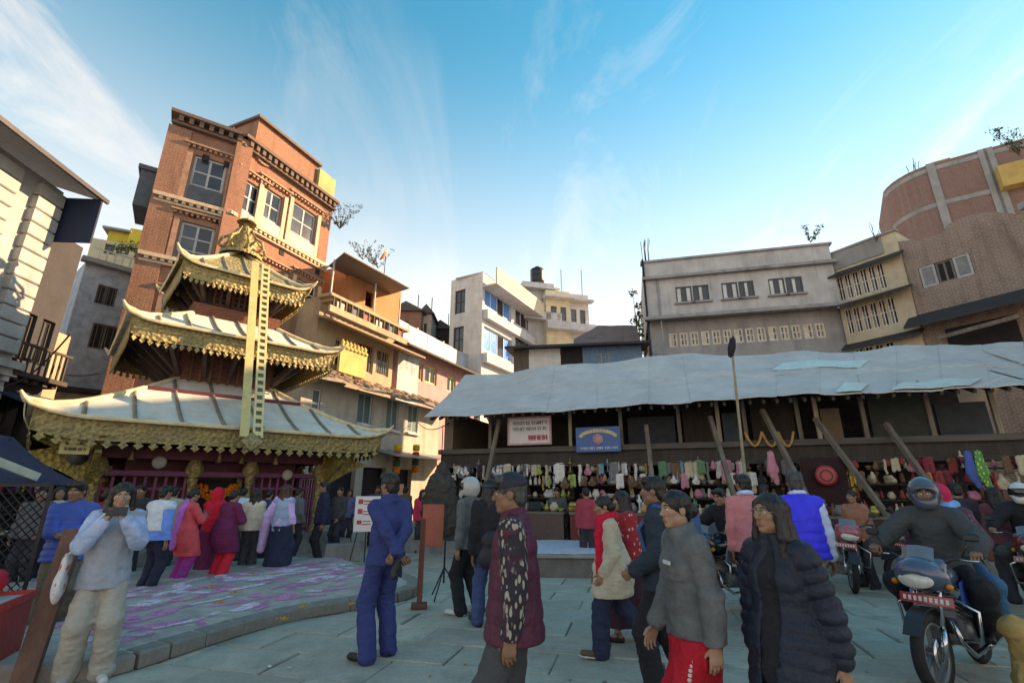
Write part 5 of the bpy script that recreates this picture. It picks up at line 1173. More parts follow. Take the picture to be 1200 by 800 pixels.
# ------------------------------------------------------------------ materials for people
def skin_mat(tone):
    key = 'skin_%d' % tone
    if key in _M: return _M[key]
    c = [(.40, .225, .15), (.33, .175, .11), (.26, .13, .08), (.20, .10, .065)][tone]
    t = NT(key); v = t.co(); at = t.n('ShaderNodeVertexColor', _layer_name='Col'); sp = t.n('ShaderNodeSeparateColor'); t.l(at.outputs['Color'], sp.inputs[0])
    b = t.mix(t.rng(t.noise(v, 18, 4), .3, .7), sc3(c, .88), sc3(c, 1.1)); b = t.mix(t.rng(t.noise(v, 5, 2), .4, .65, 0, .35), b, (c[0] * 1.1, c[1] * .85, c[2] * .8))
    b = t.mix(sp.outputs[0], b, (c[0] * .85, c[1] * .55, c[2] * .6)); b = t.mix(sp.outputs[1], b, (.62, .58, .54)); b = t.mix(sp.outputs[2], b, (.012, .010, .010))
    t.l(b, t.b.inputs['Base Color']); t.b.inputs['Roughness'].default_value = .48; t.b.inputs['Specular IOR Level'].default_value = .35
    t.b.inputs['Subsurface Weight'].default_value = .08; t.b.inputs['Subsurface Radius'].default_value = (.01, .004, .002)
    t.l(t.bump(t.noise(v, 220, 3), .12, .004), t.b.inputs['Normal']); _M[key] = t.m; return t.m
M_HAIR = mat('black_hair', (.014, .012, .012), .42, .5, 30., .6, 90., stretch=(1.6, 1.6, .15), spec=.4, bd=.006)
M_HAIRG = mat('greying_hair', (.06, .055, .052), .5, .6, 30., .6, 90., stretch=(1.6, 1.6, .15), bd=.006)
M_HAIRB = mat('brown_hair', (.055, .022, .012), .42, .5, 30., .6, 90., stretch=(1.6, 1.6, .15), bd=.006)
def fab(name, c, rough=.85, var=.16, weave=26., bump=.5, sheen=.0): return mat('fabric_' + name, sc3(c, 1.3), rough, var, 9., .5, 24., spec=.25, bd=.03)
def pattern(name, c1, c2, scale=22., thr=.12, stretch=(1, 1, .6), c3=None, rough=.85):
    key = 'print_' + name
    if key in _M: return _M[key]
    t = NT(key); v = t.co(); mp_ = t.n('ShaderNodeMapping'); mp_.inputs['Scale'].default_value = stretch; t.l(v, mp_.inputs[0])
    vo = t.n('ShaderNodeTexVoronoi', Scale=scale, Randomness=.9); t.l(mp_.outputs[0], vo.inputs['Vector']); m = t.rng(vo.outputs['Distance'], thr * 2.6, thr * 3.2, 1, 0)
    n_ = t.noise(v, 60, 3); b = t.mix(m, t.mix(t.rng(n_, .3, .7), sc3(c1, .8), sc3(c1, 1.15)), c2)
    if c3: b = t.mix(t.rng(t.noise(v, 7, 2), .52, .60), b, c3)
    t.l(b, t.b.inputs['Base Color']); t.b.inputs['Roughness'].default_value = rough; t.l(t.bump(t.noise(v, 240, 3), .25, .003), t.b.inputs['Normal']); _M[key] = t.m; return t.m
M_SHOEB = mat('black_shoe', (.015, .015, .016), .45, .2); M_SHOEW = mat('white_shoe', (.55, .54, .52), .6, .15); M_SHOEN = mat('brown_shoe', (.12, .07, .04), .5, .2)
# ------------------------------------------------------------------ person
def ik(a, b, l1, l2, pole):
    a, b = np.array(a, float), np.array(b, float); d = b - a; L = np.linalg.norm(d); L_ = min(L, (l1 + l2) * .999); u = d / (L + 1e-9)
    x = (l1 * l1 - l2 * l2 + L_ * L_) / (2 * L_); y = math.sqrt(max(0, l1 * l1 - x * x)); p = np.array(pole, float); p = p - u * (p @ u); p = unit(p)
    return a + u * x + p * y, a + u * L_
def person(label, loc, rz, H=1.68, sex='m', tone=1, pose=None, wear=(), hair='short', hairm=None, detail=2, group=None, name='person'):
    """pose keys: lean, pelvis, legs=((ankle+X),(ankle-X)), arms=(spec+X, spec-X), head=(yaw,pitch), hands, sit.  faces local -Y; +X is the person's left"""
    pose = pose or {}; s = H / 1.70; root = empty(name, tuple(loc), rz, label, 'person', group)
    h = {3: .0095, 2: .014, 1: .020}[detail]; hh = {3: .0045, 2: .007, 1: .010}[detail]; hn = {3: .0042, 2: .006, 1: .008}[detail]
    sk = skin_mat(tone); fem = sex == 'f'; sw = .148 if fem else .168; hw = .080 if fem else .076
    Pv = V3(0, 0, .93) + np.array(pose.get('pelvis', (0, 0, 0)), float); ln = R(pose.get('lean', 0)); tw = R(pose.get('twist', 0)); sl = R(pose.get('side', 0))
    sp_ = unit((math.sin(sl), -math.sin(ln), math.cos(ln))); lat = V3(math.cos(tw), math.sin(tw), 0); lat = unit(lat - sp_ * (lat @ sp_)); fwd = -np.cross(sp_, lat); fwd = unit(np.cross(lat, sp_)) * 1.0
    fwd = unit(np.cross(sp_, lat)) * -1.0
    chest = Pv + sp_ * .34; nk = Pv + sp_ * .50; shc = Pv + sp_ * .430
    hy, hp = pose.get('head', (0, 0)); Mh = Matrix.Rotation(tw + R(hy), 3, 'Z') @ Matrix.Rotation(R(hp), 3, 'X') @ Matrix.Rotation(0, 3, 'Y'); Mh = np.array(Mh)
    hc = nk + sp_ * .045 + Mh @ V3(0, -.028, .100)
    hips = [Pv + V3(sx * hw, 0, -.02) for sx in (1, -1)]; legs = pose.get('legs', ((.10, 0, .085), (-.10, .02, .085))); L1, L2 = .445, .42
    knees = []; ank = []; kp = pose.get('knee', ((.08, -1, 0), (-.08, -1, 0)))
    for i in (0, 1): kn, an = ik(hips[i], np.array(legs[i], float), L1, L2, kp[i]); knees.append(kn); ank.append(an)
    fd = pose.get('feet', (8, -8)); fpt = pose.get('toe', (0, 0)); toes = []
    for i in (0, 1): a = R(fd[i]); e = R(fpt[i]); toes.append(ank[i] + V3(math.sin(a) * .165 * math.cos(e), -math.cos(a) * .165 * math.cos(e), -.052 - .165 * math.sin(e)))
    sho = [shc + lat * sw * sx for sx in (1, -1)]; arms = pose.get('arms', (None, None)); elb = []; wri = []; AU, AF = .285, .25
    for i, sx in ((0, 1), (1, -1)):
        a = arms[i]
        if a is None: a = ('d', (sx * .13, .06, -1), (sx * .05, -.12, -1))
        if a[0] == 'd': e = sho[i] + unit(a[1]) * AU; w = e + unit(a[2]) * AF
        else: e, w = ik(sho[i], np.array(a[1], float), AU, AF, a[2])
        elb.append(e); wri.append(w)
    S = lambda p: np.asarray(p) * s
    # --- the body: one mesh
    b = SDF(); fl = (fwd, 1.35)
    b.cap(S(Pv), S(chest), .125 * s, .130 * s, .06, fl); [b.cap(S(nk - sp_ * .03), S(sho[i_]), .045 * s, .045 * s, .03) for i_ in (0, 1)]; b.cap(S(chest), S(nk), .10 * s, .055 * s, .05, (fwd, 1.2)); b.cap(S(nk), S(hc - Mh @ V3(0, -.02, .06)), .052 * s, .05 * s, .03)
    for i in (0, 1):
        b.cap(S(hips[i]), S(knees[i]), .078 * s, .052 * s, .05); b.cap(S(knees[i]), S(ank[i]), .052 * s, .036 * s, .03); b.cap(S(knees[i] * .7 + ank[i] * .3 + V3(0, .015, 0)), S(knees[i] * .4 + ank[i] * .6), .045 * s, .035 * s, .04); b.cap(S(ank[i] + V3(0, .03, -.03)), S(toes[i]), .036 * s, .026 * s, .03)
        b.cap(S(sho[i]), S(elb[i]), .047 * s, .036 * s, .05); b.cap(S(elb[i]), S(wri[i]), .037 * s, .025 * s, .02)
    P, Q = b.mesh(max(h, .012)); Ps, Qs, Cs, nb = [P], [Q], [np.tile((0, 0, 0, 1.), (len(P), 1))], len(P)
    hP, hQ, hC = head_shape(sex, hh); Ps.append((hP @ Mh.T + hc) * s); Qs.append(hQ + nb); Cs.append(hC); nb += len(hP)
    hposes = pose.get('hands', ('relax', 'relax'))
    for i, sx in ((0, 1), (1, -1)):
        gP, gQ = hand_shape(hposes[i], hn); gP = gP.copy()
        d = unit(wri[i] - elb[i]); pn = pose.get('palm', (None, None))[i]; pn = np.array(pn, float) if pn is not None else V3(-sx, .15, 0); pn = unit(pn - d * (pn @ d))
        if sx < 0: gP = gP * V3(1, -1, 1); gQ = gQ[:, ::-1]
        Za = -d; Xa = -pn; Ya = np.cross(Za, Xa)
        if sx < 0: pass
        Mx = np.stack([Xa, Ya, Za], 1); Ps.append((gP @ Mx.T + wri[i] + d * .012) * s); Qs.append(gQ + nb); Cs.append(np.tile((0, 0, 0, 1.), (len(gP), 1))); nb += len(gP)
    link('body', npmesh('body', np.concatenate(Ps), np.concatenate(Qs), sk, np.concatenate(Cs)), root)
    if hair:
        rP, rQ = hair_shape(hair, hh * 1.15); link('hair', npmesh('hair', (rP @ Mh.T + hc) * s, rQ, hairm or M_HAIR), root)
    J = dict(P=Pv, sp=sp_, lat=lat, fwd=fwd, chest=chest, nk=nk, sho=sho, elb=elb, wri=wri, hips=hips, knees=knees, ank=ank, toes=toes, hc=hc, Mh=Mh, s=s, h=h, hh=hh, root=root, S=S, fem=fem)
    for n_, wfun in enumerate(wear): wfun(J, 11 + n_ + int(abs(loc[0] * 13)) % 50)
    root['_j'] = 0; del root['_j']
    return J
# ------------------------------------------------------------------ garments: each returns a function of the joints
def garment(name, m, build, noise=(.008, 7.5, (1, 1, 1.25)), hk=1.0):
    def f(J, seed):
        q = SDF(); nz_ = build(q, J); nz_ = nz_ or noise; P, Q = q.mesh(J['h'] * hk, nz_, seed)
        if len(P): o = link(name, npmesh(name, P, Q, m), J['root']); return o
    return f
def top(m, name='jacket', t=.0, hem=-.12, sleeves=True, torso=True, quilt=None, collar=.0, flare=.0, cuff=1.0, long=0.0, slv=.0, hemcut=True, short=False, opn=0):
    def bld(q, J):
        s = J['s']; S = J['S']; fl = (J['fwd'], 1.30); P, sp_ = J['P'], J['sp']; Qa = (quilt[0] * s, quilt[1], 0) if quilt else None
        if torso:
            w = .140 if J['fem'] else .150
            q.cap(S(P + sp_ * (hem - .02 - .0)), S(P + sp_ * .16), (w + .030 + t + flare) * s, (w - .008 + t) * s, .05, (J['fwd'], 1.16), Qa); q.cap(S(P + sp_ * .16), S(J['chest'] - sp_ * .02), (w - .008 + t) * s, (w - .004 + t) * s, .05, fl, Qa)
            [q.cap(S(J['nk'] - sp_ * .035), S(J['sho'][i_]), (.056 + t * .5) * s, (.056 + t * .7) * s, .035) for i_ in (0, 1)]; q.cap(S(J['chest'] - sp_ * .02), S(J['nk'] - sp_ * .02), (.115 + t) * s, (.060 + t * .4) * s, .04, (J['fwd'], 1.2))
            if J['fem']: 
                for sx in (1, -1): q.cap(S(J['chest'] - sp_ * .04 + J['lat'] * .062 * sx + J['fwd'] * .075), S(J['chest'] - sp_ * .06 + J['lat'] * .065 * sx + J['fwd'] * .075), (.058 + t * .4) * s, (.058 + t * .4) * s, .06)
            if long > 0:
                mid = (J['knees'][0] + J['knees'][1]) / 2; q.cap(S(P), S(P + (mid - P) * long), (.160 + t + flare) * s, (.175 + t + flare) * s, .08, (J['fwd'], 1.15), Qa)
                for i in (0, 1): q.cap(S(J['hips'][i]), S(J['hips'][i] + (J['knees'][i] - J['hips'][i]) * long), (.10 + t) * s, (.10 + t) * s, .10)
            if collar: q.cap(S(J['nk'] - sp_ * .0), S(J['nk'] + sp_ * .045 + J['fwd'] * .005), (.070 + collar) * s, (.064 + collar) * s, .03)
        if sleeves:
            for i in (0, 1):
                sh, e, w = J['sho'][i], J['elb'][i], J['wri'][i]
                q.cap(S(sh), S(e), (.057 + t * .75 + slv) * s, (.050 + t * .7 + slv) * s, .014 if torso else .02, None, Qa)
                if not short: q.cap(S(e), S(e + (w - e) * .93), (.053 + t * .8 + slv) * s, (.041 + t * .7 * cuff + slv * .5) * s, .006, None, Qa)
        if opn: q.cap(S(J['nk'] + J['fwd'] * .13), S(J['P'] + J['fwd'] * .20 - sp_ * .5), opn * s, opn * 1.3 * s, .01, None, None, 'sub')
        if torso and not long: z = S(P + sp_ * hem); q.cut(z, -sp_)
        if long > 0: z = S(P + ((J['knees'][0] + J['knees'][1]) / 2 - P) * long); q.cut(z, V3(0, 0, -1))
        if torso: q.cut(S(J['nk'] + sp_ * (.055 if collar else .022)), sp_ + J['fwd'] * .25)
        return (.003, 12., (1, 1, 1)) if quilt else None
    return garment(name, m, bld)
def trousers(m, wide=.0, name='trousers', top_=.05, z0=.05, k=.04):
    def bld(q, J):
        s = J['s']; S = J['S']
        q.cap(S(J['hips'][0] + V3(-.02, 0, .03)), S(J['hips'][1] + V3(.02, 0, .03)), .098 * s, .098 * s, .05, (J['fwd'], 1.05)); q.cap(S(J['P']), S(J['P'] + J['sp'] * (top_ + .05)), .135 * s, .128 * s, .05, (J['fwd'], 1.3))
        for i in (0, 1):
            q.cap(S(J['hips'][i]), S(J['knees'][i]), .090 * s, (.066 + wide * .6) * s, k); a = J['ank'][i]; kn = J['knees'][i]; q.cap(S(kn), S(a + (a - kn) * .06), (.068 + wide * .6) * s, (.056 + wide) * s, .03)
            e = a + (a - kn) * .07
            q.cut(S(a + (a - kn) * .10), unit(a - kn) * 1.0) if False else None
        sit = J['knees'][0][2] > J['hips'][0][2] - .25
        q.cut(S(J['P'] + J['sp'] * (top_ + .06 if sit else -.055)), J['sp'])
        return (.009, 6.5, (1, 1, 1.1))
    return garment(name, m, bld)
def skirt(m, length=.95, wide=.02, name='skirt', k=.16, up=-.04):
    def bld(q, J):
        s = J['s']; S = J['S']; q.cap(S(J['P'] + J['sp'] * .10), S(J['P']), .125 * s, .135 * s, .05, (J['fwd'], 1.25))
        for i in (0, 1):
            e = J['knees'][i] + (J['ank'][i] - J['knees'][i]) * max(0, (length - .5) * 2); q.cap(S(J['hips'][i]), S(J['knees'][i]), .102 * s, (.092 + wide) * s, k); q.cap(S(J['knees'][i]), S(e), (.092 + wide) * s, (.088 + wide * 2.2) * s, k)
        q.cap(S(J['P']), S((J['ank'][0] + J['ank'][1]) / 2 * length + J['P'] * (1 - length)), .12 * s, (.10 + wide * 2) * s, k)
        z = min((J['knees'][i] + (J['ank'][i] - J['knees'][i]) * max(0, (length - .5) * 2))[2] for i in (0, 1)); q.cut(S(V3(0, 0, z)), V3(0, 0, -1)); q.cut(S(J['P'] + J['sp'] * up), J['sp'])
        return (.014, 13., (1, 1, .16))
    return garment(name, m, bld)
def shoes(m, sole=None):
    def f(J, seed):
        s = J['s']
        for i in (0, 1):
            q = SDF(); a, t = J['ank'][i], J['toes'][i]; d = unit(t - a - V3(0, 0, (t - a)[2] + .052) if False else (t - (a + V3(0, 0, -.052)))); he = a + V3(0, 0, -.052) - d * .045; up = unit(np.cross(np.cross(d, V3(0, 0, 1)), d))
            q.cap(he * s, (t + d * .035) * s, .040 * s, .036 * s, .02, (up, 1.05)); q.cap((a + V3(0, 0, -.03)) * s, (a + V3(0, 0, .01)) * s, .040 * s, .040 * s, .03); q.cut((he - up * .028) * s, -up)
            P, Q = q.mesh(min(J['h'], .012)); o = link('shoe', npmesh('shoe', P, Q, m), J['root'])
            if sole:
                q = SDF(); q.cap((he - up * .03) * s, (t + d * .04 - up * .03) * s, .046 * s, .043 * s, .01, (up, 4.)); P, Q = q.mesh(min(J['h'], .010)); link('sole', npmesh('sole', P, Q, sole), o)
    return f
def chain(m, pts_fn, name, r=.035, flat=None, noise=(.006, 14., (1, 1, 1)), hk=.8, k=.02):
    def bld(q, J):
        for pts in pts_fn(J):
            for i in range(len(pts) - 1):
                a, b = pts[i], pts[i + 1]; ra = a[1] if isinstance(a, tuple) else r; rb = b[1] if isinstance(b, tuple) else r; pa = a[0] if isinstance(a, tuple) else a; pb = b[0] if isinstance(b, tuple) else b
                fl = None
                if flat: fl = (flat[0](J) if callable(flat[0]) else flat[0], flat[1])
                q.cap(J['S'](pa), J['S'](pb), ra * J['s'], rb * J['s'], k, fl)
        return noise
    return garment(name, m, bld, hk=hk)
def collar(m, r=.021, rad=.066, dz=.035):
    return chain(m, lambda J: [[J['nk'] + J['sp'] * (dz - .012 * math.cos(a)) + J['lat'] * rad * math.sin(a) + J['fwd'] * rad * math.cos(a) * 1.05 for a in np.linspace(0, 2 * math.pi, 11)]], 'collar', r, None, (.002, 20.), .7, .008)
def zipper(m, z0=-.08, z1=.44, y=.118, name='zip'):
    def f(J, seed):
        mb = MB(); mb.tube([tuple(J['S'](J['P'] + J['sp'] * t + J['fwd'] * y)) for t in np.linspace(z0, z1, 6)], .006, 5); link(name, mb.mesh(name, m), J['root'])
    return f
def cap_hat(m, name='cap', brim=True):
    def f(J, seed):
        q = SDF(); q.ell((0, .016, .052), (.089, .105, .085), .02)
        q.cut(V3(0, 0, .030), V3(0, .12, -1))
        if brim: q.cap((-.035, -.125, .046), (.035, -.125, .046), .058, .058, .02, ((0, .12, 1), 7.)); q.cap((-.045, -.09, .048), (.045, -.09, .048), .045, .045, .02, ((0, .12, 1), 6.))
        P, Q = q.mesh(J['hh'] * 1.1); link(name, npmesh(name, (P @ J['Mh'].T + J['hc']) * J['s'], Q, m), J['root'])
    return f
def helmet(m, visor, up=False):
    def f(J, seed):
        q = SDF(); q.ell((0, .012, .022), (.125, .145, .135), .02); q.cap((0, .03, -.04), (0, -.06, -.085), .105, .085, .05); q.ell((0, -.135, -.002), (.098, .085, .050), .012, None, 'sub'); q.cut(V3(0, 0, -.125), V3(0, .1, -1)); q.ell((0, -.02, -.10), (.085, .10, .085), .01, None, 'sub')
        P, Q = q.mesh(J['hh'] * 1.3); o = link('helmet', npmesh('helmet', (P @ J['Mh'].T + J['hc']) * J['s'], Q, m), J['root'])
        mb = MB(); T = Matrix.Translation((0, .012, .0)); rows_ = []
        for j in range(7):
            el = (R(-14) + R(38) * j / 6) + (R(38) if up else 0); rr = 1.03; rows_.append([tuple(J['S'](J['Mh'] @ V3(.128 * rr * math.cos(el) * math.sin(a), .012 - .15 * rr * math.cos(el) * math.cos(a), .012 + .14 * rr * math.sin(el)) + J['hc'])) for a in np.linspace(R(-68), R(68), 15)])
        mb.grid(rows_); link('visor', mb.mesh('visor', visor), o)
    return f
def glasses(m):
    def f(J, seed):
        mb = MB(); tr = lambda p: tuple(J['S'](J['Mh'] @ np.array(p) + J['hc']))
        for sx in (-1, 1):
            mb.tube([tr((sx * .031 + .022 * math.cos(a), -.098 + .006 * abs(math.cos(a)), .002 + .019 * math.sin(a))) for a in np.linspace(0, 2 * math.pi, 17)], .0018, 5, cap=False); mb.tube([tr((sx * .053, -.092, .006)), tr((sx * .072, -.05, .008)), tr((sx * .080, .012, .006))], .0016, 5)
        mb.tube([tr((-.009, -.098, .006)), tr((0, -.101, .009)), tr((.009, -.098, .006))], .0016, 5); link('glasses', mb.mesh('glasses', m), J['root'])
    return f
def held(name, label, cat, J, mats, fn, group=None):
    """a thing carried or worn on the body: a top-level object standing where the person stands"""
    r = J['root']; o = empty(name, tuple(r.location), r.rotation_euler.z, label, cat, group); fn(o, J); return o
def sdf_part(name, m, parent, build, h=.012, noise=None, seed=3):
    q = SDF(); build(q); P, Q = q.mesh(h, noise, seed); return link(name, npmesh(name, P, Q, m), parent)
def spot(px, d, y=650): p = atY(px, y, d); return (p.x, d, .035)
# ================================================================== people in the foreground
NAVYU = fab('navy_uniform', (.022, .038, .13)); KHAKI = fab('khaki', (.30, .235, .16)); BLACKF = fab('black', (.016, .016, .019)); CHAR = fab('charcoal', (.05, .052, .056)); DENIM = fab('dark_denim', (.03, .042, .075)); GREYJ = fab('grey_knit', (.10, .105, .105), var=.3)
W_STEP = dict(legs=((.09, -.22, .085), (-.09, .28, .13)), toe=(-6, 35), lean=4)
# 1 woman photographing
J = person('woman in grey top with pale denim sleeves photographing with a phone', spot(128, 4.75), R(36), 1.63, 'f', 0,
    dict(arms=(('t', (.075, -.27, 1.36), (.55, .1, -1)), ('t', (-.085, -.25, 1.34), (-.55, .1, -1))), hands=('phone', 'phone'), palm=((-1, -.2, .2), (1, -.2, .2)), head=(3, 8), legs=((.13, -.02, .085), (-.12, .03, .085))),
    [trousers(fab('beige', (.30, .27, .235)), .035), top(fab('grey_sweat', (.23, .255, .30)), 'sweatshirt', .032, -.17, False, collar=.008), top(fab('pale_denim', (.25, .34, .49), var=.3), 'sleeves', .010, sleeves=True, torso=False, slv=.010), shoes(M_SHOEW)], 'long', detail=3)
def phone_(o, J):
    w = (J['wri'][0] + J['wri'][1]) / 2 + V3(0.0, -.075, .085); MB().cbox(tuple(w * J['s']), (.150, .009, .074), Matrix.Rotation(R(-12), 4, 'X'), 0, .003).build('case', mat('phone_black', (.02, .02, .022), .35), o); MB().cbox(tuple((w + V3(-.05, -.007, .018)) * J['s']), (.032, .006, .03), None, 0, .002).build('camera_bump', mat('phone_lens', (.05, .05, .06), .2), o)
held('phone', 'black phone held up sideways by woman in grey top', 'phone', J, None, phone_)
def tote_(o, J):
    s = J['s']
    def bd(q): q.cap(V3(-.30, -.03, .98) * s, V3(-.30, .10, .98) * s, .10, .10, .03, ((1, .1, 0), 3.2)); q.cap(V3(-.31, -.05, .80) * s, V3(-.31, .12, .80) * s, .13, .13, .05, ((1, .1, 0), 3.)); q.cut(V3(0, 0, 1.06) * s, V3(0, 0, 1))
    sdf_part('bag_body', pattern('tote', (.55, .54, .56), (.50, .10, .08), 11., .10, (1, 1, 1)), o, bd, .011, (.006, 9.))
    mb = MB(); mb.tube([tuple(V3(*p) * s) for p in ((-.29, -.04, 1.04), (-.23, -.14, 1.22), (-.10, -.15, 1.40), (.06, -.06, 1.47), (.08, .07, 1.46), (-.05, .15, 1.36), (-.22, .14, 1.18), (-.29, .10, 1.04))], .012, 6); mb.build('strap', fab('tote_strap', (.5, .48, .46)), o)
held('tote_bag', 'pale tote bag with red print on shoulder of photographing woman', 'bag', J, None, tote_)
# 2 man in blue puffer
J = person('man in blue padded jacket with arms folded behind photographing woman', spot(74, 6.1), R(48), 1.66, 'm', 2,
    dict(arms=(('t', (-.03, -.24, 1.10), (1, .1, -.6)), ('t', (.06, -.22, 1.14), (-1, .1, -.6))), hands=('grip', 'relax'), head=(-35, 6), palm=((0, .4, -1), (0, 1, .3))),
    [trousers(fab('olive_brown', (.11, .09, .065)), .02), top(fab('royal_blue', (.022, .075, .30), .45, .2, 90, .2), 'padded_jacket', .03, -.14, quilt=(.075, .018), collar=.012), shoes(M_SHOEN)], 'short', detail=3)
# 3 guard in navy uniform
J = person('guard in navy blue uniform standing with hands clasped behind back', spot(447, 5.3, 720), R(-138), 1.73, 'm', 2,
    dict(arms=(('t', (-.02, .25, .93), (.8, .8, 0)), ('t', (.05, .24, .95), (-.8, .8, 0))), hands=('grip', 'grip'), palm=((0, 1, .2), (0, 1, -.2)), head=(10, 0), legs=((.13, .02, .085), (-.13, -.06, .085)), feet=(20, -14), lean=-2),
    [trousers(NAVYU, .022), top(NAVYU, 'uniform_shirt', .012, -.10, collar=.006), shoes(M_SHOEB)], 'crop', detail=3)
def glove_(o, J):
    q = (J['wri'][0] + J['wri'][1]) / 2 + V3(.02, .05, -.09); s = J['s']
    sdf_part('glove', mat('black_glove', (.02, .02, .022), .6), o, lambda k: (k.cap((q + V3(0, 0, .02)) * s, (q + V3(.03, .01, -.09)) * s, .038, .03, .02), k.cap((q + V3(-.03, 0, -.03)) * s, (q + V3(-.04, 0, -.10)) * s, .02, .012, .02)), .009, (.006, 20.))
held('work_gloves', 'black gloves held behind back of navy uniformed guard', 'gloves', J, None, glove_)
# 4 man with cap
BURG = fab('burgundy', (.085, .018, .035), .55, .25)
J = person('man in dark cap and burgundy gilet over patterned sleeves', spot(603, 3.15), R(-97), 1.66, 'm', 2,
    dict(arms=(('d', (.10, .10, -1), (.04, -.10, -1)), ('d', (-.10, .02, -1), (-.02, -.22, -1))), head=(4, 3), legs=((.09, -.06, .085), (-.09, .12, .085)), palm=((-1, .2, 0), (1, .2, 0))),
    [trousers(CHAR, .03), top(BURG, 'gilet', .03, -.17, False, quilt=(.12, .010), collar=.012), top(pattern('ikat', (.022, .018, .026), (.36, .30, .25), 42., .125, (1, 1, .35), (.05, .016, .03)), 'patterned_sleeves', .014, torso=False, slv=.008), cap_hat(mat('cap_navy', (.018, .022, .035), .7, .2)), shoes(M_SHOEB)], 'crop', M_HAIRG, detail=3)
# 5 couple behind him
J = person('person in grey jacket and pale helmet with white trainers beside patterned-sleeved man', spot(549, 7.0, 700), R(-125), 1.70, 'm', 1,
    dict(arms=(None, ('d', (-.12, -.1, -1), (.1, -.8, -.5))), legs=((.10, -.05, .085), (-.10, .10, .085)), head=(20, 0)), [trousers(BLACKF, .02), top(GREYJ, 'jacket', .02, -.13, collar=.01), shoes(M_SHOEW), helmet(mat('helmet_pale', (.42, .42, .40), .3, .15, coat=.5), M_GLASSD)], None, detail=2)
J = person('person in black jacket and blue jeans walking behind burgundy gilet man', spot(575, 6.3, 700), R(-160), 1.69, 'm', 2,
    dict(W_STEP, arms=(None, ('d', (-.12, .1, -1), (0, -.5, -.8))), head=(30, 0)), [trousers(fab('blue_jeans', (.035, .07, .17)), .015), top(BLACKF, 'jacket', .03, -.12, collar=.01), shoes(M_SHOEB)], 'mid', detail=2)
def sling_(o, J): sdf_part('bag_body', mat('sling_black', (.02, .021, .026), .6), o, lambda k: (k.cap(V3(-.04, .20, .98), V3(.08, .20, .98), .10, .10, .03, ((0, 1, 0), 1.6)), k.cap(V3(-.06, .2, .80), V3(.1, .2, .80), .12, .12, .05, ((0, 1, 0), 1.6))), .014, (.008, 9.))
held('shoulder_bag', 'black slouchy shoulder bag on back of black jacketed walker', 'bag', J, None, sling_)
# 6 woman in beige coat
BEIGE = fab('oatmeal_coat', (.40, .335, .26), var=.2); REDS = fab('red_scarf', (.55, .012, .035)); NAVYT = fab('navy_trousers', (.018, .026, .055))
J = person('woman in oatmeal coat with long red scarf striding in white trainers', spot(722, 5.4, 720), R(-92), 1.50, 'f', 1,
    dict(legs=((.08, -.20, .085), (-.08, .38, .17)), toe=(-8, 48), lean=5, arms=(('d', (.20, .10, -1), (.03, -.55, -.85)), ('d', (-.1, -.12, -1), (-.02, -.4, -1))), head=(6, 8)),
    [trousers(NAVYT, .035), top(BEIGE, 'coat', .03, -.1, long=.72, flare=.03, collar=.006),
     chain(REDS, lambda J: [[J['nk'] + J['fwd'] * .10 + J['sp'] * .00, J['nk'] + J['lat'] * .09 + J['sp'] * .03, J['nk'] - J['fwd'] * .08 + J['sp'] * .03, J['nk'] - J['lat'] * .09 + J['sp'] * .03, J['nk'] + J['fwd'] * .10], [J['nk'] + J['lat'] * .085 + J['fwd'] * .08, J['chest'] + J['lat'] * .10 + J['fwd'] * .135, J['P'] + J['lat'] * .12 + J['fwd'] * .165 + V3(0, 0, .06), J['P'] + J['lat'] * .13 + J['fwd'] * .17 + V3(0, 0, -.16)]], 'scarf', .046), shoes(M_SHOEN, M_SHOEW)], 'bun', detail=3)
J2 = person('woman in red patterned shawl just behind oatmeal coat woman', spot(742, 5.9, 700), R(-95), 1.55, 'f', 1, dict(W_STEP, head=(0, 5)),
    [skirt(fab('dark_plum', (.05, .02, .03)), .9), top(pattern('redprint', (.42, .02, .03), (.62, .42, .36), 26., .09), 'shawl', .05, -.05, sleeves=True, slv=.02), shoes(M_SHOEB)], 'mid', detail=2)
# 7 man with blue backpack
J = person('man in dark jacket and trousers carrying a blue backpack', spot(775, 4.3), R(-118), 1.67, 'm', 2,
    dict(legs=((.09, -.10, .085), (-.09, .16, .09)), arms=(('d', (.12, .05, -1), (-.1, -.75, -.45)), ('d', (-.12, .0, -1), (.2, -.8, -.4))), hands=('grip', 'grip'), head=(5, 0)), [trousers(BLACKF, .02), top(fab('teal_black', (.02, .032, .045)), 'jacket', .02, -.12, collar=.006), shoes(M_SHOEB)], 'short', detail=3)
def pack_(o, J):
    c = J['chest'] - J['fwd'] * .235; s = J['s']; fl = (J['fwd'], 1.35); m = fab('backpack_blue', (.02, .075, .17), .6, .25, 120)
    sdf_part('pack_body', m, o, lambda q: (q.cap((c + J['sp'] * .06) * s, (c - J['sp'] * .22) * s, .13, .15, .03, fl), q.cap((c - J['sp'] * .20 - J['fwd'] * .08) * s, (c - J['sp'] * .10 - J['fwd'] * .08) * s, .09, .08, .02, fl)), .011, (.006, 10.))
    for sx in (1, -1):
        pts = [c + J['lat'] * .07 * sx + J['sp'] * .14 + J['fwd'] * .05, J['sho'][0 if sx > 0 else 1] - J['lat'] * .07 * sx + J['sp'] * .095, J['chest'] + J['lat'] * .11 * sx + J['fwd'] * .145, J['chest'] + J['lat'] * .14 * sx - J['sp'] * .16 + J['fwd'] * .10, J['chest'] + J['lat'] * .15 * sx - J['sp'] * .2 - J['fwd'] * .08]
        MB().tube([tuple(p * s) for p in pts], .022, 6).build('strap', m, o)
held('backpack', 'blue backpack on back of dark jacketed man', 'backpack', J, None, pack_)
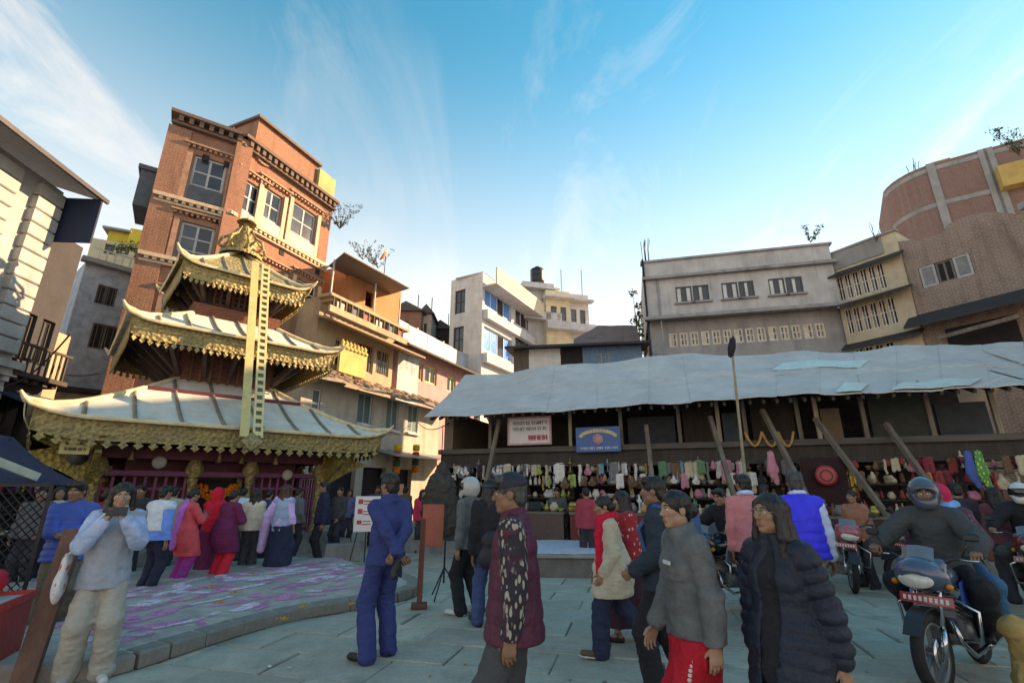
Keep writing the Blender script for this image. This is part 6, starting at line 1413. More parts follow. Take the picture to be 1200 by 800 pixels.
# 8 woman in grey jacket and red skirt
REDK = fab('red_skirt', (.42, .010, .020), .75, .2)
J = person('woman in charcoal grey jacket and long red skirt with white beaded edge', spot(806, 3.15), R(-82), 1.56, 'f', 0,
    dict(arms=(('d', (.20, .16, -1), (.06, -.06, -1)), ('d', (-.1, -.1, -1), (-.05, -.5, -.9))), legs=((.09, -.20, .085), (-.09, .2, .12)), toe=(0, 25), head=(4, 2), lean=3, palm=((-1, .2, 0), None)),
    [skirt(REDK, .98, .0, k=.10, up=-.085), top(GREYJ, 'jacket', .026, -.105, collar=.012), shoes(M_SHOEB)], 'bun', detail=3)
o = MB()
for k in range(26):                   # white beaded edge down the skirt and the name patch on the jacket
    t_ = k / 25; p = J['P'] + V3(.135 + .03 * t_, -.09 - .17 * t_, -.145 - .58 * t_); o.cbox(tuple((p + V3(.03, -.02, 0)) * J['s']), (.016, .016, .017), Matrix.Rotation(.6, 4, 'Z'), 0, .003)
b_ = o.build('beaded_edge', mat('white_beads', (.66, .6, .56), .5), J['root']); tag(b_, kind='stuff')
MB().cbox(tuple((J['chest'] + V3(.075, -.168, -.01)) * J['s']), (.085, .008, .022), None, 0, .002).build('name_patch', mat('patch_white', (.6, .6, .58), .6), J['root'])
# 9 girl in padded coat
J = person('young woman with glasses and long loose hair in navy padded coat', spot(912, 2.85), R(-62), 1.545, 'f', 1,
    dict(arms=(('d', (.26, .16, -1), (.12, .0, -1)), ('d', (-.18, .0, -1), (-.04, -.18, -1))), head=(-8, -4), legs=((.09, -.1, .085), (-.09, .14, .085))),
    [trousers(BLACKF, .02), top(fab('navy_padding', (.014, .018, .030), .5, .25, 90, .2), 'padded_coat', .026, -.1, long=.85, quilt=(.075, .020), collar=.02, flare=.0, opn=.055), top(BLACKF, 'inner_top', .0, -.1, False, long=.5), shoes(M_SHOEB), glasses(mat('gold_wire', (.45, .36, .22), .3, .1, metal=.8))], 'long', detail=3)
# 10 man in pink shirt
J = person('man in salmon pink jacket and pale blue collar seen from behind', spot(884, 6.3), R(165), 1.75, 'm', 2, dict(W_STEP, head=(25, 0)),
    [trousers(DENIM, .02), top(fab('salmon', (.55, .17, .18)), 'jacket', .018, -.12), collar(fab('pale_blue', (.40, .50, .66)), .026), shoes(M_SHOEB)], 'short', detail=2)
# 11 man in blue vest
J = person('man in bright blue padded gilet and khaki trousers walking away', spot(955, 5.5, 700), R(172), 1.76, 'm', 2,
    dict(legs=((.10, .10, .085), (-.11, -.30, .085)), arms=(('d', (.14, .05, -1), (.06, -.15, -1)), ('d', (-.17, .05, -1), (-.10, -.12, -1))), head=(-18, 0), lean=2, toe=(8, 0)),
    [trousers(KHAKI, .022), top(fab('shirt_blue', (.42, .50, .66)), 'shirt_sleeves', .0, torso=False, slv=.012), collar(fab('shirt_blue', (.42, .50, .66))), top(fab('electric_blue', (.012, .03, .62), .5, .15, 90, .15), 'gilet', .035, -.09, False, quilt=(.085, .016), collar=.016), shoes(M_SHOEN)], 'crop', M_HAIRG, detail=3)
# ================================================================== people by the temple
def crowd(label, px, d, rz, H, sex, tone, wear, hair='short', pose=None, y=650, hairm=None, detail=1): return person(label, spot(px, d, y), R(rz), H, sex, tone, pose, wear, hair, hairm, detail)
ORANGE = fab('coral', (.66, .075, .085)); PURP = fab('magenta', (.30, .03, .20)); MAR = fab('maroon', (.15, .018, .06)); LIL = fab('lilac', (.52, .34, .60))
PRAY = dict(arms=(('t', (.05, -.28, 1.20), (.8, 0, -1)), ('t', (-.05, -.28, 1.20), (-.8, 0, -1))), head=(0, 10))
def shawl(m, w=.06): return chain(m, lambda J: [[(J['nk'] - J['fwd'] * .07 + J['lat'] * .0, w * 1.0), (J['chest'] - J['fwd'] * .14, w * 1.25), (J['P'] - J['fwd'] * .165, w * 1.25), (J['P'] - J['fwd'] * .18 + V3(0, 0, -.22), w * 1.2)]], 'shawl', w, (lambda J: J['fwd'], 2.6), hk=1.0)
crowd('woman in coral tunic with lilac shawl down her back at temple', 212, 8.9, 150, 1.58, 'f', 1, [trousers(PURP, .035), top(ORANGE, 'tunic', .02, -.1, long=.95, flare=.02), shawl(fab('lilac_shawl', (.46, .12, .46)), .075), shoes(M_SHOEB)], 'bun', PRAY, detail=2)
crowd('woman in maroon tunic and red trousers bending at temple', 258, 9.3, 160, 1.56, 'f', 1, [trousers(fab('scarlet', (.60, .02, .04)), .04), top(MAR, 'tunic', .035, -.1, long=.9, flare=.02), shoes(M_SHOEB)], 'bun', dict(PRAY, lean=10), detail=2)
crowd('woman with red shawl over her head beside maroon tunic woman', 243, 9.9, 170, 1.58, 'f', 1, [skirt(MAR, .95), top(fab('crimson', (.55, .012, .03)), 'shawl', .05, -.1), chain(fab('crimson', (.55, .012, .03)), lambda J: [[(J['hc'] + V3(0, .03, .03), .115), (J['nk'], .10)]], 'headscarf', .11)], None, PRAY, detail=2)
crowd('woman in cream cardigan with dark handbag at temple', 290, 10.4, 190, 1.56, 'f', 1, [trousers(CHAR, .03), top(fab('cream_cardigan', (.50, .42, .33)), 'cardigan', .035, -.1), shoes(M_SHOEN)], 'mid', detail=2)
crowd('woman in pale blue scarf beside cream cardigan woman', 274, 11.0, 200, 1.6, 'f', 1, [skirt(CHAR, .9), top(fab('pale_cyan', (.35, .48, .56)), 'shawl', .045, -.08)], 'bun', PRAY)
crowd('woman in lilac sari with very long brown hair before temple', 325, 10.2, 172, 1.66, 'f', 1, [skirt(fab('navy_skirt', (.018, .024, .05)), .92, .03), top(LIL, 'blouse', .015, -.02), top(fab('grey_blue', (.22, .30, .42)), 'waistband', .03, -.14, False), chain(LIL, lambda J: [[(J['sho'][0] + V3(0, 0, .04), .06), (J['elb'][0] + V3(.06, .04, 0), .075), (J['wri'][0] + V3(.10, .04, -.12), .085), (J['wri'][0] + V3(.13, .05, -.42), .07)]], 'sari_drape', .07), shoes(M_SHOEB)], 'long', dict(arms=(('d', (.35, 0, -1), (.1, -.3, -1)), ('d', (-.2, 0, -1), (-.05, -.4, -1)))), hairm=M_HAIRB, detail=2)
crowd('police officer in dark navy uniform standing beside temple', 373, 11.5, -60, 1.72, 'm', 2, [trousers(BLACKF, .02), top(fab('police_navy', (.016, .02, .045)), 'jacket', .03, -.12, collar=.01), shoes(M_SHOEB)], 'crop', detail=2)
crowd('person in bright blue jacket with pale rucksack behind photographing woman', 178, 8.2, 165, 1.62, 'm', 1, [trousers(fab('ink', (.015, .02, .04)), .02), top(fab('azure', (.08, .24, .62)), 'jacket', .03, -.1), top(fab('rucksack_white', (.48, .52, .56)), 'rucksack', .05, .05, False), shoes(M_SHOEB)], 'short', detail=2)
for px, d, rz, H, sx_, tn, c, hr, lab in ((30, 8.6, 20, 1.60, 'm', 1, (.10, .10, .11), 'short', 'dark jacketed man at far end of temple railing'), (52, 9.0, 40, 1.62, 'f', 0, (.45, .42, .40), 'mid', 'woman in pale grey coat among temple crowd'), (112, 8.8, 160, 1.58, 'f', 1, (.17, .03, .06), 'bun', 'woman in wine coloured cardigan among temple crowd'), (150, 9.6, 20, 1.64, 'm', 2, (.03, .03, .04), 'short', 'man in black sweater facing away from temple'), (190, 10.2, 180, 1.62, 'm', 1, (.30, .28, .25), 'short', 'man in stone coloured shirt at temple pillar'), (130, 10.0, 150, 1.60, 'f', 1, (.42, .30, .16), 'bun', 'woman in mustard shawl at temple bracket'), (305, 11.6, 190, 1.55, 'f', 1, (.03, .04, .09), 'bun', 'woman in ink blue shawl at temple pillar'), (340, 12.2, 150, 1.6, 'm', 2, (.12, .12, .13), 'crop', 'man in slate jacket behind lilac sari woman'), (392, 13.2, -30, 1.62, 'm', 1, (.05, .05, .055), 'short', 'man in dark coat beside shop next to temple'), (402, 14.5, 30, 1.58, 'f', 1, (.08, .10, .20), 'mid', 'woman in dusk blue cardigan near cream house'), (492, 13.5, 10, 1.56, 'f', 1, (.50, .03, .07), 'mid', 'woman in red cardigan near market corner'), (436, 15.0, 20, 1.66, 'm', 2, (.04, .07, .13), 'short', 'man in steel blue jacket near hanging garlands'), (470, 16.0, 170, 1.62, 'm', 1, (.10, .09, .08), 'short', 'man in brown jacket walking towards cream house')):
    crowd(lab, px, d, rz, H, sx_, tn, [skirt(fab('dk_%d' % px, (.03, .028, .035)), .95) if sx_ == 'f' and px % 2 else trousers(fab('dk2_%d' % px, (.035, .035, .045)), .02), top(fab('crowd_%d' % px, c), 'jacket', .03, -.1), shoes(M_SHOEB)], hr, dict(head=(random.uniform(-30, 30), random.uniform(-4, 8)), arms=(('d', (.13, .0, -1), (0, -random.uniform(.1, 1.2), -.8)), ('d', (-.13, .0, -1), (0, -random.uniform(.1, 1.2), -.8)))))
# shopkeepers and shoppers under the market gallery
for px, d, rz, H, sx_, tn, c, hr, lab in ((690, 10.6, 175, 1.6, 'f', 1, (.32, .04, .06), 'bun', 'woman in brick red shawl browsing market stall'), (905, 9.2, 160, 1.65, 'm', 2, (.06, .06, .07), 'short', 'man in graphite jacket at market stall behind pink jacket'), (1012, 8.8, -60, 1.55, 'f', 1, (.30, .12, .08), 'bun', 'woman in rust shawl sitting low by market stall'), (1140, 8.0, 170, 1.66, 'm', 1, (.035, .03, .04), 'short', 'man in black coat at toy stall'), (1185, 7.6, 150, 1.6, 'f', 1, (.12, .04, .05), 'mid', 'woman in dark berry cardigan at toy stall'), (655, 12.6, 0, 1.6, 'm', 2, (.05, .06, .06), 'short', 'shopkeeper in dark green vest inside crockery stall')):
    crowd(lab, px, d, rz, H, sx_, tn, [trousers(fab('mk2_%d' % px, (.035, .035, .045)), .02), top(fab('mk_%d' % px, c), 'jacket', .03, -.1), shoes(M_SHOEB)], hr, dict(head=(random.uniform(-25, 25), 4)))
# ================================================================== motorcycles
M_TYRE = mat('tyre_rubber', (.018, .018, .019), .85, .3, 6., .4, 60.); M_CHROME = mat('chrome', (.55, .56, .58), .18, .1, 5., .05, 20., metal=1.0); M_ALLOY = mat('alloy', (.22, .22, .23), .45, .2, 8., .2, 40., metal=.6); M_BLKP = mat('black_bike_plastic', (.02, .02, .022), .4, .2, spec=.5)
def paint(name, c): return mat('bike_' + name, c, .28, .12, 3., .03, 20., coat=.7)
def motorcycle(label, loc, rz, c1, c2, steer=0, simple=False, group=None, lean=0):
    b = empty('motorcycle', tuple(loc), rz, label, 'motorcycle', group); b.rotation_euler = (0, R(lean), rz)
    Ps, P2 = paint(*c1), paint(*c2)
    RY = Matrix.Rotation(R(90), 4, 'Y')
    fw, rw_ = Vector((0, -.66, .30)), Vector((0, .62, .30)); T0 = Matrix.Translation((0, -.50, 0)) @ Matrix.Rotation(R(steer), 4, 'Z') @ Matrix.Translation((0, .50, 0))
    for w, nm, wd in ((fw, 'front_wheel', .045), (rw_, 'rear_wheel', .055)):
        T = (T0 if nm == 'front_wheel' else Matrix.Identity(4)) @ Matrix.Translation(w) @ RY
        m = MB(); m.lathe([(.215, -.02), (.225, -wd * .8), (.262, -wd), (.292, -wd * .55), (.30, 0), (.292, wd * .55), (.262, wd), (.225, wd * .8), (.215, .02)], 28, T); wh_ = m.build(nm, M_TYRE, b)
        m = MB(); m.lathe([(.20, -.03), (.222, -.036), (.224, 0), (.222, .036), (.20, .03), (.195, 0), (.20, -.03)], 28, T)
        for k in range(6):
            a = k * math.pi / 3; m.beam(T @ Vector((.03 * math.cos(a), .03 * math.sin(a), 0)), T @ Vector((.205 * math.cos(a), .205 * math.sin(a), 0)), .03, .022)
        m.lathe([(0, -.05), (.04, -.05), (.045, 0), (.04, .05), (0, .05)], 12, T); m.build('rim', M_ALLOY, wh_)
        m = MB(); m.lathe([(.05, .052), (.12, .052), (.12, .057), (.05, .057)], 20, T); m.build('brake_disc', M_CHROME, wh_)
    def t0(p): return tuple(T0 @ Vector(p))
    for sx in (-1, 1):
        m = MB(); m.tube([t0((sx * .085, -.66, .30)), t0((sx * .085, -.60, .48))], .026, 9); m.tube([t0((sx * .085, -.60, .48)), t0((sx * .085, -.47, .90))], .019, 9); m.build('fork_leg', M_CHROME, b)
        m = MB(); m.tube([t0((sx * .09, -.47, .93)), t0((sx * .20, -.45, 1.00)), t0((sx * .36, -.36, 1.02))], .013, 7); m.build('handlebar', M_BLKP, b)
        m = MB(); m.tube([t0((sx * .27, -.405, 1.013)), t0((sx * .375, -.355, 1.02))], .019, 8); g_ = m.build('grip', M_TYRE, b); m = MB(); m.tube([t0((sx * .25, -.44, 1.0)), t0((sx * .37, -.42, 1.0))], .007, 5); m.build('lever', M_CHROME, g_)
        m = MB(); m.tube([t0((sx * .26, -.41, 1.02)), t0((sx * .33, -.43, 1.14))], .007, 5); m.cbox(t0((sx * .36, -.43, 1.18)), (.10, .03, .062), Matrix.Rotation(R(sx * 8), 4, 'Z'), 0, .014); mr = m.build('mirror', M_BLKP, b); MB().cbox(t0((sx * .36, -.412, 1.18)), (.082, .004, .048)).build('mirror_glass', M_CHROME, mr)
        m = MB(); m.lathe([(0, -.025), (.02, -.022), (.026, 0), (.02, .025), (0, .028)], 10, T0 @ Matrix.Translation((sx * .19, -.58, .80)) @ Matrix.Rotation(R(90), 4, 'X')); m.build('indicator', mat('amber_lens', (.75, .22, .02), .2), b)
        m = MB(); m.ext([(-.32, .62), (.02, .58), (.12, .68), (-.02, .82), (-.26, .80)], sx * .165, sx * .185, 0, Matrix.Rotation(R(90), 4, 'Z') @ Matrix.Scale(1, 4)); m.build('tank_shroud', P2, b)
        m = MB(); m.tube([(sx * .10, -.30, .36), (sx * .25, -.36, .38), (sx * .27, -.36, .60), (sx * .08, -.34, .70)], .014, 7); m.build('crash_bar', M_CHROME, b)
        m = MB(); m.cbox((sx * .20, .08, .33), (.12, .035, .02), None, 0, .006); m.build('footpeg', M_TYRE, b)
        m = MB(); m.tube([(sx * .12, .60, .32), (sx * .14, .44, .68)], [.028, .022], 8); m.build('rear_shock', M_CHROME, b)
    m = MB(); P = [[t0((sx * .06, -.66 - .335 * math.sin(a), .30 + .335 * math.cos(a))) for sx in (-1, -.4, .4, 1)] for a in np.linspace(R(-70), R(60), 12)]; m.slab(P, .008); m.build('front_mudguard', M_BLKP, b)
    # headlamp cowl, lamp, screen
    hc_ = T0 @ Vector((0, -.62, .86)); Ti = np.array(T0)
    def tp_(p): return np.array(T0 @ Vector(p))
    sdf_part('headlamp_cowl', Ps, b, lambda q: (q.ell(tp_((0, -.58, .88)), (.17, .14, .13), .04), q.cap(tp_((-.10, -.52, .84)), tp_((.10, -.52, .84)), .09, .09, .06), q.cap(tp_((-.13, -.50, .96)), tp_((.13, -.50, .96)), .045, .045, .05), q.ell(tp_((0, -.73, .83)), (.13, .07, .06), .02, None, 'sub')), .010)
    m = MB(); m.lathe([(0, -.03), (.10, -.025), (.125, .0), (.12, .02), (0, .025)], 20, T0 @ Matrix.Translation((0, -.672, .835)) @ Matrix.Rotation(R(90), 4, 'X') @ Matrix.Diagonal((1, .5, 1, 1))); m.build('headlamp', mat('lamp_glass', (.62, .60, .54), .12, .2, 20., .2, 60., spec=.8), b)
    m = MB(); P = [[t0((x, -.60 + .10 * (z - .95) / .22 + 1.6 * x * x, z - 1.3 * x * x)) for z in np.linspace(.95, 1.10, 6)] for x in np.linspace(-.115, .115, 9)]; m.grid(P); m.build('windscreen', glass('smoke_screen', (.20, .26, .33), .1), b)
    m = MB(); m.cbox(t0((0, -.70, .70)), (.36, .012, .075), T0 @ Matrix.Rotation(R(-12), 4, 'X'), 0, .004); pl = m.build('number_plate', paint('plate_red', (.40, .02, .02)), b)
    mm = MB()
    for k in range(9): mm.cbox(t0((-.145 + k * .036, -.7085, .702)), (.02, .003, .035), T0 @ Matrix.Rotation(R(-12), 4, 'X'))
    tag(mm.build('plate_marks', mat('plate_white', (.6, .58, .55), .6), pl), kind='stuff')
    # tank, seat, engine
    sdf_part('fuel_tank', Ps, b, lambda q: (q.ell((0, -.20, .82), (.15, .26, .12), .05), q.ell((0, -.06, .78), (.11, .2, .09), .05)), .012)
    sdf_part('seat', mat('seat_vinyl', (.02, .02, .021), .55, .2), b, lambda q: (q.cap((0, .10, .77), (0, .34, .79), .12, .12, .05, ((0, 0, 1), 2.2)), q.cap((0, .34, .82), (0, .62, .86), .115, .095, .05, ((0, 0, 1), 2.4))), .012)
    m = MB(); m.cbox((0, -.12, .42), (.26, .30, .24), None, 0, .04); m.cbox((0, -.22, .58), (.22, .18, .22), Matrix.Rotation(R(-20), 4, 'X'), 0, .02)
    for k in range(5): m.cbox((0, -.22 - .014 * k, .52 + k * .035), (.27, .22, .010), Matrix.Rotation(R(-20), 4, 'X'))
    m.lathe([(0, -.16), (.09, -.15), (.10, -.1), (.10, .1), (.09, .15), (0, .16)], 16, Matrix.Translation((0, -.08, .40)) @ RY); m.build('engine', M_ALLOY, b)
    m = MB(); m.tube([(.08, -.36, .52), (.12, -.38, .36), (.15, -.20, .24), (.16, .20, .25)], .02, 8); m.tube([(.16, .18, .25), (.18, .40, .30), (.19, .80, .40)], [.03, .05, .045], 10); m.build('exhaust', M_CHROME, b)
    m = MB(); m.tube([(0, -.46, .88), (0, -.30, .70), (0, -.26, .30), (0, .10, .28), (0, .22, .60)], .022, 7)
    for sx in (-1, 1): m.tube([(sx * .03, -.40, .84), (sx * .10, .1, .70), (sx * .12, .70, .80)], .016, 6); m.tube([(sx * .08, .12, .33), (sx * .09, .62, .30)], .018, 6)
    m.build('frame', M_BLKP, b)
    sdf_part('tail_cowl', Ps, b, lambda q: q.cap((0, .45, .74), (0, .80, .83), .09, .05, .03, ((0, 0, 1), 1.4)), .012)
    MB().cbox((0, .85, .80), (.13, .04, .06), None, 0, .012).build('tail_lamp', mat('red_lens', (.45, .01, .01), .2), b)
    m = MB(); P = [[(sx * .07, .62 + .34 * math.sin(a), .30 + .34 * math.cos(a)) for sx in (-1, 0, 1)] for a in np.linspace(R(0), R(105), 9)]; m.slab(P, .01); m.build('rear_mudguard', M_BLKP, b)
    if not simple: return b
    MB().beam((.12, .1, .28), (.24, .16, 0), .02, .02).build('side_stand', M_IRON, b); return b
SIT = dict(pelvis=(0, .14, -.045), legs=((.22, .03, .42), (-.22, .03, .42)), knee=((.5, -1, .5), (-.5, -1, .5)), arms=(('t', (.35, -.34, 1.07), (.8, .2, -.6)), ('t', (-.35, -.34, 1.07), (-.8, .2, -.6))), hands=('grip', 'grip'), palm=((0, .3, -1), (0, .3, -1)), lean=10, feet=(12, -12))
def ride(label, bk, sex, H, tone, wear, hair=None, dy=0, dz=0, pose=None, detail=2):
    p = dict(SIT); p.update(pose or {}); l = bk.location; a = bk.rotation_euler.z; off = Vector((-math.sin(a) * dy, math.cos(a) * dy, dz)); return person(label, tuple(l + off), a, H, sex, tone, p, wear, hair, None, detail)
# the motorcycle at the right with rider and pillion
bk = motorcycle('blue and black motorcycle with round cowl ridden by man in grey jacket', (3.93, 4.83, .035), R(-53), ('gunmetal_blue', (.055, .085, .14)), ('race_blue', (.03, .09, .42)), -6)
ride('rider in dark grey jacket and dark visored helmet on blue motorcycle', bk, 'm', 1.70, 2, [trousers(BLACKF, .025), top(fab('rider_grey', (.045, .05, .052)), 'riding_jacket', .04, -.12, collar=.012), shoes(M_SHOEB), helmet(mat('helmet_slate', (.05, .07, .10), .25, .15, coat=.6), glass('visor_smoke', (.10, .14, .19), .1), True)], 'crop', detail=3, pose=dict(head=(14, 2)))
PIL = dict(pelvis=(0, .18, .05), legs=((.24, .10, .46), (-.24, .10, .46)), arms=(('t', (.10, -.10, 1.05), (1, .2, -.4)), ('t', (-.10, -.10, 1.05), (-1, .2, -.4))), lean=4)
ride('pillion passenger in plum shawl with blue and red scarf and teal jeans', bk, 'f', 1.58, 1, [trousers(fab('teal_jeans', (.015, .10, .19)), .02), top(pattern('plumcheck', (.11, .03, .06), (.22, .10, .13), 30., .10), 'shawl', .05, -.12, collar=.0), shoes(M_SHOEB),
    chain(fab('sky_scarf', (.05, .33, .62)), lambda J: [[J['nk'] + V3(.06, -.08, .02), J['nk'] + V3(.10, .03, .03), J['nk'] + V3(.03, .10, .04), J['nk'] + V3(-.08, .06, .03)]], 'blue_scarf', .05), chain(fab('rose_scarf', (.50, .02, .07)), lambda J: [[(J['hc'] + V3(0, .02, .02), .105), (J['nk'] + V3(0, .03, .03), .10), (J['nk'] + V3(.14, .06, -.10), .06)]], 'red_headscarf', .10)], None, .36, .0, PIL)
# jute sack standing beside it
sk_ = sdf_part('jute_sack', mat('jute', (.46, .27, .10), .95, .3, 8., .7, 120.), None, lambda q: (q.cap((-.06, 0, .12), (.12, .02, .12), .15, .14, .05), q.cap((0, 0, .2), (-.05, .03, .42), .15, .09, .06), q.cap((-.05, .03, .42), (-.10, .05, .52), .06, .09, .03), q.cut(V3(0, 0, 0), V3(0, 0, -1))), .012, (.016, 7.)); sk_.location = (4.02, 4.22, .036); sk_.rotation_euler = (0, 0, R(25)); tag(sk_, 'bulging tied jute sack resting on paving beside blue motorcycle', 'sack')
# riders and bikes behind
b2 = motorcycle('dark red motorcycle with rider waiting behind the pillion passenger', (7.15, 7.1, .035), R(-48), ('wine', (.16, .012, .02)), ('black', (.02, .02, .022)), 4)
ride('rider in black jacket and white helmet on dark red motorcycle', b2, 'm', 1.68, 1, [trousers(CHAR, .02), top(BLACKF, 'jacket', .04, -.12), shoes(M_SHOEB), helmet(mat('helmet_white', (.55, .56, .56), .25, .1, coat=.6), M_GLASSD)], None)
b3 = motorcycle('black motorcycle at edge of square beside toy stall', (6.35, 5.75, .035), R(-50), ('jet', (.02, .02, .024)), ('crimson', (.30, .02, .03)), -8)
ride('rider in dark parka and silver helmet on black motorcycle', b3, 'm', 1.66, 2, [trousers(DENIM, .02), top(fab('parka', (.03, .034, .036)), 'parka', .045, -.12, collar=.02), shoes(M_SHOEB), helmet(mat('helmet_silver', (.40, .42, .44), .25, .1, coat=.6), M_GLASSD)], None)
b4 = motorcycle('parked pink and black motorcycle on its stand by market stalls', (5.75, 8.9, .035), R(-38), ('faded_pink', (.50, .10, .12)), ('black', (.02, .02, .022)), 12, True, lean=5)
b5 = motorcycle('black motorcycle pushing through crowd behind charcoal jacket woman', (3.05, 7.3, .035), R(-62), ('jet', (.02, .02, .024)), ('silver', (.35, .36, .38)), 6)
ride('rider in black hooded jacket on motorcycle behind charcoal jacket woman', b5, 'm', 1.66, 1, [trousers(BLACKF, .02), top(BLACKF, 'hooded_jacket', .045, -.12, collar=.03), shoes(M_SHOEB)], 'short', pose=dict(head=(8, 12), lean=20))
b6 = motorcycle('silver motorcycle parked among stalls beneath raking timber prop', (6.9, 8.7, .035), R(-70), ('silver', (.35, .36, .38)), ('race_blue', (.03, .09, .42)), -15, True, lean=5)
# ================================================================== small things of the square
# terracotta notice panel on a black stand, with its wooden post
p = atZ(505, 700, .035); nb = empty('notice_panel', (p.x, p.y, .035), R(-8), 'terracotta red notice panel on black tripod stand near navy guard', 'notice board')
MB().cbox((-.02, 0, 1.02), (.34, .025, .62), None, 0, .006).build('panel', mat('terracotta_board', (.42, .10, .065), .7, .2, 4., .2, 30.), nb)
m = MB(); m.tube([(.18, .03, 0.2), (.18, .03, 1.38)], .013, 7); m.build('pole', M_IRON, nb)
for a in (0, 120, 240): MB().tube([(.18, .03, .42), (.18 + .30 * math.cos(R(a + 20)), .03 + .30 * math.sin(R(a + 20)), .0)], .011, 6).build('tripod_leg', M_IRON, nb)
p = atZ(491, 712, .035); wp_ = empty('wooden_post', (p.x, p.y, .035), R(10), 'reddish brown wooden post on square foot beside notice panel', 'post')
MB().cbox((0, 0, .58), (.075, .075, 1.14), None, 0, .008).build('shaft', wood('red_wood', (.20, .06, .04)), wp_); MB().cbox((0, 0, .03), (.22, .22, .06), None, 0, .012).build('foot', wood('red_wood', (.20, .06, .04)), wp_)
# white poster on stand by the temple
p = atZ(428, 664, .035); ps = empty('poster_stand', (p.x, p.y, .035), R(12), 'white poster with red marks on black folding stand beside temple', 'poster')
MB().cbox((-.05, 0, 1.05), (.52, .02, .72), None, 0, .004).build('poster', mat('poster_white', (.66, .62, .60), .6, .06), ps)
m = MB()
for k, (x, z, w, h) in enumerate(((-.2, 1.3, .1, .1), (-.06, 1.31, .16, .03), (-.06, 1.25, .14, .02), (-.2, 1.1, .1, .1), (-.05, 1.1, .18, .02), (-.05, 1.04, .18, .02), (-.2, .88, .1, .08), (-.05, .9, .16, .02), (-.05, .84, .18, .02))): m.box(x - w / 2, x + w / 2, -.014, -.011, z - h / 2, z + h / 2)
tag(m.build('printed_marks', mat('poster_red', (.5, .06, .06), .6), ps), kind='stuff')
for x0, x1, y1 in ((-.2, -.34, -.12), (.12, .26, -.12), (-.05, -.05, .3)): MB().tube([(x0, .02, .8), (x1, y1, 0)], .012, 6).build('stand_leg', M_IRON, ps)
# grey stone block and pale board beside the police officer
p = atZ(395, 660, .035); o = MB().cbox((0, 0, .19), (.75, .3, .38), None, 0, .02).build('stone_block', M_STONE); o.location = (p.x, p.y + .3, .035); o.rotation_euler = (0, 0, R(20)); tag(o, 'pale grey stone block on paving beside police officer', 'block')
# leaning brown post and red cart at the left edge
a = atZ(22, 812, .03); b = atY(88, 622, 5.0); lp = MB().beam(tuple(a), tuple(b), .15, .13).build('leaning_post', wood('brown_post', (.17, .07, .045))); tag(lp, 'thick reddish brown post leaning over beside red cart', 'post')
c0 = atZ(-30, 800, .035); rc = empty('red_cart', (-4.75, 4.55, .035), R(24), 'red painted metal cart with litter on its top', 'cart')
MB().cbox((0, 0, .36), (.78, .9, .46), None, 0, .015).build('body', M_RED, rc)
for x in (-.36, .36):
    for y in (-.42, .42): MB().cbox((x, y, .07), (.06, .06, .14)).build('leg', M_IRON, rc)
m = MB(); m.box(-.41, .41, -.47, -.45, .575, .64); m.box(-.41, .41, .45, .47, .575, .64); m.box(-.41, -.39, -.45, .45, .575, .64); m.box(.39, .41, -.45, .45, .575, .64); m.build('rim', mat('bright_red', (.62, .04, .03), .5), rc)
MB().cbox((0, 0, .60), (.76, .88, .012)).build('tray', mat('cart_tray', (.42, .40, .38), .7, .4, 9.), rc)
for k in range(7): MB().cbox((random.uniform(-.3, .3), random.uniform(-.3, .3), .62 + .012 * k), (.14, .1, .008), Euler((random.uniform(-.2, .2), random.uniform(-.2, .2), random.uniform(0, 3))).to_matrix().to_4x4()).build('paper_scrap', mat('scrap_%d' % (k % 3), [(.6, .58, .55), (.55, .1, .09), (.5, .45, .4)][k % 3], .8), rc)
MB().box(-.3, .3, -.454, -.451, .30, .32).build('painted_stripe', mat('stripe_white', (.5, .46, .44), .7), rc)
sk2 = sdf_part('red_bundle', fab('red_bundle', (.55, .02, .04)), None, lambda q: (q.cap((0, 0, .10), (.1, 0, .12), .12, .10, .05), q.ell((-.08, .02, .16), (.1, .09, .12), .05)), .015, (.012, 9.)); sk2.location = (-4.95, 4.95, .655); tag(sk2, 'crumpled red cloth bundle lying on red cart', 'bundle')
# black wire mesh rack
f = Frame(atY(-40, 650, 5.4), atY(42, 640, 5.7)); rk_ = froot(f, 'wire_rack', 'black diamond mesh rack standing behind red cart', 'rack')
m = MB(); W_ = f.w
for k in range(26):
    x = -.6 + k * .075
    for sg in (1, -1):
        x0, z0_, x1, z1_ = x, .55, x + sg * .9, 1.62
        t0_, t1_ = 0, 1
        pts = [(x0 + (x1 - x0) * t, z0_ + (z1_ - z0_) * t) for t in np.linspace(0, 1, 20)]; pts = [q for q in pts if 0 <= q[0] <= W_]
        if len(pts) > 1: m.tube([(pts[0][0], .01 * sg, pts[0][1]), (pts[-1][0], .01 * sg, pts[-1][1])], .007, 4)
tag(m.build('mesh', M_IRON, rk_), kind='stuff')
for p, q in (((0, 0, 0), (0, 0, 1.66)), ((W_, 0, 0), (W_, 0, 1.66)), ((0, 0, 1.64), (W_, 0, 1.64)), ((0, 0, .55), (W_, 0, .55))): MB().beam(p, q, .035, .035, 0, (0, 1, 0)).build('rack_bar', M_IRON, rk_)
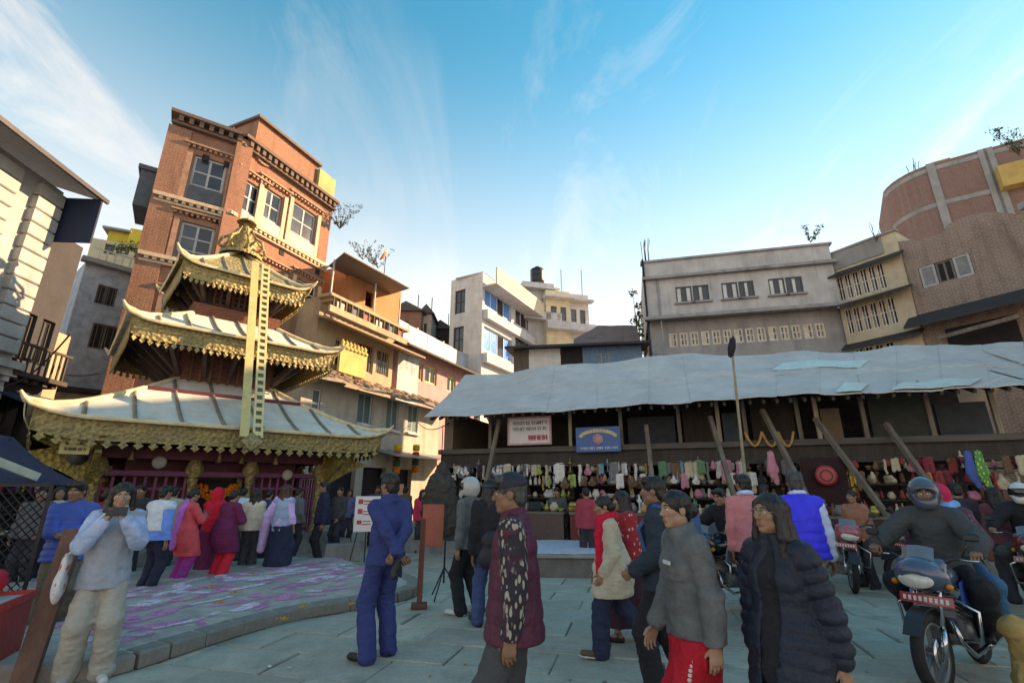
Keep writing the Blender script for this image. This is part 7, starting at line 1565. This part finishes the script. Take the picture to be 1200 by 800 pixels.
# dark canvas awning with pale pole over the left-hand stalls
f = Frame(atY(-60, 540, 6.6), atY(62, 540, 7.6)); aw = froot(f, 'canvas_awning', 'dark blue canvas awning on poles at corner of the lane', 'awning')
zA = f.px(40, 508)[1]; P = [[(u, -1.1 + 2.6 * t, zA - .75 + .8 * t - .08 * math.sin(math.pi * t) + .03 * math.sin(3 * u)) for t in np.linspace(0, 1, 7)] for u in np.linspace(-1.2, f.w, 8)]
MB().slab(P, .02).build('canvas', fab('awning_navy', (.012, .02, .045)), aw)
a, b = f.px(-20, 536, -1.0), f.px(44, 559, -1.0); MB().beam((a[0], -1.1, a[1]), (b[0], -1.0, b[1]), .06, .10).build('edge_pole', mat('pale_green_pole', (.40, .46, .38), .6), aw)
for u in (-.9, f.w - .1): MB().tube([(u, 1.3, 0), (u, 1.3, zA)], .03, 7).build('awning_post', M_IRON, aw)
# trinket shop below it: dark shelves beside temple
f = Frame(atY(0, 560, 9.8), atY(95, 560, 11.5)); sh_ = froot(f, 'trinket_kiosk', 'dark kiosk crammed with trinkets beside temple corner', 'kiosk')
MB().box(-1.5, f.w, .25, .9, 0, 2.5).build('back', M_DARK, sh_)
for z in (.7, 1.1, 1.5, 1.9): MB().box(-1.5, f.w, .0, .26, z, z + .03).build('shelf', M_WOODD, sh_)
# low vending platform with a pale sheet in front of market
pA, pB = atZ(628, 676, .035), atZ(722, 677, .035); f = Frame(pA, pB); vt = froot(f, 'vending_platform', 'low stone vending platform covered with a pale patterned sheet', 'platform')
MB().box(-.4, f.w + .3, 0, 2.5, .03, .37).build('base', mat('platform_side', (.16, .145, .13), .85, .3), vt); MB().box(-.46, f.w + .36, -.06, 2.56, .372, .43).build('edge_slab', mat('worn_slab', (.30, .28, .25), .7, .25), vt)
P = [[(-.3 + (f.w + .5) * i / 12, .02 + 2.4 * j / 12, .452 + random.uniform(-.006, .006)) for j in range(13)] for i in range(13)]
MB().slab(P, .016).build('sheet', pattern('bluefloral', (.50, .56, .66), (.30, .38, .60), 9., .10, (1, 1, 1), (.56, .48, .52)), vt)
# dark basket bundle hanging at the corner of the market
c = atY(516, 575, 11.6); hb_ = sdf_part('hanging_basket_bundle', mat('dark_wicker', (.06, .048, .042), .9, .4, 9., .9, 60.), None, lambda q: (q.cap((0, 0, -.1), (0, 0, -.55), .30, .38, .1), q.cap((0.05, 0, .35), (0, 0, -.1), .1, .28, .1), q.ell((.15, 0, -.8), (.3, .3, .3), .1)), .03, (.05, 6.)); hb_.location = tuple(c + Vector((0, 0, .15))); tag(hb_, 'dark bundle of wicker baskets hanging at market corner', 'baskets'); MB().tube([(0, 0, .3), (0, 0, 1.35)], .012, 5).build('cord', M_IRON, hb_)
# yellow rope swags on the gallery rail
for x0, x1 in ((873, 893), (893, 912), (912, 930)):
    ua, ub = fm.px(x0, 508, .8)[0], fm.px(x1, 508, .8)[0]; zt_ = fm.px(x0, 506, .8)[1]; o = MB().tube([tuple(fm.world(ua + (ub - ua) * t, .8, zt_ - .34 * 4 * t * (1 - t))) for t in np.linspace(0, 1, 12)], .03, 7).build('marigold_swag', mat('swag_ochre', (.50, .26, .09), .9, .4, 20., .6, 60.)); tag(o, 'ochre marigold swag hung along market gallery rail', 'garland', 'swags on the market gallery')
# litter and fallen petals on the paving
rl = random.Random(77); mbl = [MB(), MB(), MB()]
for k in range(150):
    x, y = rl.uniform(-4, 6.5), rl.uniform(3.2, 9.5); j = rl.choice((0, 0, 1, 2)); sz = rl.uniform(.012, .035)
    mbl[j].cbox((x, y, .044 + rl.uniform(0, .004)), (sz, sz * rl.uniform(.4, 1), .003), Euler((rl.uniform(-.15, .15), rl.uniform(-.15, .15), rl.uniform(0, 3))).to_matrix().to_4x4())
for j, (n_, c_) in enumerate((('scattered_litter', (.34, .30, .25)), ('scattered_paper', (.6, .58, .55)), ('scattered_petal_bits', (.6, .24, .04)))): tag(mbl[j].build(n_, mat('litter_%d' % j, c_, .9, .4)), ['dry brown litter specks strewn over the paving', 'white paper scraps strewn over the paving', 'orange petal bits strewn over the paving'][j], 'litter', None, 'stuff')
# ================================================================== market goods
rn = random.Random(21)
def shape(kind):
    q = SDF(); m = MB()
    if kind == 'bag': q.cap((-.06, 0, -.30), (.06, 0, -.30), .09, .09, .05, ((0, 1, 0), 1.8)); q.cap((0, 0, -.22), (0, 0, -.08), .08, .03, .04); P, Q = q.mesh(.02, (.012, 9.)); return P, Q
    if kind == 'cloth': q.cap((-.09, 0, -.02), (.09, 0, -.02), .03, .03, .02); q.cap((-.07, 0, -.02), (-.08, 0, -.45), .06, .07, .04, ((0, 1, 0), 2.2)); q.cap((.06, 0, -.02), (.08, 0, -.42), .06, .07, .04, ((0, 1, 0), 2.2)); P, Q = q.mesh(.02, (.014, 12., (1, 1, .3))); return P, Q
    if kind == 'pouch': q.ell((0, 0, -.12), (.07, .05, .10), .02); q.cap((0, 0, -.04), (0, 0, .0), .02, .03, .02); P, Q = q.mesh(.016, (.006, 14.)); return P, Q
    if kind == 'garland': [q.ell((.015 * math.sin(k), 0, -.05 - .075 * k), (.05, .05, .042), .01) for k in range(8)]; P, Q = q.mesh(.018, (.008, 25.)); return P, Q
    if kind == 'bundle': q.cap((-.1, 0, .07), (.1, 0, .07), .075, .07, .03); q.cap((-.08, .05, .16), (.08, .03, .16), .06, .06, .03); P, Q = q.mesh(.018, (.012, 10.)); return P, Q
    if kind == 'packet': q.cap((-.05, 0, .06), (.05, 0, .06), .055, .05, .01, ((0, 1, 0), 1.3)); q.cap((0, 0, .1), (0, 0, .2), .06, .045, .02, ((0, 1, 0), 1.3)); P, Q = q.mesh(.016, (.008, 14.)); return P, Q
    prof = {'pot': [(0, 0), (.07, 0), (.11, .05), (.12, .11), (.09, .17), (.06, .2), (.075, .23), (.065, .23), (.05, .2), (0, .19)], 'bowl': [(0, 0), (.05, 0), (.06, .02), (.12, .08), (.13, .1), (.12, .1), (.05, .03), (0, .03)], 'bottle': [(0, 0), (.045, 0), (.05, .02), (.05, .16), (.02, .21), (.018, .26), (.024, .27), (.02, .29), (0, .29)], 'lamp': [(0, 0), (.07, 0), (.05, .03), (.02, .06), (.018, .2), (.05, .24), (.07, .28), (.03, .3), (.015, .4), (0, .42)]}[kind]
    m.lathe(prof, 14); return m
_G = {}
COL = dict(red=(.36, .05, .045), crimson=(.28, .03, .05), pink=(.56, .20, .28), orange=(.52, .22, .08), yellow=(.52, .40, .14), green=(.07, .20, .10), lime=(.30, .38, .11), blue=(.04, .10, .34), cyan=(.12, .30, .38), white=(.62, .60, .57), cream=(.50, .42, .30), brown=(.16, .085, .05), black=(.025, .025, .028), purple=(.18, .04, .22), silver=(.42, .43, .45), brass=(.40, .28, .09), grey=(.16, .16, .17))
NOUN = dict(bag='cloth bag', cloth='draped cloth', pouch='small pouch', garland='bead garland', bundle='folded bundle', packet='upright packet', pot='round pot', bowl='shallow bowl', bottle='slim bottle', lamp='oil lamp')
def goods(kind, c, pos, rz, where, sca=1.0):
    key = (kind, c)
    if key not in _G:
        mt = mat('goods_' + c, COL[c], .35 if c in ('silver', 'brass') else .75, .25, 9., .2, 40., metal=.7 if c in ('silver', 'brass') else 0)
        sh = shape(kind); _G[key] = npmesh(NOUN[kind].replace(' ', '_'), sh[0], sh[1], mt) if isinstance(sh, tuple) else sh.mesh(NOUN[kind].replace(' ', '_'), mt)
    o = link(NOUN[kind].replace(' ', '_'), _G[key], None, pos, (0, 0, rz)); o.scale = (sca,) * 3
    tag(o, '%s %s %s' % (c, NOUN[kind], where), NOUN[kind].split()[-1], '%s %ss %s' % (c, NOUN[kind], where)); return o
ZONES = [(.5, 2.6, ('white', 'silver', 'cream', 'grey', 'black'), 'in market crockery stall'), (2.6, 4.3, ('white', 'silver', 'lime', 'cream', 'brass', 'grey', 'white', 'black', 'grey', 'brown'), 'in market lamp stall'), (4.3, 6.4, ('cream', 'brass', 'orange', 'cyan', 'pink', 'brown', 'white', 'cream', 'grey', 'brown', 'white'), 'in market incense stall'), (6.4, 8.6, ('cream', 'pink', 'green', 'white', 'brown', 'cyan', 'white', 'grey', 'cream'), 'in market cloth stall'), (8.6, 10.8, ('brown', 'black', 'red', 'grey', 'brass'), 'in market bangle stall'), (10.8, 13.9, ('red', 'orange', 'pink', 'cream', 'crimson', 'brown', 'brown', 'cream'), 'in market toy stall')]
for za_, zb_, cols_, where in ZONES:
    # the stall: table with legs and a shelf rack behind
    n_ = where.split('market ')[1].replace(' stall', ''); st = empty('market_stall', tuple(fm.world(za_, 0, 0)), fm.a, 'wooden market stall selling ' + {'crockery': 'pale crockery', 'lamp': 'lamps and vessels', 'incense': 'incense and offerings', 'cloth': 'coloured cloth', 'bangle': 'bangles and dark wares', 'toy': 'bright toys and garlands'}[n_], 'stall'); w = zb_ - za_ - .12
    MB().box(0, w, -.45, .45, 1.02, 1.07).build('table_top', M_WOODM, st)
    MB().box(.02, w - .02, -.44, -.41, .36, 1.02).build('front_board', fab('stallcloth_' + n_, {'crockery': (.05, .05, .06), 'lamp': (.10, .06, .05), 'incense': (.14, .03, .03), 'cloth': (.05, .07, .10), 'bangle': (.05, .03, .03), 'toy': (.13, .05, .03)}[n_]), st)
    for x in (.04, w - .1):
        for y in (-.4, .36): MB().box(x, x + .06, y, y + .06, .34, 1.02).build('leg', M_WOODD, st)
    for z in (1.35, 1.68, 2.0): MB().box(.02, w - .02, .75, 1.0, z, z + .025).build('shelf', M_WOODD, st)
    for y_, z_, dens in ((-.25, 1.075, 6.5), (.1, 1.075, 6.0), (.86, 1.38, 6.), (.86, 1.71, 6.), (.86, 2.03, 5.)):
        u = za_ + .1
        while u < zb_ - .15:
            k = rn.choice(('pot', 'bowl', 'bottle', 'packet', 'bundle', 'lamp')); goods(k, rn.choice(cols_), tuple(fm.world(u, y_ + rn.uniform(-.06, .06), z_)), rn.uniform(0, 6), where, rn.uniform(.6, 1.0)); u += rn.uniform(.6, 1.4) / dens
    u = za_ + .08
    while u < zb_ - .1:
        k = rn.choice(('bag', 'cloth', 'pouch', 'garland', 'cloth', 'garland')); goods(k, rn.choice(cols_), tuple(fm.world(u, .58 + rn.uniform(-.12, .12), 2.22 - rn.choice((0, 0, .28)))), fm.a + rn.uniform(-.5, .5), where + ' awning'[:0], rn.uniform(.5, .95)); u += rn.uniform(.07, .15)
    MB().tube([(0, .58, 2.235), (w, .58, 2.235)], .008, 5).build('hanging_rail', M_IRON, st)
# singled-out pieces: red plate, blue and green drapes, pink streamer
q = fm.px(968, 557, .3); pl = empty('red_wall_plate', tuple(fm.world(q[0], .3, q[1])), fm.a, 'round red ornamental plate hung before dark cloth in market', 'plate')
m = MB(); m.lathe([(0, 0), (.20, .0), (.22, .02), (.15, .035), (0, .03)], 24, Matrix.Rotation(R(90), 4, 'X')); m.build('disc', mat('plate_red', (.45, .06, .06), .5), pl); m = MB(); m.lathe([(.10, .037), (.115, .045), (.13, .037)], 20, Matrix.Rotation(R(90), 4, 'X')); m.build('ring', mat('plate_dark', (.10, .02, .02), .5), pl)
o = MB().cbox((0, 0, 0), (.85, .03, 1.3), None, 0, .01).build('dark_backcloth', fab('backcloth', (.03, .012, .014))); o.location = tuple(fm.world(q[0], .42, q[1] - .25)); o.rotation_euler = (0, 0, fm.a); tag(o, 'dark maroon backcloth hanging behind round red plate', 'cloth')
for x, c, lab in ((1133, 'blue', 'long royal blue drape hanging over toy stall'), (1145, 'lime', 'green and lime patterned drape hanging beside blue drape'), (902, 'pink', 'long pink streamer hanging at cloth stall')):
    q = fm.px(x, 532, .2); d_ = chain
    o = sdf_part('hanging_drape', mat('goods_' + c, COL[c]) if c != 'lime' else pattern('limegreen', (.05, .25, .08), (.45, .6, .08), 20., .12), None, lambda k: (k.cap((0, 0, 0), (.02, 0, -.35), .07, .10, .03, ((0, 1, 0), 2)), k.cap((.02, 0, -.35), (.05, 0, -.62), .10, .05, .03, ((0, 1, 0), 2))), .018, (.02, 11., (1, 1, .3))); o.location = tuple(fm.world(q[0], .2, q[1])); tag(o, lab, 'drape')
# trinkets on the kiosk beside the temple
for k in range(46):
    f_ = sh_; c = rn.choice(('brass', 'white', 'grey', 'purple', 'crimson', 'cream')); l = Vector((rn.uniform(-1.0, 1.6), rn.uniform(.05, .2), rn.choice((.73, 1.13, 1.53, 1.93)))); a_ = sh_.rotation_euler.z
    goods(rn.choice(('pot', 'bowl', 'lamp', 'packet', 'bottle')), c, (sh_.location.x + l.x * math.cos(a_) - l.y * math.sin(a_), sh_.location.y + l.x * math.sin(a_) + l.y * math.cos(a_), l.z), 0, 'on dark kiosk shelves', rn.uniform(.6, .9))
